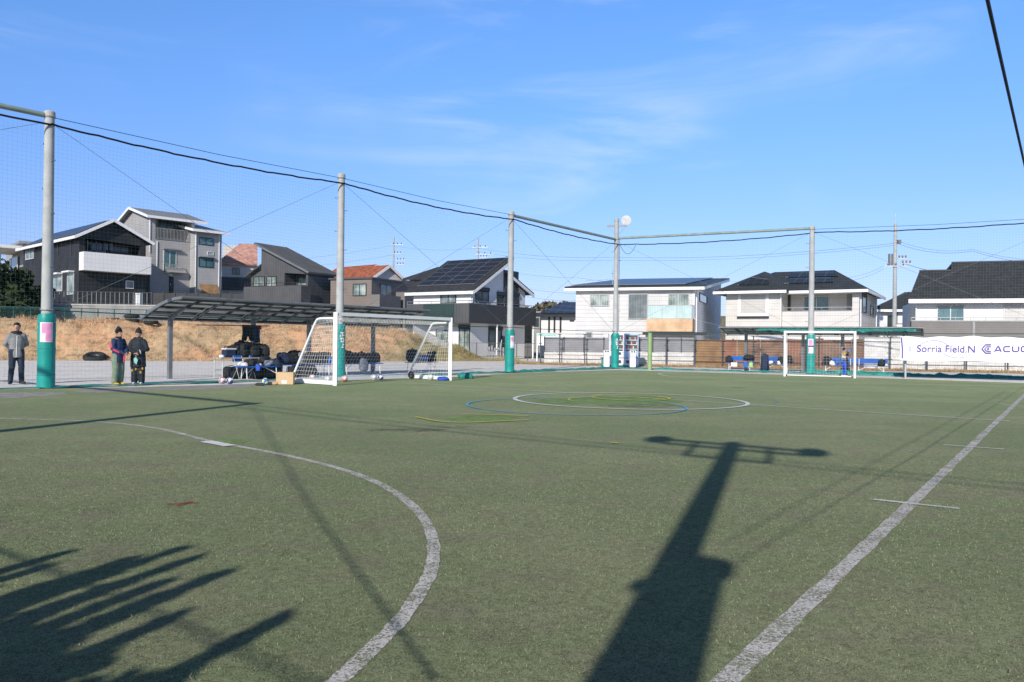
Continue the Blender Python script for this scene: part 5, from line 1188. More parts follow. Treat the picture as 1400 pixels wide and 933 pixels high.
for px, lab_ in ((329, 'blue folding chair with its back to the table, left one of two'), (351, 'blue folding chair with its back to the table, right one of two')):
    c = LF(LX(px, pb_ + .42), pb_ + .42); t = thing('folding_chair', lab_, 'chair', c, 'blue folding chairs'); n_ = FN
    q = MB(); q.box((c.x, c.y, .43), (.36, .34, .03), rz); bevel(q.build('seat', MATS['bench_blue'], t), .01)
    cb = c + FN * .2; q = MB(); q.box((cb.x, cb.y, .70), (.36, .03, .22), rz); bevel(q.build('backrest', MATS['bag_blue'], t), .012)
    for s_ in (-.16, .16):
        q = MB(); q.tube([LF(0, 0) * 0 + c + FD * s_ - FN * .2 + Vector((0, 0, .02)), c + FD * s_ + FN * .2 + Vector((0, 0, .80))], .011, 6); q.tube([c + FD * s_ + FN * .22 + Vector((0, 0, .02)), c + FD * s_ - FN * .12 + Vector((0, 0, .42))], .011, 6); q.build('leg', MATS['steel_galv'], t)
clump('shirt', 'white shirt lying on the left end of the blue bench', LF(LX(333, pb_), pb_, .455), (.34, .3, .16), 'cloth_white', 'shirt', seed=5); clump('jacket', 'dark jacket heaped on the middle of the blue bench', LF(LX(342, pb_), pb_, .455), (.42, .3, .26), 'bag_black', 'jacket', seed=8)
clump('jacket', 'blue and grey jacket hanging over the right end of the blue bench', LF(LX(375, pb_), pb_, .44), (.46, .34, .30), 'bag_navy', 'jacket', seed=11); clump('towel', 'grey towel draped on the blue bench beside the right end', LF(LX(368, pb_), pb_, .455), (.36, .3, .22), 'bag_grey', 'towel', seed=12)
clump('bib', 'blue bib dangling from the middle of the blue bench', LF(LX(353, pb_ - .2), pb_ - .2, .30), (.16, .06, .24), 'kit_blue', 'bib', seed=14); clump('shirt', 'small white shirt on the blue bench centre', LF(LX(354, pb_), pb_, .455), (.22, .2, .1), 'cloth_white', 'shirt', seed=15)
p2 = 2.2
for (x0, x1, lab_) in ((384, 452, 'dark bench with bags behind the left end of the near goal'), (466, 521, 'dark bench crowded with jackets seen through the near goal net')):
    u0, u1 = LX(x0, p2), LX(x1, p2); bench('bench', lab_, LF((u0 + u1) / 2, p2), FD, u1 - u0, 'blue benches under the left shelter', False)
GB2 = 'dark bags on the bench left of the near goal'
for i, (px, w, h, m) in enumerate(((388, .5, .42, 'bag_navy'), (396, .5, .40, 'bag_black'), (404, .55, .5, 'bag_black'), (421, .45, .42, 'bag_black'), (428, .4, .42, 'bag_black'), (437, .4, .44, 'bag_black'), (445, .4, .42, 'bag_black'))):
    bag('backpack', 'dark backpack on the bench behind the left side of the near goal', LF(LX(px, p2), p2, .455), (w, .32, h), rz + random.uniform(-.3, .3), m, GB2)
for i, px in enumerate((402, 412, 424)): bag('backpack', 'black backpack on the gravel below the bench left of the near goal', LF(LX(px, p2 - .15), p2 - .15, 0), (.5, .36, .42), rz, 'bag_black', 'bags on the gravel')
bag('backpack', 'pale grey and blue bag leaning at the back edge of the near goal', LF(LX(411, p2 - .1), p2 - .1, .455), (.36, .26, .44), rz + .3, 'bag_grey'); clump('jacket', 'bright blue jacket on the bench seen through the near goal side net', LF(LX(449, p2 - .1), p2 - .1, .46), (.3, .26, .36), 'bag_blue', 'jacket', seed=20)
for i, (px, w, h, m) in enumerate(((470, .5, .52, 'bag_black'), (478, .5, .46, 'bag_black'), (486, .42, .42, 'bag_black'), (494, .45, .46, 'bag_black'), (504, .55, .40, 'bag_black'), (512, .5, .42, 'bag_black'))):
    bag('backpack', 'black backpack on the bench seen through the near goal net', LF(LX(px, p2), p2, .455), (w, .32, h), rz + random.uniform(-.3, .3), m, 'black bags behind the near goal')
bag('backpack', 'grey bag hanging down in front of the bench behind the near goal', LF(LX(497, p2 - .2), p2 - .2, .12), (.42, .22, .55), rz, 'bag_grey'); clump('cap', 'small red cap on the bench seen through the near goal net', LF(LX(470, p2 - .2), p2 - .2, .46), (.2, .2, .16), 'can_red', 'cap', seed=24)
p3 = 3.0; u0, u1 = LX(557, p3), LX(596, p3); bench('bench', 'grey bench with bags on the gravel behind the right side of the near goal', LF((u0 + u1) / 2, p3), FD, u1 - u0, None, False, 'steel_dark')
bag('backpack', 'black backpack at the left end of the gravel bench', LF(LX(563, p3), p3, .455), (.5, .34, .56), rz, 'bag_black'); bag('backpack', 'grey backpack leaning on the gravel bench, left of the blue bottle bag', LF(LX(571, p3), p3, .43), (.5, .3, .42), rz + .5, 'bag_grey', lean=.3); bag('water_bag', 'bright blue bottle bag on the gravel bench', LF(LX(580, p3), p3, .455), (.28, .26, .34), rz, 'bag_blue'); bag('backpack', 'black backpack at the right end of the gravel bench', LF(LX(590, p3), p3, .455), (.44, .34, .48), rz - .3, 'bag_black')
# clothes on the line under the shelter
c0, c1 = LF(LX(268, 2.4), 2.4, 1.83), LF(LX(368, 2.4), 2.4, 1.86); q = MB(); q.tube([c0, c1], .016, 6); tag(q.build('clothes_rail', MATS['steel_dark'], None, False, c0), 'thin dark rail under the left shelter holding the clothes', 'rail')
def hang(name, label, px0, px1, py0, py1, m, cat, legs=False):
    a_, b_ = LX(px0, 2.36), LX(px1, 2.36); z1, z0 = 1.87, 1.87 - (py1 - py0) / F * 31; q = MB(); n = 12; R = []
    for i in range(n + 1):
        s_ = a_ + (b_ - a_) * i / n
        for j in range(9):
            v = j / 8; taper = 1 - .10 * (1 - v); ss = (a_ + b_) / 2 + (s_ - (a_ + b_) / 2) * taper
            notch = .22 * max(0, 1 - abs(i / n - .5) * 9) * v if legs else .04 * noise.noise(Vector((i * .6, px0, 0))) * v
            R.append(LF(ss, 2.36 - .09 + .05 * noise.noise(Vector((i * .7, j * .4, px0))), z1 - (z1 - z0) * v + notch))
    q.add(R, [(i * 9 + j, i * 9 + j + 1, (i + 1) * 9 + j + 1, (i + 1) * 9 + j) for i in range(n) for j in range(8)]); o = q.build(name, MATS[m], None, True, LF((a_ + b_) / 2, 2.3, z1)); sm = o.modifiers.new('thick', 'SOLIDIFY'); sm.thickness = .03; return tag(o, label, cat)
hang('jacket', 'black jacket hanging from the rail under the left shelter', 329, 345.5, 446, 466, 'bag_black', 'jacket', True); hang('jersey', 'dark blue jersey hanging beside the black jacket', 346, 353.5, 447, 469, 'bag_navy', 'jersey'); hang('pennant', 'small red cloth hanging on the rail beside the blue jersey', 350, 354.5, 448, 453, 'can_red', 'cloth')

# right benches
bl = [(993, 1031, .9, 'blue bench under the right shelter, leftmost one with white papers'), (1045, 1081, .9, 'blue bench under the right shelter, just left of the far goal post'), (1124, 1168, .9, 'blue bench behind the far goal and the drinking child'), (1169, 1214, .9, 'blue bench under the right shelter, between far goal and banner')]
for x0, x1, p_, lab_ in bl:
    u0, u1 = s_at(x0, p_), s_at(x1, p_); bench('bench', lab_, BF((u0 + u1) / 2, p_), BD, u1 - u0, 'blue benches under the right shelter', True)
rb = math.atan2(BD.y, BD.x)
def B_(px, p, z): return BF(s_at(px, p), p, z)
bag('backpack', 'black backpack at the left end of the leftmost right hand bench', B_(997, .85, .455), (.44, .3, .34), rb, 'bag_black'); bag('backpack', 'dark bag on the leftmost right hand bench, right end, near the lime bib', B_(1024, .95, .62), (.62, .3, .26), rb, 'bag_black')
q = MB(); c = B_(1004, .66, .36); q.box(c, (.32, .02, .22), rb); tag(q.build('paper_sheet', MATS['cloth_white'], None, False, c), 'white paper sheet hanging from the leftmost right hand bench', 'paper')
q = MB(); c = B_(1027, .66, .36); q.box(c, (.18, .03, .24), rb); tag(q.build('bib', MATS['cloth_lime'], None, False, c), 'lime green bib hanging from the leftmost right hand bench', 'bib')
q = MB(); c = B_(1019.5, .66, .34); q.box(c, (.24, .03, .22), rb); tag(q.build('bib', MATS['bag_blue'], None, False, c), 'light blue bib hanging beside the lime bib', 'bib')
bag('sports_bag', 'big navy bag standing on the ground left of the far goal', B_(1046, .55, .0), (.42, .36, .92), rb, 'bag_navy'); bag('backpack', 'black bag on the bench left of the far goal post', B_(1068, .85, .455), (.36, .3, .34), rb, 'bag_black'); bag('backpack', 'black bag on the bench seen just inside the left far goal post', B_(1079, .85, .44), (.4, .34, .42), rb, 'bag_black')
clump('shirt', 'white shirt on the bench beside the big navy bag', B_(1054, .8, .45), (.24, .2, .16), 'cloth_white', 'shirt', seed=31); clump('shirt', 'white shirt on the bench left of the far goal post, nearer the post', B_(1065, .7, .4), (.16, .2, .2), 'cloth_white', 'shirt', seed=32)
bag('backpack', 'grey black backpack on the bench behind the far goal, left of the child', B_(1131, .8, .43), (.46, .32, .42), rb, 'bag_black'); clump('shirt', 'white cloth on the bench left of the drinking child', B_(1138, .72, .42), (.26, .2, .26), 'cloth_white', 'cloth', seed=34); bag('backpack', 'bright blue bag on the bench right behind the drinking child', B_(1145, .9, .45), (.22, .24, .36), rb, 'bag_blue')
bag('sports_bag', 'black bag leaning on the ground beside the drinking child', B_(1157, .55, .0), (.34, .3, .8), rb, 'bag_black', lean=.2); bag('backpack', 'black bag at the right end of the bench left of the banner', B_(1205.5, .8, .44), (.38, .3, .3), rb, 'bag_black'); clump('shirt', 'white shirt at the end of the bench left of the banner', B_(1211, .8, .44), (.18, .2, .14), 'cloth_white', 'shirt', seed=37)

# ================================================================== BALLS, BOX, TYRES
def ball_mat(name, cols):
    m, nt, bs, pos, nor = base_mat(name)
    tc = nt.nodes.new('ShaderNodeTexCoord'); v = nt.nodes.new('ShaderNodeTexVoronoi'); v.inputs['Scale'].default_value = 11; nt.links.new(tc.outputs['Object'], v.inputs['Vector'])
    s_ = nt.nodes.new('ShaderNodeSeparateColor'); nt.links.new(v.outputs['Color'], s_.inputs[0])
    c = mixc(nt, math_node(nt, 'GREATER_THAN', s_.outputs[0], .55), cols[0], cols[1]); c = mixc(nt, math_node(nt, 'GREATER_THAN', s_.outputs[1], .78), c, cols[2])
    e = nt.nodes.new('ShaderNodeTexVoronoi'); e.feature = 'DISTANCE_TO_EDGE'; e.inputs['Scale'].default_value = 11; nt.links.new(tc.outputs['Object'], e.inputs['Vector'])
    c = mixc(nt, math_node(nt, 'LESS_THAN', e.outputs['Distance'], .03), c, (.12, .12, .12)); nt.links.new(c, bs.inputs['Base Color']); bs.inputs['Roughness'].default_value = .35
    MATS[name] = m; return m
Wt = (.75, .75, .74)
ball_mat('ball_grey', (Wt, (.30, .32, .42), (.45, .15, .2))); ball_mat('ball_navy', (Wt, (.10, .14, .36), (.05, .07, .2))); ball_mat('ball_blue', ((.03, .18, .6), (.05, .24, .65), (.8, .75, .2))); ball_mat('ball_red', (Wt, (.55, .10, .08), (.7, .3, .2))); ball_mat('ball_white', (Wt, (.7, .7, .69), (.5, .5, .52)))
for px, py, m, lab_ in ((304, 526.6, 'ball_grey', 'white and violet soccer ball, leftmost, touching another ball'), (314.5, 526.6, 'ball_navy', 'white and navy soccer ball beside the violet one'), (362.5, 528, 'ball_blue', 'bright blue soccer ball with yellow spots left of the cardboard box'), (471, 523.3, 'ball_red', 'white and red soccer ball just inside the near goal post'), (448, 524.5, 'ball_white', 'plain white ball by the left side of the near goal net'), (511, 521.5, 'ball_white', 'white ball resting on the rear bar of the near goal'), (520, 521.5, 'ball_navy', 'navy and white ball beside the white one in the near goal'), (588.5, 521.3, 'ball_white', 'white ball near the right post of the near goal'), (427, 522, 'ball_red', 'red ball behind the side net of the near goal')):
    c = G(px, py); c.z = .13; q = MB(); q.ball(c, .108, 20, 14); tag(q.build('soccer_ball', MATS[m], None, True, c), lab_, 'ball', 'soccer balls')
c = G(434, 522.5); clump('bib', 'light blue bib lying beside the red ball in the near goal', Vector((c.x, c.y, .03)), (.3, .3, .14), 'bag_blue', 'bib', seed=41); c = G(606, 521.3); clump('bib', 'dark blue bib on the turf at the right post of the near goal', Vector((c.x, c.y, .02)), (.42, .3, .14), 'kit_blue', 'bib', seed=42); c = G(373, 527.5); clump('gloves', 'small orange gloves on the turf left of the cardboard box', Vector((c.x, c.y, .02)), (.3, .16, .1), 'wood_orange', 'gloves', seed=43); c = G(355, 528.5); clump('shoe', 'black and white shoe left of the bright blue ball', Vector((c.x, c.y, .02)), (.26, .12, .09), 'shoe_dark', 'shoe', seed=44)
c = G(636, 518.5); clump('net_heap', 'small green heap of netting right of the near goal', Vector((c.x, c.y, .0)), (.55, .35, .24), 'net_green', 'net', seed=45)
# cardboard box
c = G(388, 527.2); c = c + Vector((-.02, .25, 0)); rzb = rad(8); t = thing('cardboard_box', 'brown cardboard box on the turf left of the near goal', 'box', c)
q = MB(); q.box((c.x, c.y, .205), (.50, .42, .36), rzb); bevel(q.build('carton', MATS['cardboard'], t), .006)
q = MB(); q.box((c.x, c.y, .3865), (.50, .05, .003), rzb); q.build('tape', MATS['tape'], t); q = MB(); dv = Vector((math.sin(rzb), -math.cos(rzb), 0)) * .2115; q.box((c.x + dv.x - .01, c.y + dv.y, .10), (.16, .003, .10), rzb); q.build('label_sheet', MATS['cloth_white'], t)
# tyres on the bank
def tyre(label, c, R, r, tilt, extra=None):
    c = Vector(c); ax = Vector(tilt).normalized(); t = thing('tyre', label, 'tyre', c, 'old tyres on the bank'); q = MB(); q.torus(c, R, r, ax, 26, 10); q.build('tread', MATS['rubber'], t, True); q = MB(); q.torus(c, R - r * .75, r * .45, ax, 24, 6); q.build('bead', MATS['steel_dark'], t, True); return t
c = bank_find(134.5, 488, 0, .1); tyre('large old tyre half sunk at the foot of the bank', (c.x, c.y - .3, .20), .48, .18, (.1, -.30, 1)); 
for px, py, d, R, lab_ in ((154, 444, 54.5, .36, 'flat old tyre on top of the bank, left of the stack'), (181, 444, 55, .38, 'lower tyre of the stack on top of the bank'), (181.5, 440, 55, .38, 'upper tyre of the stack on top of the bank'), (207, 445.5, 55.5, .36, 'flat old tyre on top of the bank, right of the stack'), (75, 441, 54, .4, 'old tyre leaning on the bank just right of the nearest pole')):
    c = bank_find(px, 443.5, .8, 1.0); c = c + Vector((0, -.15, .38 if 'upper' in lab_ else .10)); tyre(lab_, c, R, .12, (0, -.05, 1) if px != 75 else (.3, -.6, .7))
# ================================================================== BACK BOUNDARY
BWF = Face(BW0, bwd)
def wx(px, py=490): return BWF.X(px, py)
def wz(px, py): return BWF.hit(px, py)[1]
def wallrun(name, label, cat, x0, x1, z0, z1, o0, o1, m, group=None, pieces=None):
    t = thing(name, label, cat, BWF.P(x0, 0), group)
    q = MB(); BWF.box(q, x0, x1, z0, z1, o0, o1); q.build('wall', MATS[m], t); return t
# grey board screens on a white block base, either side of the machines
for (p0, p1, lab) in ((744, 853, 'grey board screen on a low white block wall, left of the vending machines'), (873, 951, 'grey board screen on a low white block wall, right of the lime green post')):
    t = thing('screen_fence', lab, 'fence', BWF.P(wx(p0), 0)); zt = wz((p0 + p1) / 2, 461.5); zm = wz((p0 + p1) / 2, 482.5)
    q = MB(); BWF.box(q, wx(p0), wx(p1), -.02, zm, -.16, 0); q.build('base_wall', MATS['block_wall'], t); q = MB(); BWF.box(q, wx(p0), wx(p1), zm + .03, zt, -.10, -.06); q.build('board_panel', MATS['fence_grey'], t)
    n = 4
    for i in range(n + 1):
        x = wx(p0) + (wx(p1) - wx(p0)) * i / n; q = MB(); BWF.box(q, x - .03, x + .03, zm + .003, zt + .03, -.055, .0); q.build('post', MATS['steel_dark'], t)
# brown timber fence with boards of different colours
t = thing('timber_fence', 'patchwork brown and rust timber board fence behind the right shelter', 'fence', BWF.P(wx(951), 0)); x = wx(951.5); xe = wx(1180); k = 0
zt0, zt1 = wz(955, 464), wz(1178, 463.5)
while x < xe - .1:
    w_ = min(random.choice((.5, .9, 1.2, 1.6)), xe - x); zz = zt0 + (zt1 - zt0) * (x - wx(951)) / (xe - wx(951)); q = MB(); BWF.box(q, x + .008, x + w_ - .008, .1, zz + random.uniform(-.05, .05), -.14 + random.uniform(-.012, .012), -.08); q.build('board_panel', MATS[random.choice(('fence_brown', 'fence_brown', 'fence_rust', 'fence_tan', 'fence_brown', 'fence_rust'))], t); x += w_
q = MB(); 
for i in range(14): xx = wx(951) + (xe - wx(951)) * i / 13; BWF.box(q, xx - .05, xx + .05, 0, zt0 + .05, -.24, -.17)
q.build('post', MATS['fence_brown'], t); q = MB(); BWF.box(q, wx(951) + .02, xe, -.02, .098, -.16, -.03); q.build('base_rail', MATS['fence_brown'], t)
t = thing('block_wall', 'pale concrete block wall at the right behind the banner', 'wall', BWF.P(wx(1182), 0)); q = MB(); BWF.box(q, wx(1181.5), wx(1560), -.02, wz(1290, 464), -.18, 0); q.build('wall', MATS['block_wall'], t); q = MB(); BWF.box(q, wx(1181.5) - .01, wx(1560), wz(1290, 464) + .003, wz(1290, 464) + .08, -.20, .02); q.build('coping', MATS['concrete'], t)
for i, px in enumerate((1237, 1262, 1315, 1385)):
    q = MB(); BWF.box(q, wx(px), wx(px) + .2, 0, wz(1290, 464) - .02, .003, .05); q.build('pilaster', MATS['block_wall'], t)
t = thing('garden_wall', 'white wall band of a garden just above the brown timber fence', 'wall', BWF.P(wx(1012), 0)); q = MB(); BWF.box(q, wx(1012), wx(1178), 1.0, wz(1100, 459.5), -1.4, -1.25); q.build('wall', MATS['white_wall'], t)
# black mesh fence in front
t = thing('mesh_fence', 'black steel mesh fence with double rails along the back boundary', 'fence', BWF.P(wx(741), 0, .6)); FO = .55
q = MB(); ztop = lambda px: wz(px, 462)
for px in (741, 767, 801, 873, 911, 949, 987, 1029, 1070, 1118, 1166, 1214, 1264, 1317, 1373, 1430):
    q = MB(); zt = 2.0 if px < 1240 else 2.0; BWF.box(q, wx(px) - .035, wx(px) + .035, -.02, 1.98, FO - .03, FO + .03)
    for z in (1.93, .62, 1.30): BWF.box(q, wx(px) - .12, wx(px) + .12, z, z + .05, FO + .031, FO + .05)
    q.build('post', MATS['steel_dark'], t)
q = MB()
for a_, b_ in ((741, 826), (873, 1430)):
    for z in (.60, 1.96): BWF.box(q, wx(a_), wx(b_), z, z + .03, FO - .028, FO + .028)
q.build('rail', MATS['steel_dark'], t)
q = MB()
for a_, b_ in ((741, 826), (873, 1430)):
    x = wx(a_)
    while x < wx(b_): q.poly([BWF.P(x - .0015, .06, FO), BWF.P(x + .0015, .06, FO), BWF.P(x + .0015, 1.96, FO), BWF.P(x - .0015, 1.96, FO)]); x += .10
    for j in range(1, 13): z = .06 + j * .15; q.poly([BWF.P(wx(a_), z - .002, FO + .002), BWF.P(wx(b_), z - .002, FO + .002), BWF.P(wx(b_), z + .002, FO + .002), BWF.P(wx(a_), z + .002, FO + .002)])
q.build('mesh', MATS['trim_black'], t)
# vending machines and bins
def machine(label, px0, px1, pytop, d, base_m, rows, side_m):
    c0, c1 = V(px0, 480, d), V(px1, 480, d - .0); fc = Face(c0, (c1 - c0)); w_ = (Vector((c1.x, c1.y, 0)) - Vector((c0.x, c0.y, 0))).length; zt = fc.hit((px0 + px1) / 2, pytop)[1]; zt = min(zt, 2.0)
    t = thing('vending_machine', label, 'vending machine', fc.P(0, 0)); q = MB(); fc.box(q, 0, w_, .08, zt, -.75, 0); bevel(q.build('cabinet', MATS[side_m], t), .02); q = MB(); fc.box(q, .03, w_ - .03, .02, .08, -.7, -.05); q.build('plinth', MATS['steel_dark'], t)
    q = MB(); fc.box(q, .02, w_ - .02, .12, zt - .03, .002, .04); dr = q.build('front_panel', MATS[base_m], t)
    q = MB(); fc.box(q, .07, w_ - .07, .95, zt - .10, .042, .05); q.build('display_window', MATS['machine_glass'], dr)
    cm = ('can_red', 'can_brown', 'machine_white', 'can_green', 'can_red', 'machine_blue')
    for r_ in range(rows):
        z = zt - .34 - r_ * .27; q = MB(); fc.box(q, .08, w_ - .08, z - .07, z - .03, .051, .075); q.build('price_rail', MATS['machine_white'], dr)
        nC = max(4, int(w_ / .12))
        for i in range(nC):
            x = .12 + (w_ - .24) * i / (nC - 1); q = MB(); q.tube([fc.P(x, z - .02, .075), fc.P(x, z + .13, .075)], .032, 8); q.build('drink', MATS[cm[(i + r_ * 2) % 6]], dr)
    q = MB(); fc.box(q, w_ * .6, w_ * .6 + .16, .72, .88, .041, .06); q.build('coin_panel', MATS['steel_dark'], dr); q = MB(); fc.box(q, .12, w_ * .8, .22, .40, .041, .055); q.build('slot', MATS['steel_dark'], dr); q = MB(); fc.box(q, .03, w_ - .03, .52, .56, .041, .05); q.build('stripe', MATS['can_red' if base_m == 'machine_white' else 'purple_print'], dr)
machine('white drinks vending machine with rows of cans behind the corner pole', 833, 853, 454, 48.2, 'machine_white', 3, 'machine_white')
machine('light blue drinks vending machine right of the white one', 853.3, 873, 453, 48.1, 'machine_blue', 3, 'machine_blue')
for px, lab in ((829.5, 'white recycling bin with two round holes left of the vending machines'), (865.5, 'white recycling bin with two round holes in front of the blue vending machine')):
    c = V(px, 490, 47.2); fc = Face((c.x - .17, c.y), (1, 0)); t = thing('recycling_bin', lab, 'bin', fc.P(.17, 0)); q = MB(); fc.box(q, 0, .34, .02, .86, -.34, 0); bevel(q.build('body', MATS['machine_white'], t), .015); q = MB(); fc.box(q, -.01, .35, .862, 1.0, -.35, .012); lid = bevel(q.build('lid', MATS['white_paint'], t), .02)
    for x in (.1, .24): q = MB(); q.tube([fc.P(x, .93, .0), fc.P(x, .93, .025)], .045, 12); q.build('hole', MATS['trim_black'], lid)
# lime green post and bollard
c = V(888.5, 480, 43.6); t = thing('lime_post', 'lime green round post standing right of the vending machines', 'post', (c.x, c.y, 0)); q = MB(); q.tube([(c.x, c.y, z) for z in (-.05, 1.0, 1.98)], .11, 14); q.build('shaft', MATS['lime_post'], t, True); q = MB(); q.tube([(c.x, c.y, z) for z in (1.981, 2.02, 2.04)], [.12, .12, .08], 14); q.build('cap', MATS['net_green'], t)
c = G(823.5, 502); c.z = 0; t = thing('tap_stand', 'short dark green post at the turf edge left of the corner pole', 'post', c); q = MB(); q.box((c.x, c.y, .25), (.10, .10, .5)); q.build('shaft', MATS['net_green'], t); q = MB(); q.box((c.x, c.y, .53), (.22, .16, .07)); q.build('head', MATS['steel_dark'], t)
# notice board
c = V(746, 480, 60); fc = Face((c.x, c.y), (1, -.25)); x0, x1 = fc.X(734), fc.X(759.5); z0, zt = fc.hit(746, 472.5)[1], fc.hit(746, 456)[1]; t = thing('notice_board', 'white notice board on two legs with a pale teal header, left of the screen fence', 'sign', fc.P((x0 + x1) / 2, 0)); q = MB(); fc.box(q, x0, x1, z0, zt, -.05, 0); q.build('board', MATS['white_paint'], t); q = MB(); fc.box(q, x0 + .02, x1 - .02, zt - .22, zt - .03, .001, .012); q.build('header', MATS['notice_teal'], t)
for x in (x0 + .04, x1 - .04): q = MB(); fc.box(q, x - .04, x + .04, 0, z0 - .003, -.06, 0); q.build('leg', MATS['white_paint'], t)
q = MB()
for i in range(14): fc.box(q, x0 + .15 + i * .085, x0 + .19 + i * .085, zt - .15, zt - .09, .0125, .015)
q.build('lettering', MATS['white_paint'], t)

# ================================================================== BANNER
bp0, bp1 = V(1231, 480, 36.2), V(1420, 480, 33.6); NBF = Face(bp0, (bp1 - bp0)); bw = Vector((bp1.x - bp0.x, bp1.y - bp0.y, 0)).length
t = thing('banner', 'long white advertising banner with purple lettering hung on the net at right', 'banner', bp0)
zt, zb = NBF.hit(1300, 460.8)[1], NBF.hit(1300, 494)[1]; q = MB(); nx, ny = 90, 10; P = []
WL = bw * 1.5
def bo(x, z): return .03 * math.sin(x * 2.1) + .02 * noise.noise(Vector((x * 2.5, z * 2, 1)))
for i in range(nx + 1):
    for j in range(ny + 1):
        x = WL * i / nx; v = j / ny; z = zt + (zb - zt) * v + .025 * math.sin(x * 5) * (1 - v) - .02 * math.sin(x * 1.7) ; P.append(NBF.P(x, z, bo(x, z)))
q.add(P, [(i * (ny + 1) + j, i * (ny + 1) + j + 1, (i + 1) * (ny + 1) + j + 1, (i + 1) * (ny + 1) + j) for i in range(nx) for j in range(ny)]); q.build('cloth', MATS['banner_cloth'], t, True)
def stroke(mb, pts, w, lift=.04):           # print on the cloth, given in picture columns and rows
    A = [NBF.hit(px, py) for px, py in pts]
    D = []
    for (x0, z0), (x1, z1) in zip(A, A[1:]):
        n = max(1, int(math.hypot(x1 - x0, z1 - z0) / .08)); D += [(x0 + (x1 - x0) * k / n, z0 + (z1 - z0) * k / n) for k in range(n)]
    D.append(A[-1]); L = []
    for i, (x, z) in enumerate(D):
        a, b = D[max(0, i - 1)], D[min(len(D) - 1, i + 1)]; dx, dz = b[0] - a[0], b[1] - a[1]; l = math.hypot(dx, dz) or 1; ox, oz = -dz / l * w / 2, dx / l * w / 2
        L.append((NBF.P(x + ox, z + oz, bo(x, z) + lift), NBF.P(x - ox, z - oz, bo(x, z) + lift)))
    for (a, b), (c, d) in zip(L, L[1:]): mb.poly([b, d, c, a])
def ell(cx, cy, rx, ry, a0, a1, n=24): return [(cx + rx * math.cos(rad(a0 + (a1 - a0) * i / n)), cy - ry * math.sin(rad(a0 + (a1 - a0) * i / n))) for i in range(n + 1)]
q = MB(); stroke(q, [(1232.6, 461.5), (1234, 478), (1233.8, 490)], .05); q.build('edge_stripe', MATS['purple_print'], t)
q = MB(); stroke(q, ell(1277, 478, 21.5, 12.5, 28, 150), .022); stroke(q, ell(1310, 476, 23, 13.2, 205, 330), .022); q.build('arc_print', MATS['purple_pale'], t)
q = MB()                                     # the maker's mark: nested angular brackets round a dot
stroke(q, [(1355, 471.5), (1347.5, 471.5), (1342.5, 477.3), (1347.5, 483), (1355, 483)], .045); stroke(q, [(1355, 474.2), (1349, 474.2), (1346.3, 477.3), (1349, 480.4), (1355, 480.4)], .035); stroke(q, [(1349.8, 477.3), (1352.2, 477.3)], .075); q.build('emblem', MATS['purple_print'], t)
q = MB(); h0, h1 = 473.7, 481
stroke(q, [(1360, h1), (1364.2, h0), (1365.2, h0), (1368.8, h1)], .045); stroke(q, [(1362, 479.2), (1366.5, 479.2)], .04)
def cshape(x0, x1): return [(x1, h0 + .3), (x0 + 1.4, h0 + .3), (x0, h0 + 1.6), (x0, h1 - 1.6), (x0 + 1.4, h1 - .3), (x1, h1 - .3)]
stroke(q, cshape(1372.5, 1381), .045); stroke(q, [(1384.5, h0), (1384.5, h1 - 1.6), (1386, h1 - .3), (1391, h1 - .3), (1392.8, h1 - 1.6), (1392.8, h0)], .045); stroke(q, cshape(1396.5, 1405), .045); q.build('lettering', MATS['purple_print'], t)
def banner_text(body, px0, px1, py0, py1, m, name='lettering'):
    cu = bpy.data.curves.new('lettering', 'FONT'); cu.body = body; cu.size = 1; cu.offset = .0; ob = bpy.data.objects.new('lettering', cu); C.objects.link(ob); dg = bpy.context.evaluated_depsgraph_get(); me = bpy.data.meshes.new_from_object(ob.evaluated_get(dg)); bpy.data.objects.remove(ob)
    vs = [v.co.copy() for v in me.vertices]; xs = [v.x for v in vs]; ys = [v.y for v in vs]; a0, a1, z0, z1 = NBF.rect(px0, py0, px1, py1); q = MB()
    q.v = []
    for v in vs:
        x = a0 + (v.x - min(xs)) / (max(xs) - min(xs)) * (a1 - a0); z = z0 + (v.y - min(ys)) / (max(ys) - min(ys)) * (z1 - z0); q.v.append(NBF.P(x, z, bo(x, z) + .045))
    q.f = [tuple(p.vertices) for p in me.polygons]; return q.build(name, MATS[m], t)
banner_text('Sorria Field.N', 1254, 1333, 472.3, 481.8, 'purple_print'); banner_text('S', 1242.5, 1246, 474.2, 479.3, 'purple_pale')
q = MB()
for px in (1237.5, 1430): q2 = BW0; 
c = V(1238, 500, 36.4); q = MB(); q.tube([(c.x, c.y, -.05), (c.x, c.y, 1.9)], .05, 10); tag(q.build('banner_post', MATS['steel_galv'], None, True, (c.x, c.y, 0)), 'grey round post carrying the left end of the banner', 'post')

# ================================================================== RETAINING WALL, FENCES ON THE BANK
ra, rb_ = V(70, 440, 66), V(338, 440, 66.5); RF = Face(ra, (rb_ - ra)); wR = (Vector((rb_.x - ra.x, rb_.y - ra.y, 0))).length
t = thing('retaining_wall', 'grey concrete retaining wall below the black house on top of the bank', 'wall', ra); q = MB(); RF.box(q, 0, wR, 2.3, 4.0, -.4, 0); q.build('wall', MATS['concrete_wall'], t); q = MB(); RF.box(q, -.05, wR, 4.003, 4.12, -.45, .05); q.build('coping', MATS['concrete'], t)
q = MB(); q.prism([RF.P(-2, 2.4, -.42), RF.P(wR, 2.4, -.42), RF.P(wR, 2.4, -40), RF.P(-20, 2.4, -40)], (0, 0, 1.72)); struct('terrace', q, MATS['concrete'])
t = thing('terrace_fence', 'light grey mesh fence on the terrace in front of the black house', 'fence', RF.P(0, 4.12)); q = MB()
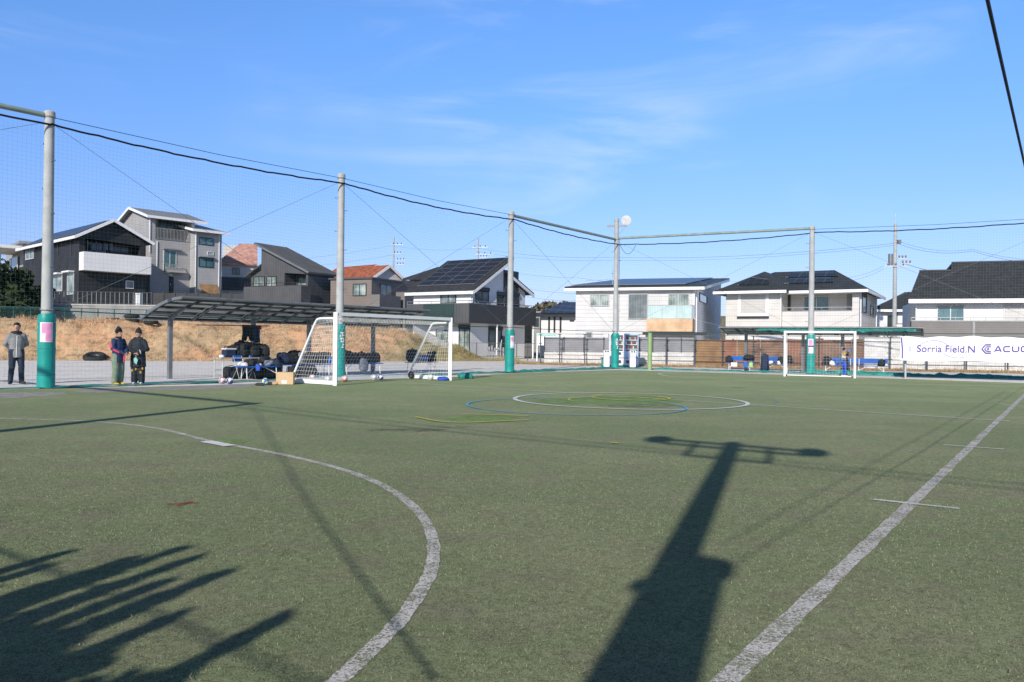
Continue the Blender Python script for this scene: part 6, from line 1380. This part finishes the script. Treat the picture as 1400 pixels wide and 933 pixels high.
for i in range(22): x = RF.X(72) + (RF.X(205) - RF.X(72)) * i / 21; RF.box(q, x - .02, x + .02, 4.12, 5.15, -.30, -.26)
q.build('post', MATS['steel_grey'], t); q = MB()
for z in (4.2, 5.13): RF.box(q, RF.X(72), RF.X(205), z, z + .03, -.257, -.23)
x = RF.X(72)
while x < RF.X(205): q.poly([RF.P(x, 4.2, -.25), RF.P(x + .006, 4.2, -.25), RF.P(x + .006, 5.13, -.25), RF.P(x, 5.13, -.25)]); x += .09
q.build('mesh', MATS['steel_dark'], t)
q = MB(); a0, a1, z0, z1 = RF.rect(180.5, 400.5, 188.5, 418); RF.box(q, a0, a1, 4.121, z1, -.9, -.5); tag(bevel(q.build('water_heater', MATS['white_paint'], None, False, RF.P(a0, 4.12, -.7)), .04), 'white water heater cabinet standing on the terrace right of the black house', 'heater')
t = thing('board_fence', 'dark brown board fence in front of the grey three storey house', 'fence', RF.P(RF.X(205), 4.12)); q = MB(); RF.box(q, RF.X(206), RF.X(330), 4.13, RF.hit(260, 401)[1], -.3, -.22); q.build('board_panel', MATS['black_cladding'], t)
for i in range(9): x = RF.X(206) + (RF.X(330) - RF.X(206)) * i / 8; q = MB(); RF.box(q, x - .05, x + .05, 4.13, RF.hit(260, 400)[1], -.217, -.15); q.build('post', MATS['trim_black'], t)
ca, cb = V(-30, 430, 55), V(345, 430, 61); CF = Face(ca, (cb - ca)); LC = Vector((cb.x - ca.x, cb.y - ca.y, 0)).length
t = thing('chain_link_fence', 'green chain link fence with dark posts along the top of the bank', 'fence', ca); n = 17
for i in range(n + 1): x = LC * i / n; q = MB(); CF.box(q, x - .03, x + .03, 2.3, 3.42, -.03, .03); q.build('post', MATS['wire_green'], t)
q = MB(); CF.box(q, 0, LC, 3.40, 3.45, -.025, .025); q.build('rail', MATS['wire_green'], t); q = MB(); x = 0
while x < LC:
    for sg in (1, -1): q.poly([CF.P(x, 2.45, sg * .004), CF.P(x + .012, 2.45, sg * .004), CF.P(x + .012 + sg * .45, 3.4, sg * .004), CF.P(x + sg * .45, 3.4, sg * .004)])
    x += .09
q.build('mesh', MATS['wire_green'], t)
# short wall pieces right of the bank
q = MB(); a, b = V(566, 450, 63), V(612, 470, 61.0); q.prism([Vector((a.x, a.y, .0)), Vector((b.x, b.y, .0)), Vector((b.x, b.y, 1.3)), Vector((a.x, a.y, 2.6))], (.1, .4, 0)); tag(q.build('retaining_wall', MATS['concrete_wall'], None, False, (a.x, a.y, 0)), 'short sloping grey wall at the right end of the bank by the white house', 'wall')
t = thing('low_fence', 'low grey slat fence in front of the parked van', 'fence', V(668, 480, 62)); FLF = Face(V(668, 480, 62), (1, .1)); q = MB()
for i in range(7): x = FLF.X(668) + i * .22; FLF.box(q, x, x + .13, 0, 1.05 + .1 * math.sin(i * 2), -.03, .03)
q.build('slat', MATS['trim_grey'], t); q = MB(); FLF.box(q, FLF.X(667), FLF.X(668) + 1.5, .3, .38, -.06, -.033); FLF.box(q, FLF.X(667), FLF.X(668) + 1.5, .8, .88, -.06, -.033); q.build('rail', MATS['steel_dark'], t)
t = thing('yard_fence', 'thin black fence on the gravel edge in front of the white balcony house', 'fence', V(628, 480, 61)); YF = Face(V(628, 480, 61.0), (1, -.06)); q = MB()
for px in (628, 652, 707, 722, 736): q = MB(); YF.box(q, YF.X(px) - .03, YF.X(px) + .03, 0, 1.35, -.03, .03); q.build('post', MATS['steel_dark'], t)
q = MB()
for z in (.3, 1.3): YF.box(q, YF.X(628), YF.X(736), z, z + .03, -.02, .02)
q.build('rail', MATS['steel_dark'], t)

# ================================================================== VAN
c = V(673, 485, 66.5); t = thing('parked_van', 'dark green boxy van parked nose out in the carport of the white balcony house', 'van', (c.x, c.y, 0)); yv = rad(-24); fx = Vector((math.cos(yv), math.sin(yv), 0)); fy = Vector((-math.sin(yv), math.cos(yv), 0)); o = Vector((c.x, c.y, .05))
def VP(x, y, z): return o + fx * x + fy * y + Vector((0, 0, z))
q = MB(); prof = [(0, .32), (0, .95), (.12, 1.02), (.30, 1.78), (.5, 1.86), (3.3, 1.86), (3.45, 1.7), (3.5, .32)]
q.prism([VP(-.76, y, z) for y, z in prof], fx * 1.52); bevel(q.build('body', MATS['van_body'], t), .06, 3)
q = MB(); q.slab([VP(-.66, .10, 1.06), VP(.66, .10, 1.06), VP(.62, .275, 1.74), VP(-.62, .275, 1.74)], .02); q.build('windscreen', MATS['dark_glass'], t)
for sg in (-1, 1):
    q = MB(); q.prism([VP(sg * .765, y, z) for y, z in ((.42, 1.1), (1.5, 1.1), (1.5, 1.68), (.58, 1.68))], fx * sg * .008); q.build('side_window', MATS['dark_glass'], t)
    q = MB(); q.tube([VP(sg * .56, -.03, .78), VP(sg * .56, .02, .78)], .10, 14); q.build('headlight', MATS['lamp_clear'], t)
    q = MB(); q.ball(VP(sg * .9, .35, 1.1), (.10, .06, .09), 10, 6, .7); q.build('mirror', MATS['van_body'], t, True)
    for y in (.62, 2.85):
        wc = VP(sg * .68, y, .29); q = MB(); q.torus(wc, .22, .085, fx, 20, 8); wh = q.build('wheel', MATS['rubber'], t, True); q = MB(); q.tube([wc + fx * sg * .03, wc + fx * sg * .07], .16, 14); q.build('rim', MATS['steel_galv'], wh)
q = MB(); q.prism([VP(-.78, -.06, z) for z in (.30, .50)] + [VP(-.78, .02, .50), VP(-.78, .02, .30)], fx * 1.56); q.build('bumper', MATS['steel_dark'], t); q = MB(); q.prism([VP(-.17, -.075, .36), VP(-.17, -.075, .47), VP(-.17, -.062, .47), VP(-.17, -.062, .36)], fx * .34); q.build('number_plate', MATS['shirt_yellow'], t); q = MB(); q.prism([VP(-.4, -.02, .68), VP(-.4, -.02, .86), VP(-.4, -.003, .86), VP(-.4, -.003, .68)], fx * .8); q.build('grille', MATS['steel_dark'], t)

# ================================================================== UTILITY POLES
def utility(label, px, top, d, arms, r=.17, extra=False):
    b = V(px, 470, d); b.z = 0; z1 = V(px, top, d).z; t = thing('utility_pole', label, 'utility pole', b); q = MB(); q.tube([up(b, z) for z in (0, z1 * .5, z1)], [r, r * .85, r * .65], 12); q.build('shaft', MATS['pole_concrete'], t, True)
    ax = Vector((.98, -.2, 0))
    for py, x0, x1 in arms:
        z = V(px, py, d).z; q = MB(); k = d / F; q.bar(up(b, z) + ax * x0 * k - Vector((0, r, 0)), up(b, z) + ax * x1 * k - Vector((0, r, 0)), .09, .11); arm = q.build('crossarm', MATS['steel_galv'], t)
        for i in range(3):
            x = (x0 + (x1 - x0) * (i + .5) / 3) * k; q = MB(); p = up(b, z) + ax * x - Vector((0, r, 0)); q.tube([p + Vector((0, 0, .06)), p + Vector((0, 0, .16)), p + Vector((0, 0, .3))], [.05, .09, .05], 8); q.build('insulator', MATS['insulator'], arm)
    if extra:
        z = V(px, 355, d).z; q = MB(); c = up(b, z) - ax * .38; q.tube([up(c, z - .5), up(c, z + .5)], .2, 12); q.build('transformer', MATS['steel_grey'], t, True); q = MB(); q.tube([up(b, z1), up(b, z1 + .9)], .03, 6); q.build('spike', MATS['steel_galv'], t)
        c = up(b, V(px, 331, d).z) + ax * .3; q = MB(); q.box(c, (.3, .3, .35)); q.build('switch_box', MATS['steel_grey'], t)
    return b
u1 = utility('concrete utility pole rising behind the orange roof, several crossarms', 536.5, 324, 120, ((335, -3, 14), (347, 0, 12), (356, 4, 17), (362, 4, 16)))
u2 = utility('concrete utility pole behind the white solar roof house', 652, 326, 118, ((338.5, -8, 14), (348, -3, 22), (352, 2, 14)))
u3 = utility('concrete utility pole with transformer between the hipped and slate roof houses', 1222.5, 306, 72, ((364.5, -15, 14), (354, 2, 14), (361, 6, 20)), .2, True)
def line(label, pts, r=.02, group='power lines', sag=.5):
    P = [V(*p) for p in pts]; q = MB(); A = []
    for a, b in zip(P, P[1:]):
        for i in range(12):
            u = i / 12; p = a.lerp(b, u); p.z -= sag * 4 * u * (1 - u); A.append(p)
    A.append(P[-1]); q.tube(A, r * .7, 5); tag(q.build('power_line', MATS['wire_grey'], None, True, A[0]), label, 'power line', group)
line('power line crossing behind the grey house towards the pole by the orange roof', ((-30, 372, 115), (300, 362, 118), (536, 336, 120), (652, 339, 118)))
line('lower power line left of the pole by the orange roof', ((300, 372, 118), (536, 349, 120)), .022)
line('power line from the pole behind the solar roof to the corner floodlight pole side', ((652, 339, 118), (840, 352, 95), (1222, 333, 72)), .022)
line('power line with two conductors just below the corner beam, crossing to the right', ((652, 344, 118), (840, 356, 95), (1222, 336, 72)), .018)
line('power line sloping down behind the central gap of sky, upper one', ((652, 362, 118), (790, 380, 110), (980, 386, 90)), .02)
line('power line sloping down behind the central gap of sky, lower one', ((652, 378, 118), (790, 402, 110), (990, 398, 90)), .02)
line('power line right above the small white bungalow', ((690, 398, 118), (795, 411, 112)), .024)
line('power line from the right hand utility pole to the right, upper one', ((1222, 327, 72), (1330, 341, 66), (1480, 352, 60)), .018)
line('power line from the right hand utility pole to the right, lower one', ((1222, 331, 72), (1330, 343.5, 66), (1480, 357, 60)), .022)
line('power line dropping from the right hand utility pole onto the slate roof house', ((1238, 361, 71), (1290, 373, 66)), .03, sag=.1)
line('power line from the left onto the right hand utility pole crossarm', ((1000, 385, 85), (1130, 378, 78), (1208, 364, 72)), .016)
line('second power line from the left onto the right hand utility pole crossarm', ((1000, 392, 85), (1130, 383, 78), (1208, 368, 72)), .016)

# ================================================================== TREES
def bush(label, px, py, d, zb, rx, ry, rz_, n=900, group=None, m='leaf_dark', s0=.18, s1=.4):
    c = V(px, py, d); t = thing('tree', label, 'tree', (c.x, c.y, zb), group); q = MB(); K = 7
    for k in range(K):
        v = Vector((random.uniform(-.6, .6) * rx, random.uniform(-.5, .5) * ry, random.uniform(-.7, .7) * rz_)); leafcloud(q, c + v, (rx * .55, ry * .55, rz_ * .5), n // K, s0, s1)
    q.build('crown', MATS[m], t); q = MB(); q.tube([(c.x, c.y, zb - .1), (c.x, c.y, c.z)], [.16, .08], 8); q.tube([(c.x, c.y, c.z - rz_ * .5), (c.x + rx * .4, c.y, c.z + rz_ * .2)], [.07, .03], 6); q.tube([(c.x, c.y, c.z - rz_ * .4), (c.x - rx * .4, c.y, c.z + rz_ * .3)], [.07, .03], 6); q.build('trunk', MATS['bark'], t)
gT = 'evergreens at the left edge'
bush('dense dark evergreen shrub at the left edge below the carport house, nearest the edge', 2, 395, 62, 2.4, 1.9, 1.4, 2.0, 2600, gT); bush('dense dark evergreen shrub left of the black house, beside the nearest net pole', 26, 402, 63, 2.4, 1.6, 1.3, 1.7, 2400, gT); bush('lower dark evergreen hedge clump under the shrubs at the left edge', 12, 420, 60, 2.4, 2.4, 1.0, .9, 1800, gT); bush('dark evergreen beyond the left edge of the frame, partly in view', -26, 392, 62, 2.4, 1.9, 1.4, 2.1, 1200, gT)
bush('dark low shrub between the nearest pole and the black house', 52, 408, 66, 2.4, 1.1, 1.0, 1.2, 1200, gT)
q = MB()
for i in range(60):
    px = random.uniform(700, 830); c = V(px, 426 + random.uniform(-3, 5) - (4 if 740 < px < 790 else 0), 260 + random.uniform(-8, 8)); leafcloud(q, c, (3.2, 2.5, 1.8), 60, .7, 1.5)
tag(q.build('far_wood', MATS['leaf_far'], None, False, V(765, 420, 260)), 'far off brownish wood on the horizon above the small bungalow', 'wood', kind='stuff')
h_ = MB(); h_.prism([V(600, 470, 275), V(720, 430, 275), V(770, 426, 275), V(900, 430, 275), V(1300, 440, 275), V(1400, 470, 275)], (0, 20, 0)); struct('hill', h_, MATS['leaf_far'])
# shrubs at the far end of the bank
for px, py, lab in ((700, 488, 'small dry shrub at the gravel edge right of the bank'), (690, 487, 'small dry tuft at the foot of the low slat fence')):
    c = V(px, py, 60); q = MB()
    for i in range(120): p = Vector((c.x + random.gauss(0, .35), c.y + random.gauss(0, .2), .02)); q.poly([p, p + Vector((.03, 0, 0)), p + Vector((random.gauss(0, .1), 0, random.uniform(.2, .5)))])
    tag(q.build('dry_shrub', MATS['dry_blade'], None, False, (c.x, c.y, 0)), lab, 'shrub')
# ================================================================== PEOPLE
def torso(q, T, R, k, rings, n=16):           # closed elliptical loft: (z, half width, half depth, forward)
    o = len(q.v)
    for z, a, b, y in rings:
        for i in range(n): t = 2 * math.pi * i / n; q.v.append(T((a * math.cos(t), y + b * math.sin(t), z)))
    for j in range(len(rings) - 1):
        for i in range(n): a = o + j * n + i; b = o + j * n + (i + 1) % n; q.f.append((a, b, b + n, a + n))
    q.f.append(tuple(o + i for i in range(n - 1, -1, -1))); e = o + (len(rings) - 1) * n; q.f.append(tuple(e + i for i in range(n)))
def person(label, base, yaw, H, J, wear, hat=None, hair=True, props=None):
    """J: joints in metres for a 1.75 m figure, x right, y forward, z up; yaw turns forward from +Y"""
    k = H / 1.75; R = Matrix.Rotation(yaw, 3, 'Z'); B = Vector(base)
    T = lambda p: B + R @ (Vector(p) * k)
    t = thing('person', label, 'person', B)
    q = MB(); L = lambda pts, rs: q.limb([T(p) for p in pts], [r * k for r in rs])
    hd = Vector(J['head']); nk = Vector(J['neck'])
    torso(q, T, R, k, [(.84, .13, .09, 0), (.95, .155, .105, 0), (1.15, .135, .10, 0), (1.30, .155, .105, 0), (1.41, .13, .085, 0), (1.47, .06, .06, 0)]); L([J['shL'], nk - Vector((0, 0, .08)), J['shR']], [.07, .09, .07]); L([nk - Vector((0, 0, .06)), nk + Vector((0, .01, .05)), hd - Vector((0, .0, .06))], [.06, .056, .06])
    hr = Matrix.Rotation(J.get('hyaw', 0), 3, 'Z')
    q.ball(T(hd), (.081 * k, .102 * k, .124 * k), 16, 12, 1, None)
    q.v[-(16 * 11 + 2):] = [T(hd) + R @ hr @ (v - T(hd)) for v in q.v[-(16 * 11 + 2):]]
    HP = lambda p: T(hd + hr @ Vector(p))
    q.tube([HP((0, .085, .02)), HP((0, .118, -.02)), HP((0, .09, -.035))], [.010 * k, .017 * k, .012 * k], 8); q.ball(HP((0, .06, -.085)), (.045 * k, .05 * k, .035 * k), 10, 8)
    for sx in (-1, 1): q.ball(HP((sx * .08, -.005, -.01)), (.014 * k, .022 * k, .032 * k), 8, 6)
    for s_ in 'LR':
        L([J['sh' + s_], J['el' + s_], J['wr' + s_]], [.055, .043, .03]); L([J['hip' + s_], J['kn' + s_], J['an' + s_]], [.09, .06, .042])
        an = Vector(J['an' + s_]); fd_ = Vector(J.get('toe' + s_, (0, 1, 0))).normalized(); L([an + Vector((0, 0, -.04)) - fd_ * .05, an + fd_ * .07 + Vector((0, 0, -.055)), an + fd_ * .16 + Vector((0, 0, -.06))], [.036, .038, .028])
        w = Vector(J['wr' + s_]); el = Vector(J['el' + s_]); d = Vector(J.get('hand' + s_, w - el)).normalized(); n_ = d.cross(Vector((0, 0, 1))).normalized() if abs(d.z) < .9 else Vector((1, 0, 0)); m_ = d.cross(n_)
        pa = w + d * .085; L([w, w + d * .04, pa], [.026, .032, .030])
        for i, ln in enumerate((.060, .075, .070, .055)):
            r0 = pa + n_ * (.012 - .0)*0 + m_ * 0 + n_ * ((i - 1.5) * .017); L([r0 - d * .01, r0 + d * ln * .5, r0 + d * ln * .9 + m_ * .025], [.0105, .0095, .008])
        L([w + d * .03 + n_ * .026, w + d * .06 + n_ * .048, w + d * .09 + n_ * .05], [.012, .011, .009])
    baked(q, .011 * k, 2).build('body', MATS['skin'], t, True)
    for sx in (-1, 1): q = MB(); q.ball(HP((sx * .032, .088, .012)), .011 * k, 8, 6); q.build('eye', MATS['eye_dark'], t, True)
    q = MB(); q.tube([HP((-.026, .089, -.062)), HP((0, .099, -.060)), HP((.026, .089, -.062))], [.005 * k, .008 * k, .005 * k], 6); q.build('mouth', MATS['lip'], t, True)
    if hair:
        q = MB(); q.ball(HP((0, -.018, .03)), (.09 * k, .102 * k, .112 * k), 16, 12); q.ball(HP((0, .02, .085)), (.078 * k, .085 * k, .055 * k), 12, 8)
        b_ = baked(q, .012 * k, 1); b_.build('hair', MATS['hair_black'], t, True)
    if hat:
        q = MB(); q.tube([HP((0, -.012, .03)), HP((0, -.012, .07)), HP((0, -.014, .12)), HP((0, -.02, .17)), HP((0, -.035, .215))], [.104 * k, .104 * k, .092 * k, .06 * k, .022 * k], 14); hb = q.build('beanie', MATS['beanie'], t, True); q = MB(); q.torus(HP((0, -.012, .045)), .098 * k, .016 * k, (0, 0, 1), 16, 6); q.build('cuff', MATS['beanie'], hb, True)
    for nm, m, chains, vox in wear:
        q = MB()
        for pts, rs in chains:
            if rs is None: torso(q, T, R, k, pts); continue
            q.limb([T(J[p] if isinstance(p, str) else p) for p in pts], [r * k for r in rs])
        b_ = baked(q, vox * k, 3)
        for i, v in enumerate(b_.v): b_.v[i] = v + Vector((noise.noise(v * 7), noise.noise(v * 7 + Vector((5, 0, 0))), noise.noise(v * 9 + Vector((0, 5, 0))))) * .010 * k
        b_.build(nm, MATS[m], t, True)
    if props: props(t, T, k)
    return t
def std(**kw):
    J = dict(head=(0, .02, 1.635), neck=(0, -.005, 1.50), shL=(-.165, 0, 1.39), shR=(.165, 0, 1.39), elL=(-.24, -.03, 1.14), elR=(.24, -.03, 1.14), wrL=(-.2, .1, .93), wrR=(.2, .1, .93), hipL=(-.09, 0, .93), hipR=(.09, 0, .93), knL=(-.10, .02, .50), knR=(.10, .02, .50), anL=(-.11, -.02, .09), anR=(.11, -.02, .09))
    J.update(kw); return J
def trousers(J, r=(.115, .085, .07), wide=1.0):
    return [(('hipL', 'knL', tuple(Vector(J['anL']) + Vector((0, 0, .03)))), [x * wide for x in r]), (('hipR', 'knR', tuple(Vector(J['anR']) + Vector((0, 0, .03)))), [x * wide for x in r]), (((-.06, 0, .98), (.06, 0, .98)), [.13, .13])]
def shoes(J):
    out = []
    for s_ in 'LR':
        an = Vector(J['an' + s_]); f_ = Vector(J.get('toe' + s_, (0, 1, 0))).normalized(); out.append(((tuple(an + Vector((0, 0, -.035)) - f_ * .05), tuple(an + f_ * .07 + Vector((0, 0, -.045))), tuple(an + f_ * .165 + Vector((0, 0, -.052)))), [.05, .048, .036]))
    return out
# man in the grey jacket, hands behind his back
b = G(22, 525.5); b.z = 0
J = std(elL=(-.27, -.10, 1.15), elR=(.27, -.10, 1.15), wrL=(-.08, -.19, .98), wrR=(.08, -.20, .97), handL=(.6, 0, -.5), handR=(-.6, 0, -.5), knL=(-.12, .03, .50), knR=(.12, .04, .50), anL=(-.14, -.04, .09), anR=(.15, .03, .09), hyaw=rad(-25), toeL=(-.3, 1, 0), toeR=(.4, 1, 0))
person('man in a grey hooded jacket and jeans, hands behind his back, at the far left', b, rad(180 + 42), 1.74, J, [
    ('jacket', 'jacket_grey', [([(.765, .185, .135, 0), (.80, .19, .14, 0), (1.05, .185, .14, 0), (1.27, .20, .14, 0), (1.39, .175, .115, 0), (1.46, .09, .085, 0), (1.50, .075, .075, 0)], None), (('shL', 'shR'), [.08, .08]), (('shL', 'elL', 'wrL'), [.082, .07, .052]), (('shR', 'elR', 'wrR'), [.082, .07, .052])], .016),
    ('collar', 'beanie', [(((-.08, .03, 1.475), (0, .08, 1.465), (.08, .03, 1.475)), [.05, .05, .05]), (((-.1, -.06, 1.46), (0, -.1, 1.46), (.1, -.06, 1.46)), [.06, .075, .06])], .014),
    ('jeans', 'denim', trousers(J), .015), ('shoes', 'shoe_dark', shoes(J), .012)],
    props=lambda t, T, k: MB().limb([T((.012, .125, 1.38)), T((.02, .14, 1.15)), T((.03, .135, .78))], [.010, .010, .010]).build('zip', MATS['cloth_white'], t, True))
# woman with the pink sleeve, facing right
b = G(161, 526.5); b.z = 0
J = std(elL=(-.25, .06, 1.15), elR=(.25, .06, 1.15), wrL=(-.06, .30, 1.01), wrR=(.07, .31, 1.00), handL=(.5, .5, -.3), handR=(-.4, .5, -.3), hyaw=rad(8))
def stripes_(t, T, k):
    for sx in (1, -1):
        q = MB(); q.limb([T((sx * .225, .0, 1.30)), T((sx * .272, .03, 1.20)), T((sx * .255, .10, 1.12)), T((sx * .16, .215, 1.04))], [.05 * k, .056 * k, .052 * k, .045 * k]); baked(q, .016, 2).build('sleeve_stripe', MATS['sleeve_pink'], t, True)
    q = MB(); q.tube([T((.03, .3, 1.0)), T((.05, .31, .86)), T((.06, .30, .72))], [.018, .022, .012], 6); q.build('gloves', MATS['sleeve_pink'], t, True)
person('woman in a black beanie, navy jacket with pink sleeve stripe and green trousers', b, rad(-112), 1.60, J, [
    ('jacket', 'jacket_navy', [([(.70, .195, .155, 0), (.74, .205, .165, 0), (1.05, .195, .155, 0), (1.27, .20, .15, 0), (1.39, .17, .115, 0), (1.46, .09, .085, 0), (1.50, .075, .075, 0)], None), (('shL', 'shR'), [.08, .08]), (('shL', 'elL', 'wrL'), [.085, .078, .052]), (('shR', 'elR', 'wrR'), [.085, .078, .052])], .016),
    ('scarf', 'beanie', [(((-.06, .02, 1.49), (0, .06, 1.48), (.06, .02, 1.49), (0, -.07, 1.49)), [.05, .05, .05, .05])], .014),
    ('trousers', 'pants_green', trousers(J, (.125, .105, .095)), .015), ('shoes', 'shoe_yellow', shoes(J), .012)], hat=True, props=stripes_)
# woman in the long black coat, facing the pitch
b = G(188.5, 526.0); b.z = 0
J = std(elL=(-.27, .04, 1.15), elR=(.27, .04, 1.15), wrL=(-.06, .25, 1.05), wrR=(.04, .27, 1.03), handL=(.7, .3, -.2), handR=(-.7, .3, -.3), hyaw=rad(-18))
def coatp(t, T, k):
    q = MB(); q.prism([T((.0, .30, .90)), T((.07, .30, .84)), T((.05, .30, .72)), T((-.02, .30, .66)), T((-.06, .30, .80))], T((0, .31, 0)) - T((0, .30, 0))); q.build('tag', MATS['notice_teal'], t); q = MB(); q.tube([T((.0, .3, .9)), T((.0, .29, 1.02))], .004, 5); q.build('tag_string', MATS['cloth_white'], t)
    for x, z in ((-.15, .52), (.05, .50), (.15, .46), (-.10, .40)): q = MB(); q.ball(T((x, .115, z)), (.04 * k, .022 * k, .05 * k), 8, 6); q.build('trouser_patch', MATS['pants_yellow'], t, True)
    q = MB(); q.torus(T((-.10, .22, 1.06)), .055 * k, .018 * k, (T((.7, .3, -.2)) - T((0, 0, 0))), 14, 6); q.build('cuff', MATS['cloth_white'], t, True)
person('woman in a black beanie and long black padded coat, holding a pale tag', b, rad(180 + 12), 1.58, J, [
    ('coat', 'coat_black', [([(.57, .235, .185, 0), (.60, .245, .195, 0), (.95, .225, .175, 0), (1.25, .21, .155, 0), (1.39, .175, .12, 0), (1.46, .10, .09, 0), (1.50, .08, .08, 0)], None), (('shL', 'shR'), [.088, .088]), (('shL', 'elL', 'wrL'), [.092, .085, .06]), (('shR', 'elR', 'wrR'), [.092, .085, .06])], .017),
    ('hood', 'coat_black', [(((-.1, .03, 1.48), (0, .06, 1.45), (.1, .03, 1.48), (0, -.1, 1.5)), [.06, .05, .06, .07])], .015),
    ('trousers', 'coat_black', trousers(J, (.14, .12, .10)), .015), ('shoes', 'shoe_white', shoes(J), .012)], hat=True, props=coatp)
# child drinking behind the far goal
b = V(1153.5, 500, 37.0); b.z = 0
J = std(head=(0, .01, 1.625), elL=(-.22, .22, 1.30), elR=(.22, .22, 1.28), wrL=(-.04, .27, 1.50), wrR=(.05, .27, 1.48), handL=(.2, .1, .6), handR=(-.2, .1, .6), anR=(.12, .06, .09), knR=(.11, .08, .5), hyaw=0)
def botl(t, T, k):
    q = MB(); q.tube([T((0, .14, 1.575)), T((0, .19, 1.585)), T((0, .22, 1.59)), T((0, .42, 1.63))], [.016, .018, .045, .045], 12); q.build('bottle', MATS['bottle_blue'], t, True)
    for sx in (-1, 1): q = MB(); q.ball(T((sx * .17, 0, 1.37)), (.095 * k, .095 * k, .10 * k), 10, 8); q.build('shoulder_panel', MATS['shirt_yellow'], t, True)
    q = MB(); torso(q, T, None, k, [(.905, .178, .138, 0), (.975, .176, .136, 0)]); baked(q, .014, 1).build('shirt_hem', MATS['shirt_yellow'], t, True)
person('child in white and yellow shirt drinking from a blue bottle behind the far goal', b, rad(-100), 1.31, J, [
    ('shirt', 'shirt_white', [([(.92, .17, .13, 0), (1.1, .165, .125, 0), (1.3, .18, .125, 0), (1.40, .155, .10, 0), (1.47, .07, .07, 0)], None)], .014),
    ('sleeves', 'beanie', [(('shL', 'elL', 'wrL'), [.075, .058, .045]), (('shR', 'elR', 'wrR'), [.075, .058, .045])], .012),
    ('shorts', 'kit_blue', [(('hipL', (-.105, .02, .60)), [.125, .125]), (('hipR', (.105, .05, .60)), [.125, .125])], .014),
    ('socks', 'kit_blue', [(('knL', 'anL'), [.072, .055]), (('knR', 'anR'), [.072, .055])], .012), ('shoes', 'shoe_white', shoes(J), .012)], props=botl)
CLX, CLY = 0.3, 0.1
SKY_LOW, SKY_HIGH, CLOUD, SKY_STR, SUN_STR = (.76, .80, 1.26), (.90, 1.33, 1.88), (8.0, 8.6, 9.6), .115, 4.7
# ================================================================== SKY, SUN, CAMERA
w = bpy.data.worlds.new('World'); scene.world = w; w.use_nodes = True; nt = w.node_tree; bg = nt.nodes['Background']
sky = nt.nodes.new('ShaderNodeTexSky'); sky.sky_type = 'NISHITA'; sky.sun_disc = False; sky.sun_elevation = SUN_EL; sky.sun_rotation = math.atan2(-SD.x, -SD.y) % (2 * math.pi)
sky.altitude = 0; sky.air_density = 1.0; sky.dust_density = .35; sky.ozone_density = 2.2
tc = nt.nodes.new('ShaderNodeTexCoord'); sp = nt.nodes.new('ShaderNodeSeparateXYZ'); nt.links.new(tc.outputs['Generated'], sp.inputs[0])
el = sp.outputs[2]
grade = mixc(nt, ramp(nt, el, .0, .42), SKY_LOW, SKY_HIGH)
grade = mixc(nt, ramp(nt, el, .40, .66), grade, tuple(c * .09 for c in SKY_HIGH))
col = mixc(nt, 1.0, sky.outputs[0], grade, 'MULTIPLY')
cb = nt.nodes.new('ShaderNodeCombineXYZ'); nt.links.new(sp.outputs[0], cb.inputs[0]); nt.links.new(sp.outputs[2], cb.inputs[1]); nt.links.new(math_node(nt, 'MULTIPLY', sp.outputs[1], .25), cb.inputs[2])
mp = nt.nodes.new('ShaderNodeMapping'); mp.inputs['Location'].default_value = (CLX, CLY, 0); mp.inputs['Rotation'].default_value = (0, 0, rad(-24)); mp.inputs['Scale'].default_value = (1.5, 8.0, 1); nt.links.new(cb.outputs[0], mp.inputs[0])
n1 = nt.nodes.new('ShaderNodeTexNoise'); n1.inputs['Scale'].default_value = 1.6; n1.inputs['Detail'].default_value = 7; n1.inputs['Roughness'].default_value = .58; n1.inputs['Distortion'].default_value = .7; nt.links.new(mp.outputs[0], n1.inputs['Vector'])
n2 = noise_f(nt, cb.outputs[0], 2.6, 3)
cl = math_node(nt, 'MULTIPLY', ramp(nt, n1.outputs['Fac'], .46, .76), ramp(nt, n2, .40, .64))
cl = math_node(nt, 'MULTIPLY', cl, ramp(nt, el, .02, .10))
hz = math_node(nt, 'MULTIPLY', ramp(nt, el, .30, .0), .04)
f = math_node(nt, 'MINIMUM', math_node(nt, 'ADD', math_node(nt, 'MULTIPLY', cl, .37), hz), .9)
col = mixc(nt, f, col, CLOUD)
nt.links.new(col, bg.inputs['Color']); bg.inputs['Strength'].default_value = SKY_STR
sl = bpy.data.lights.new('sun', 'SUN'); sl.energy = SUN_STR; sl.angle = rad(.53); sl.color = (1.0, .93, .83); so = bpy.data.objects.new('sun', sl); C.objects.link(so); so.rotation_euler = SUNV.to_track_quat('-Z', 'Y').to_euler(); so.location = (-10, -30, 30)
cam = bpy.data.cameras.new('camera'); cam.sensor_width = 36; cam.lens = 36 * F / 1400; cam.clip_end = 3000; cam.clip_start = .05; co_ = bpy.data.objects.new('camera', cam); C.objects.link(co_); co_.matrix_world = Matrix.Translation(CAM) @ RC.to_4x4(); scene.camera = co_
scene.view_settings.view_transform = 'Standard'; scene.view_settings.look = 'None'; scene.view_settings.exposure = 0; scene.view_settings.gamma = 1
scene.render.engine = 'CYCLES'; scene.render.resolution_x = 1024; scene.render.resolution_y = 682
for q_, me_ in [(o, o.data) for o in bpy.data.objects if o.type == 'MESH' and len(o.data.polygons) and o.data.polygons[0].use_smooth]:
    try: me_.set_sharp_from_angle(angle=rad(50))
    except Exception: pass
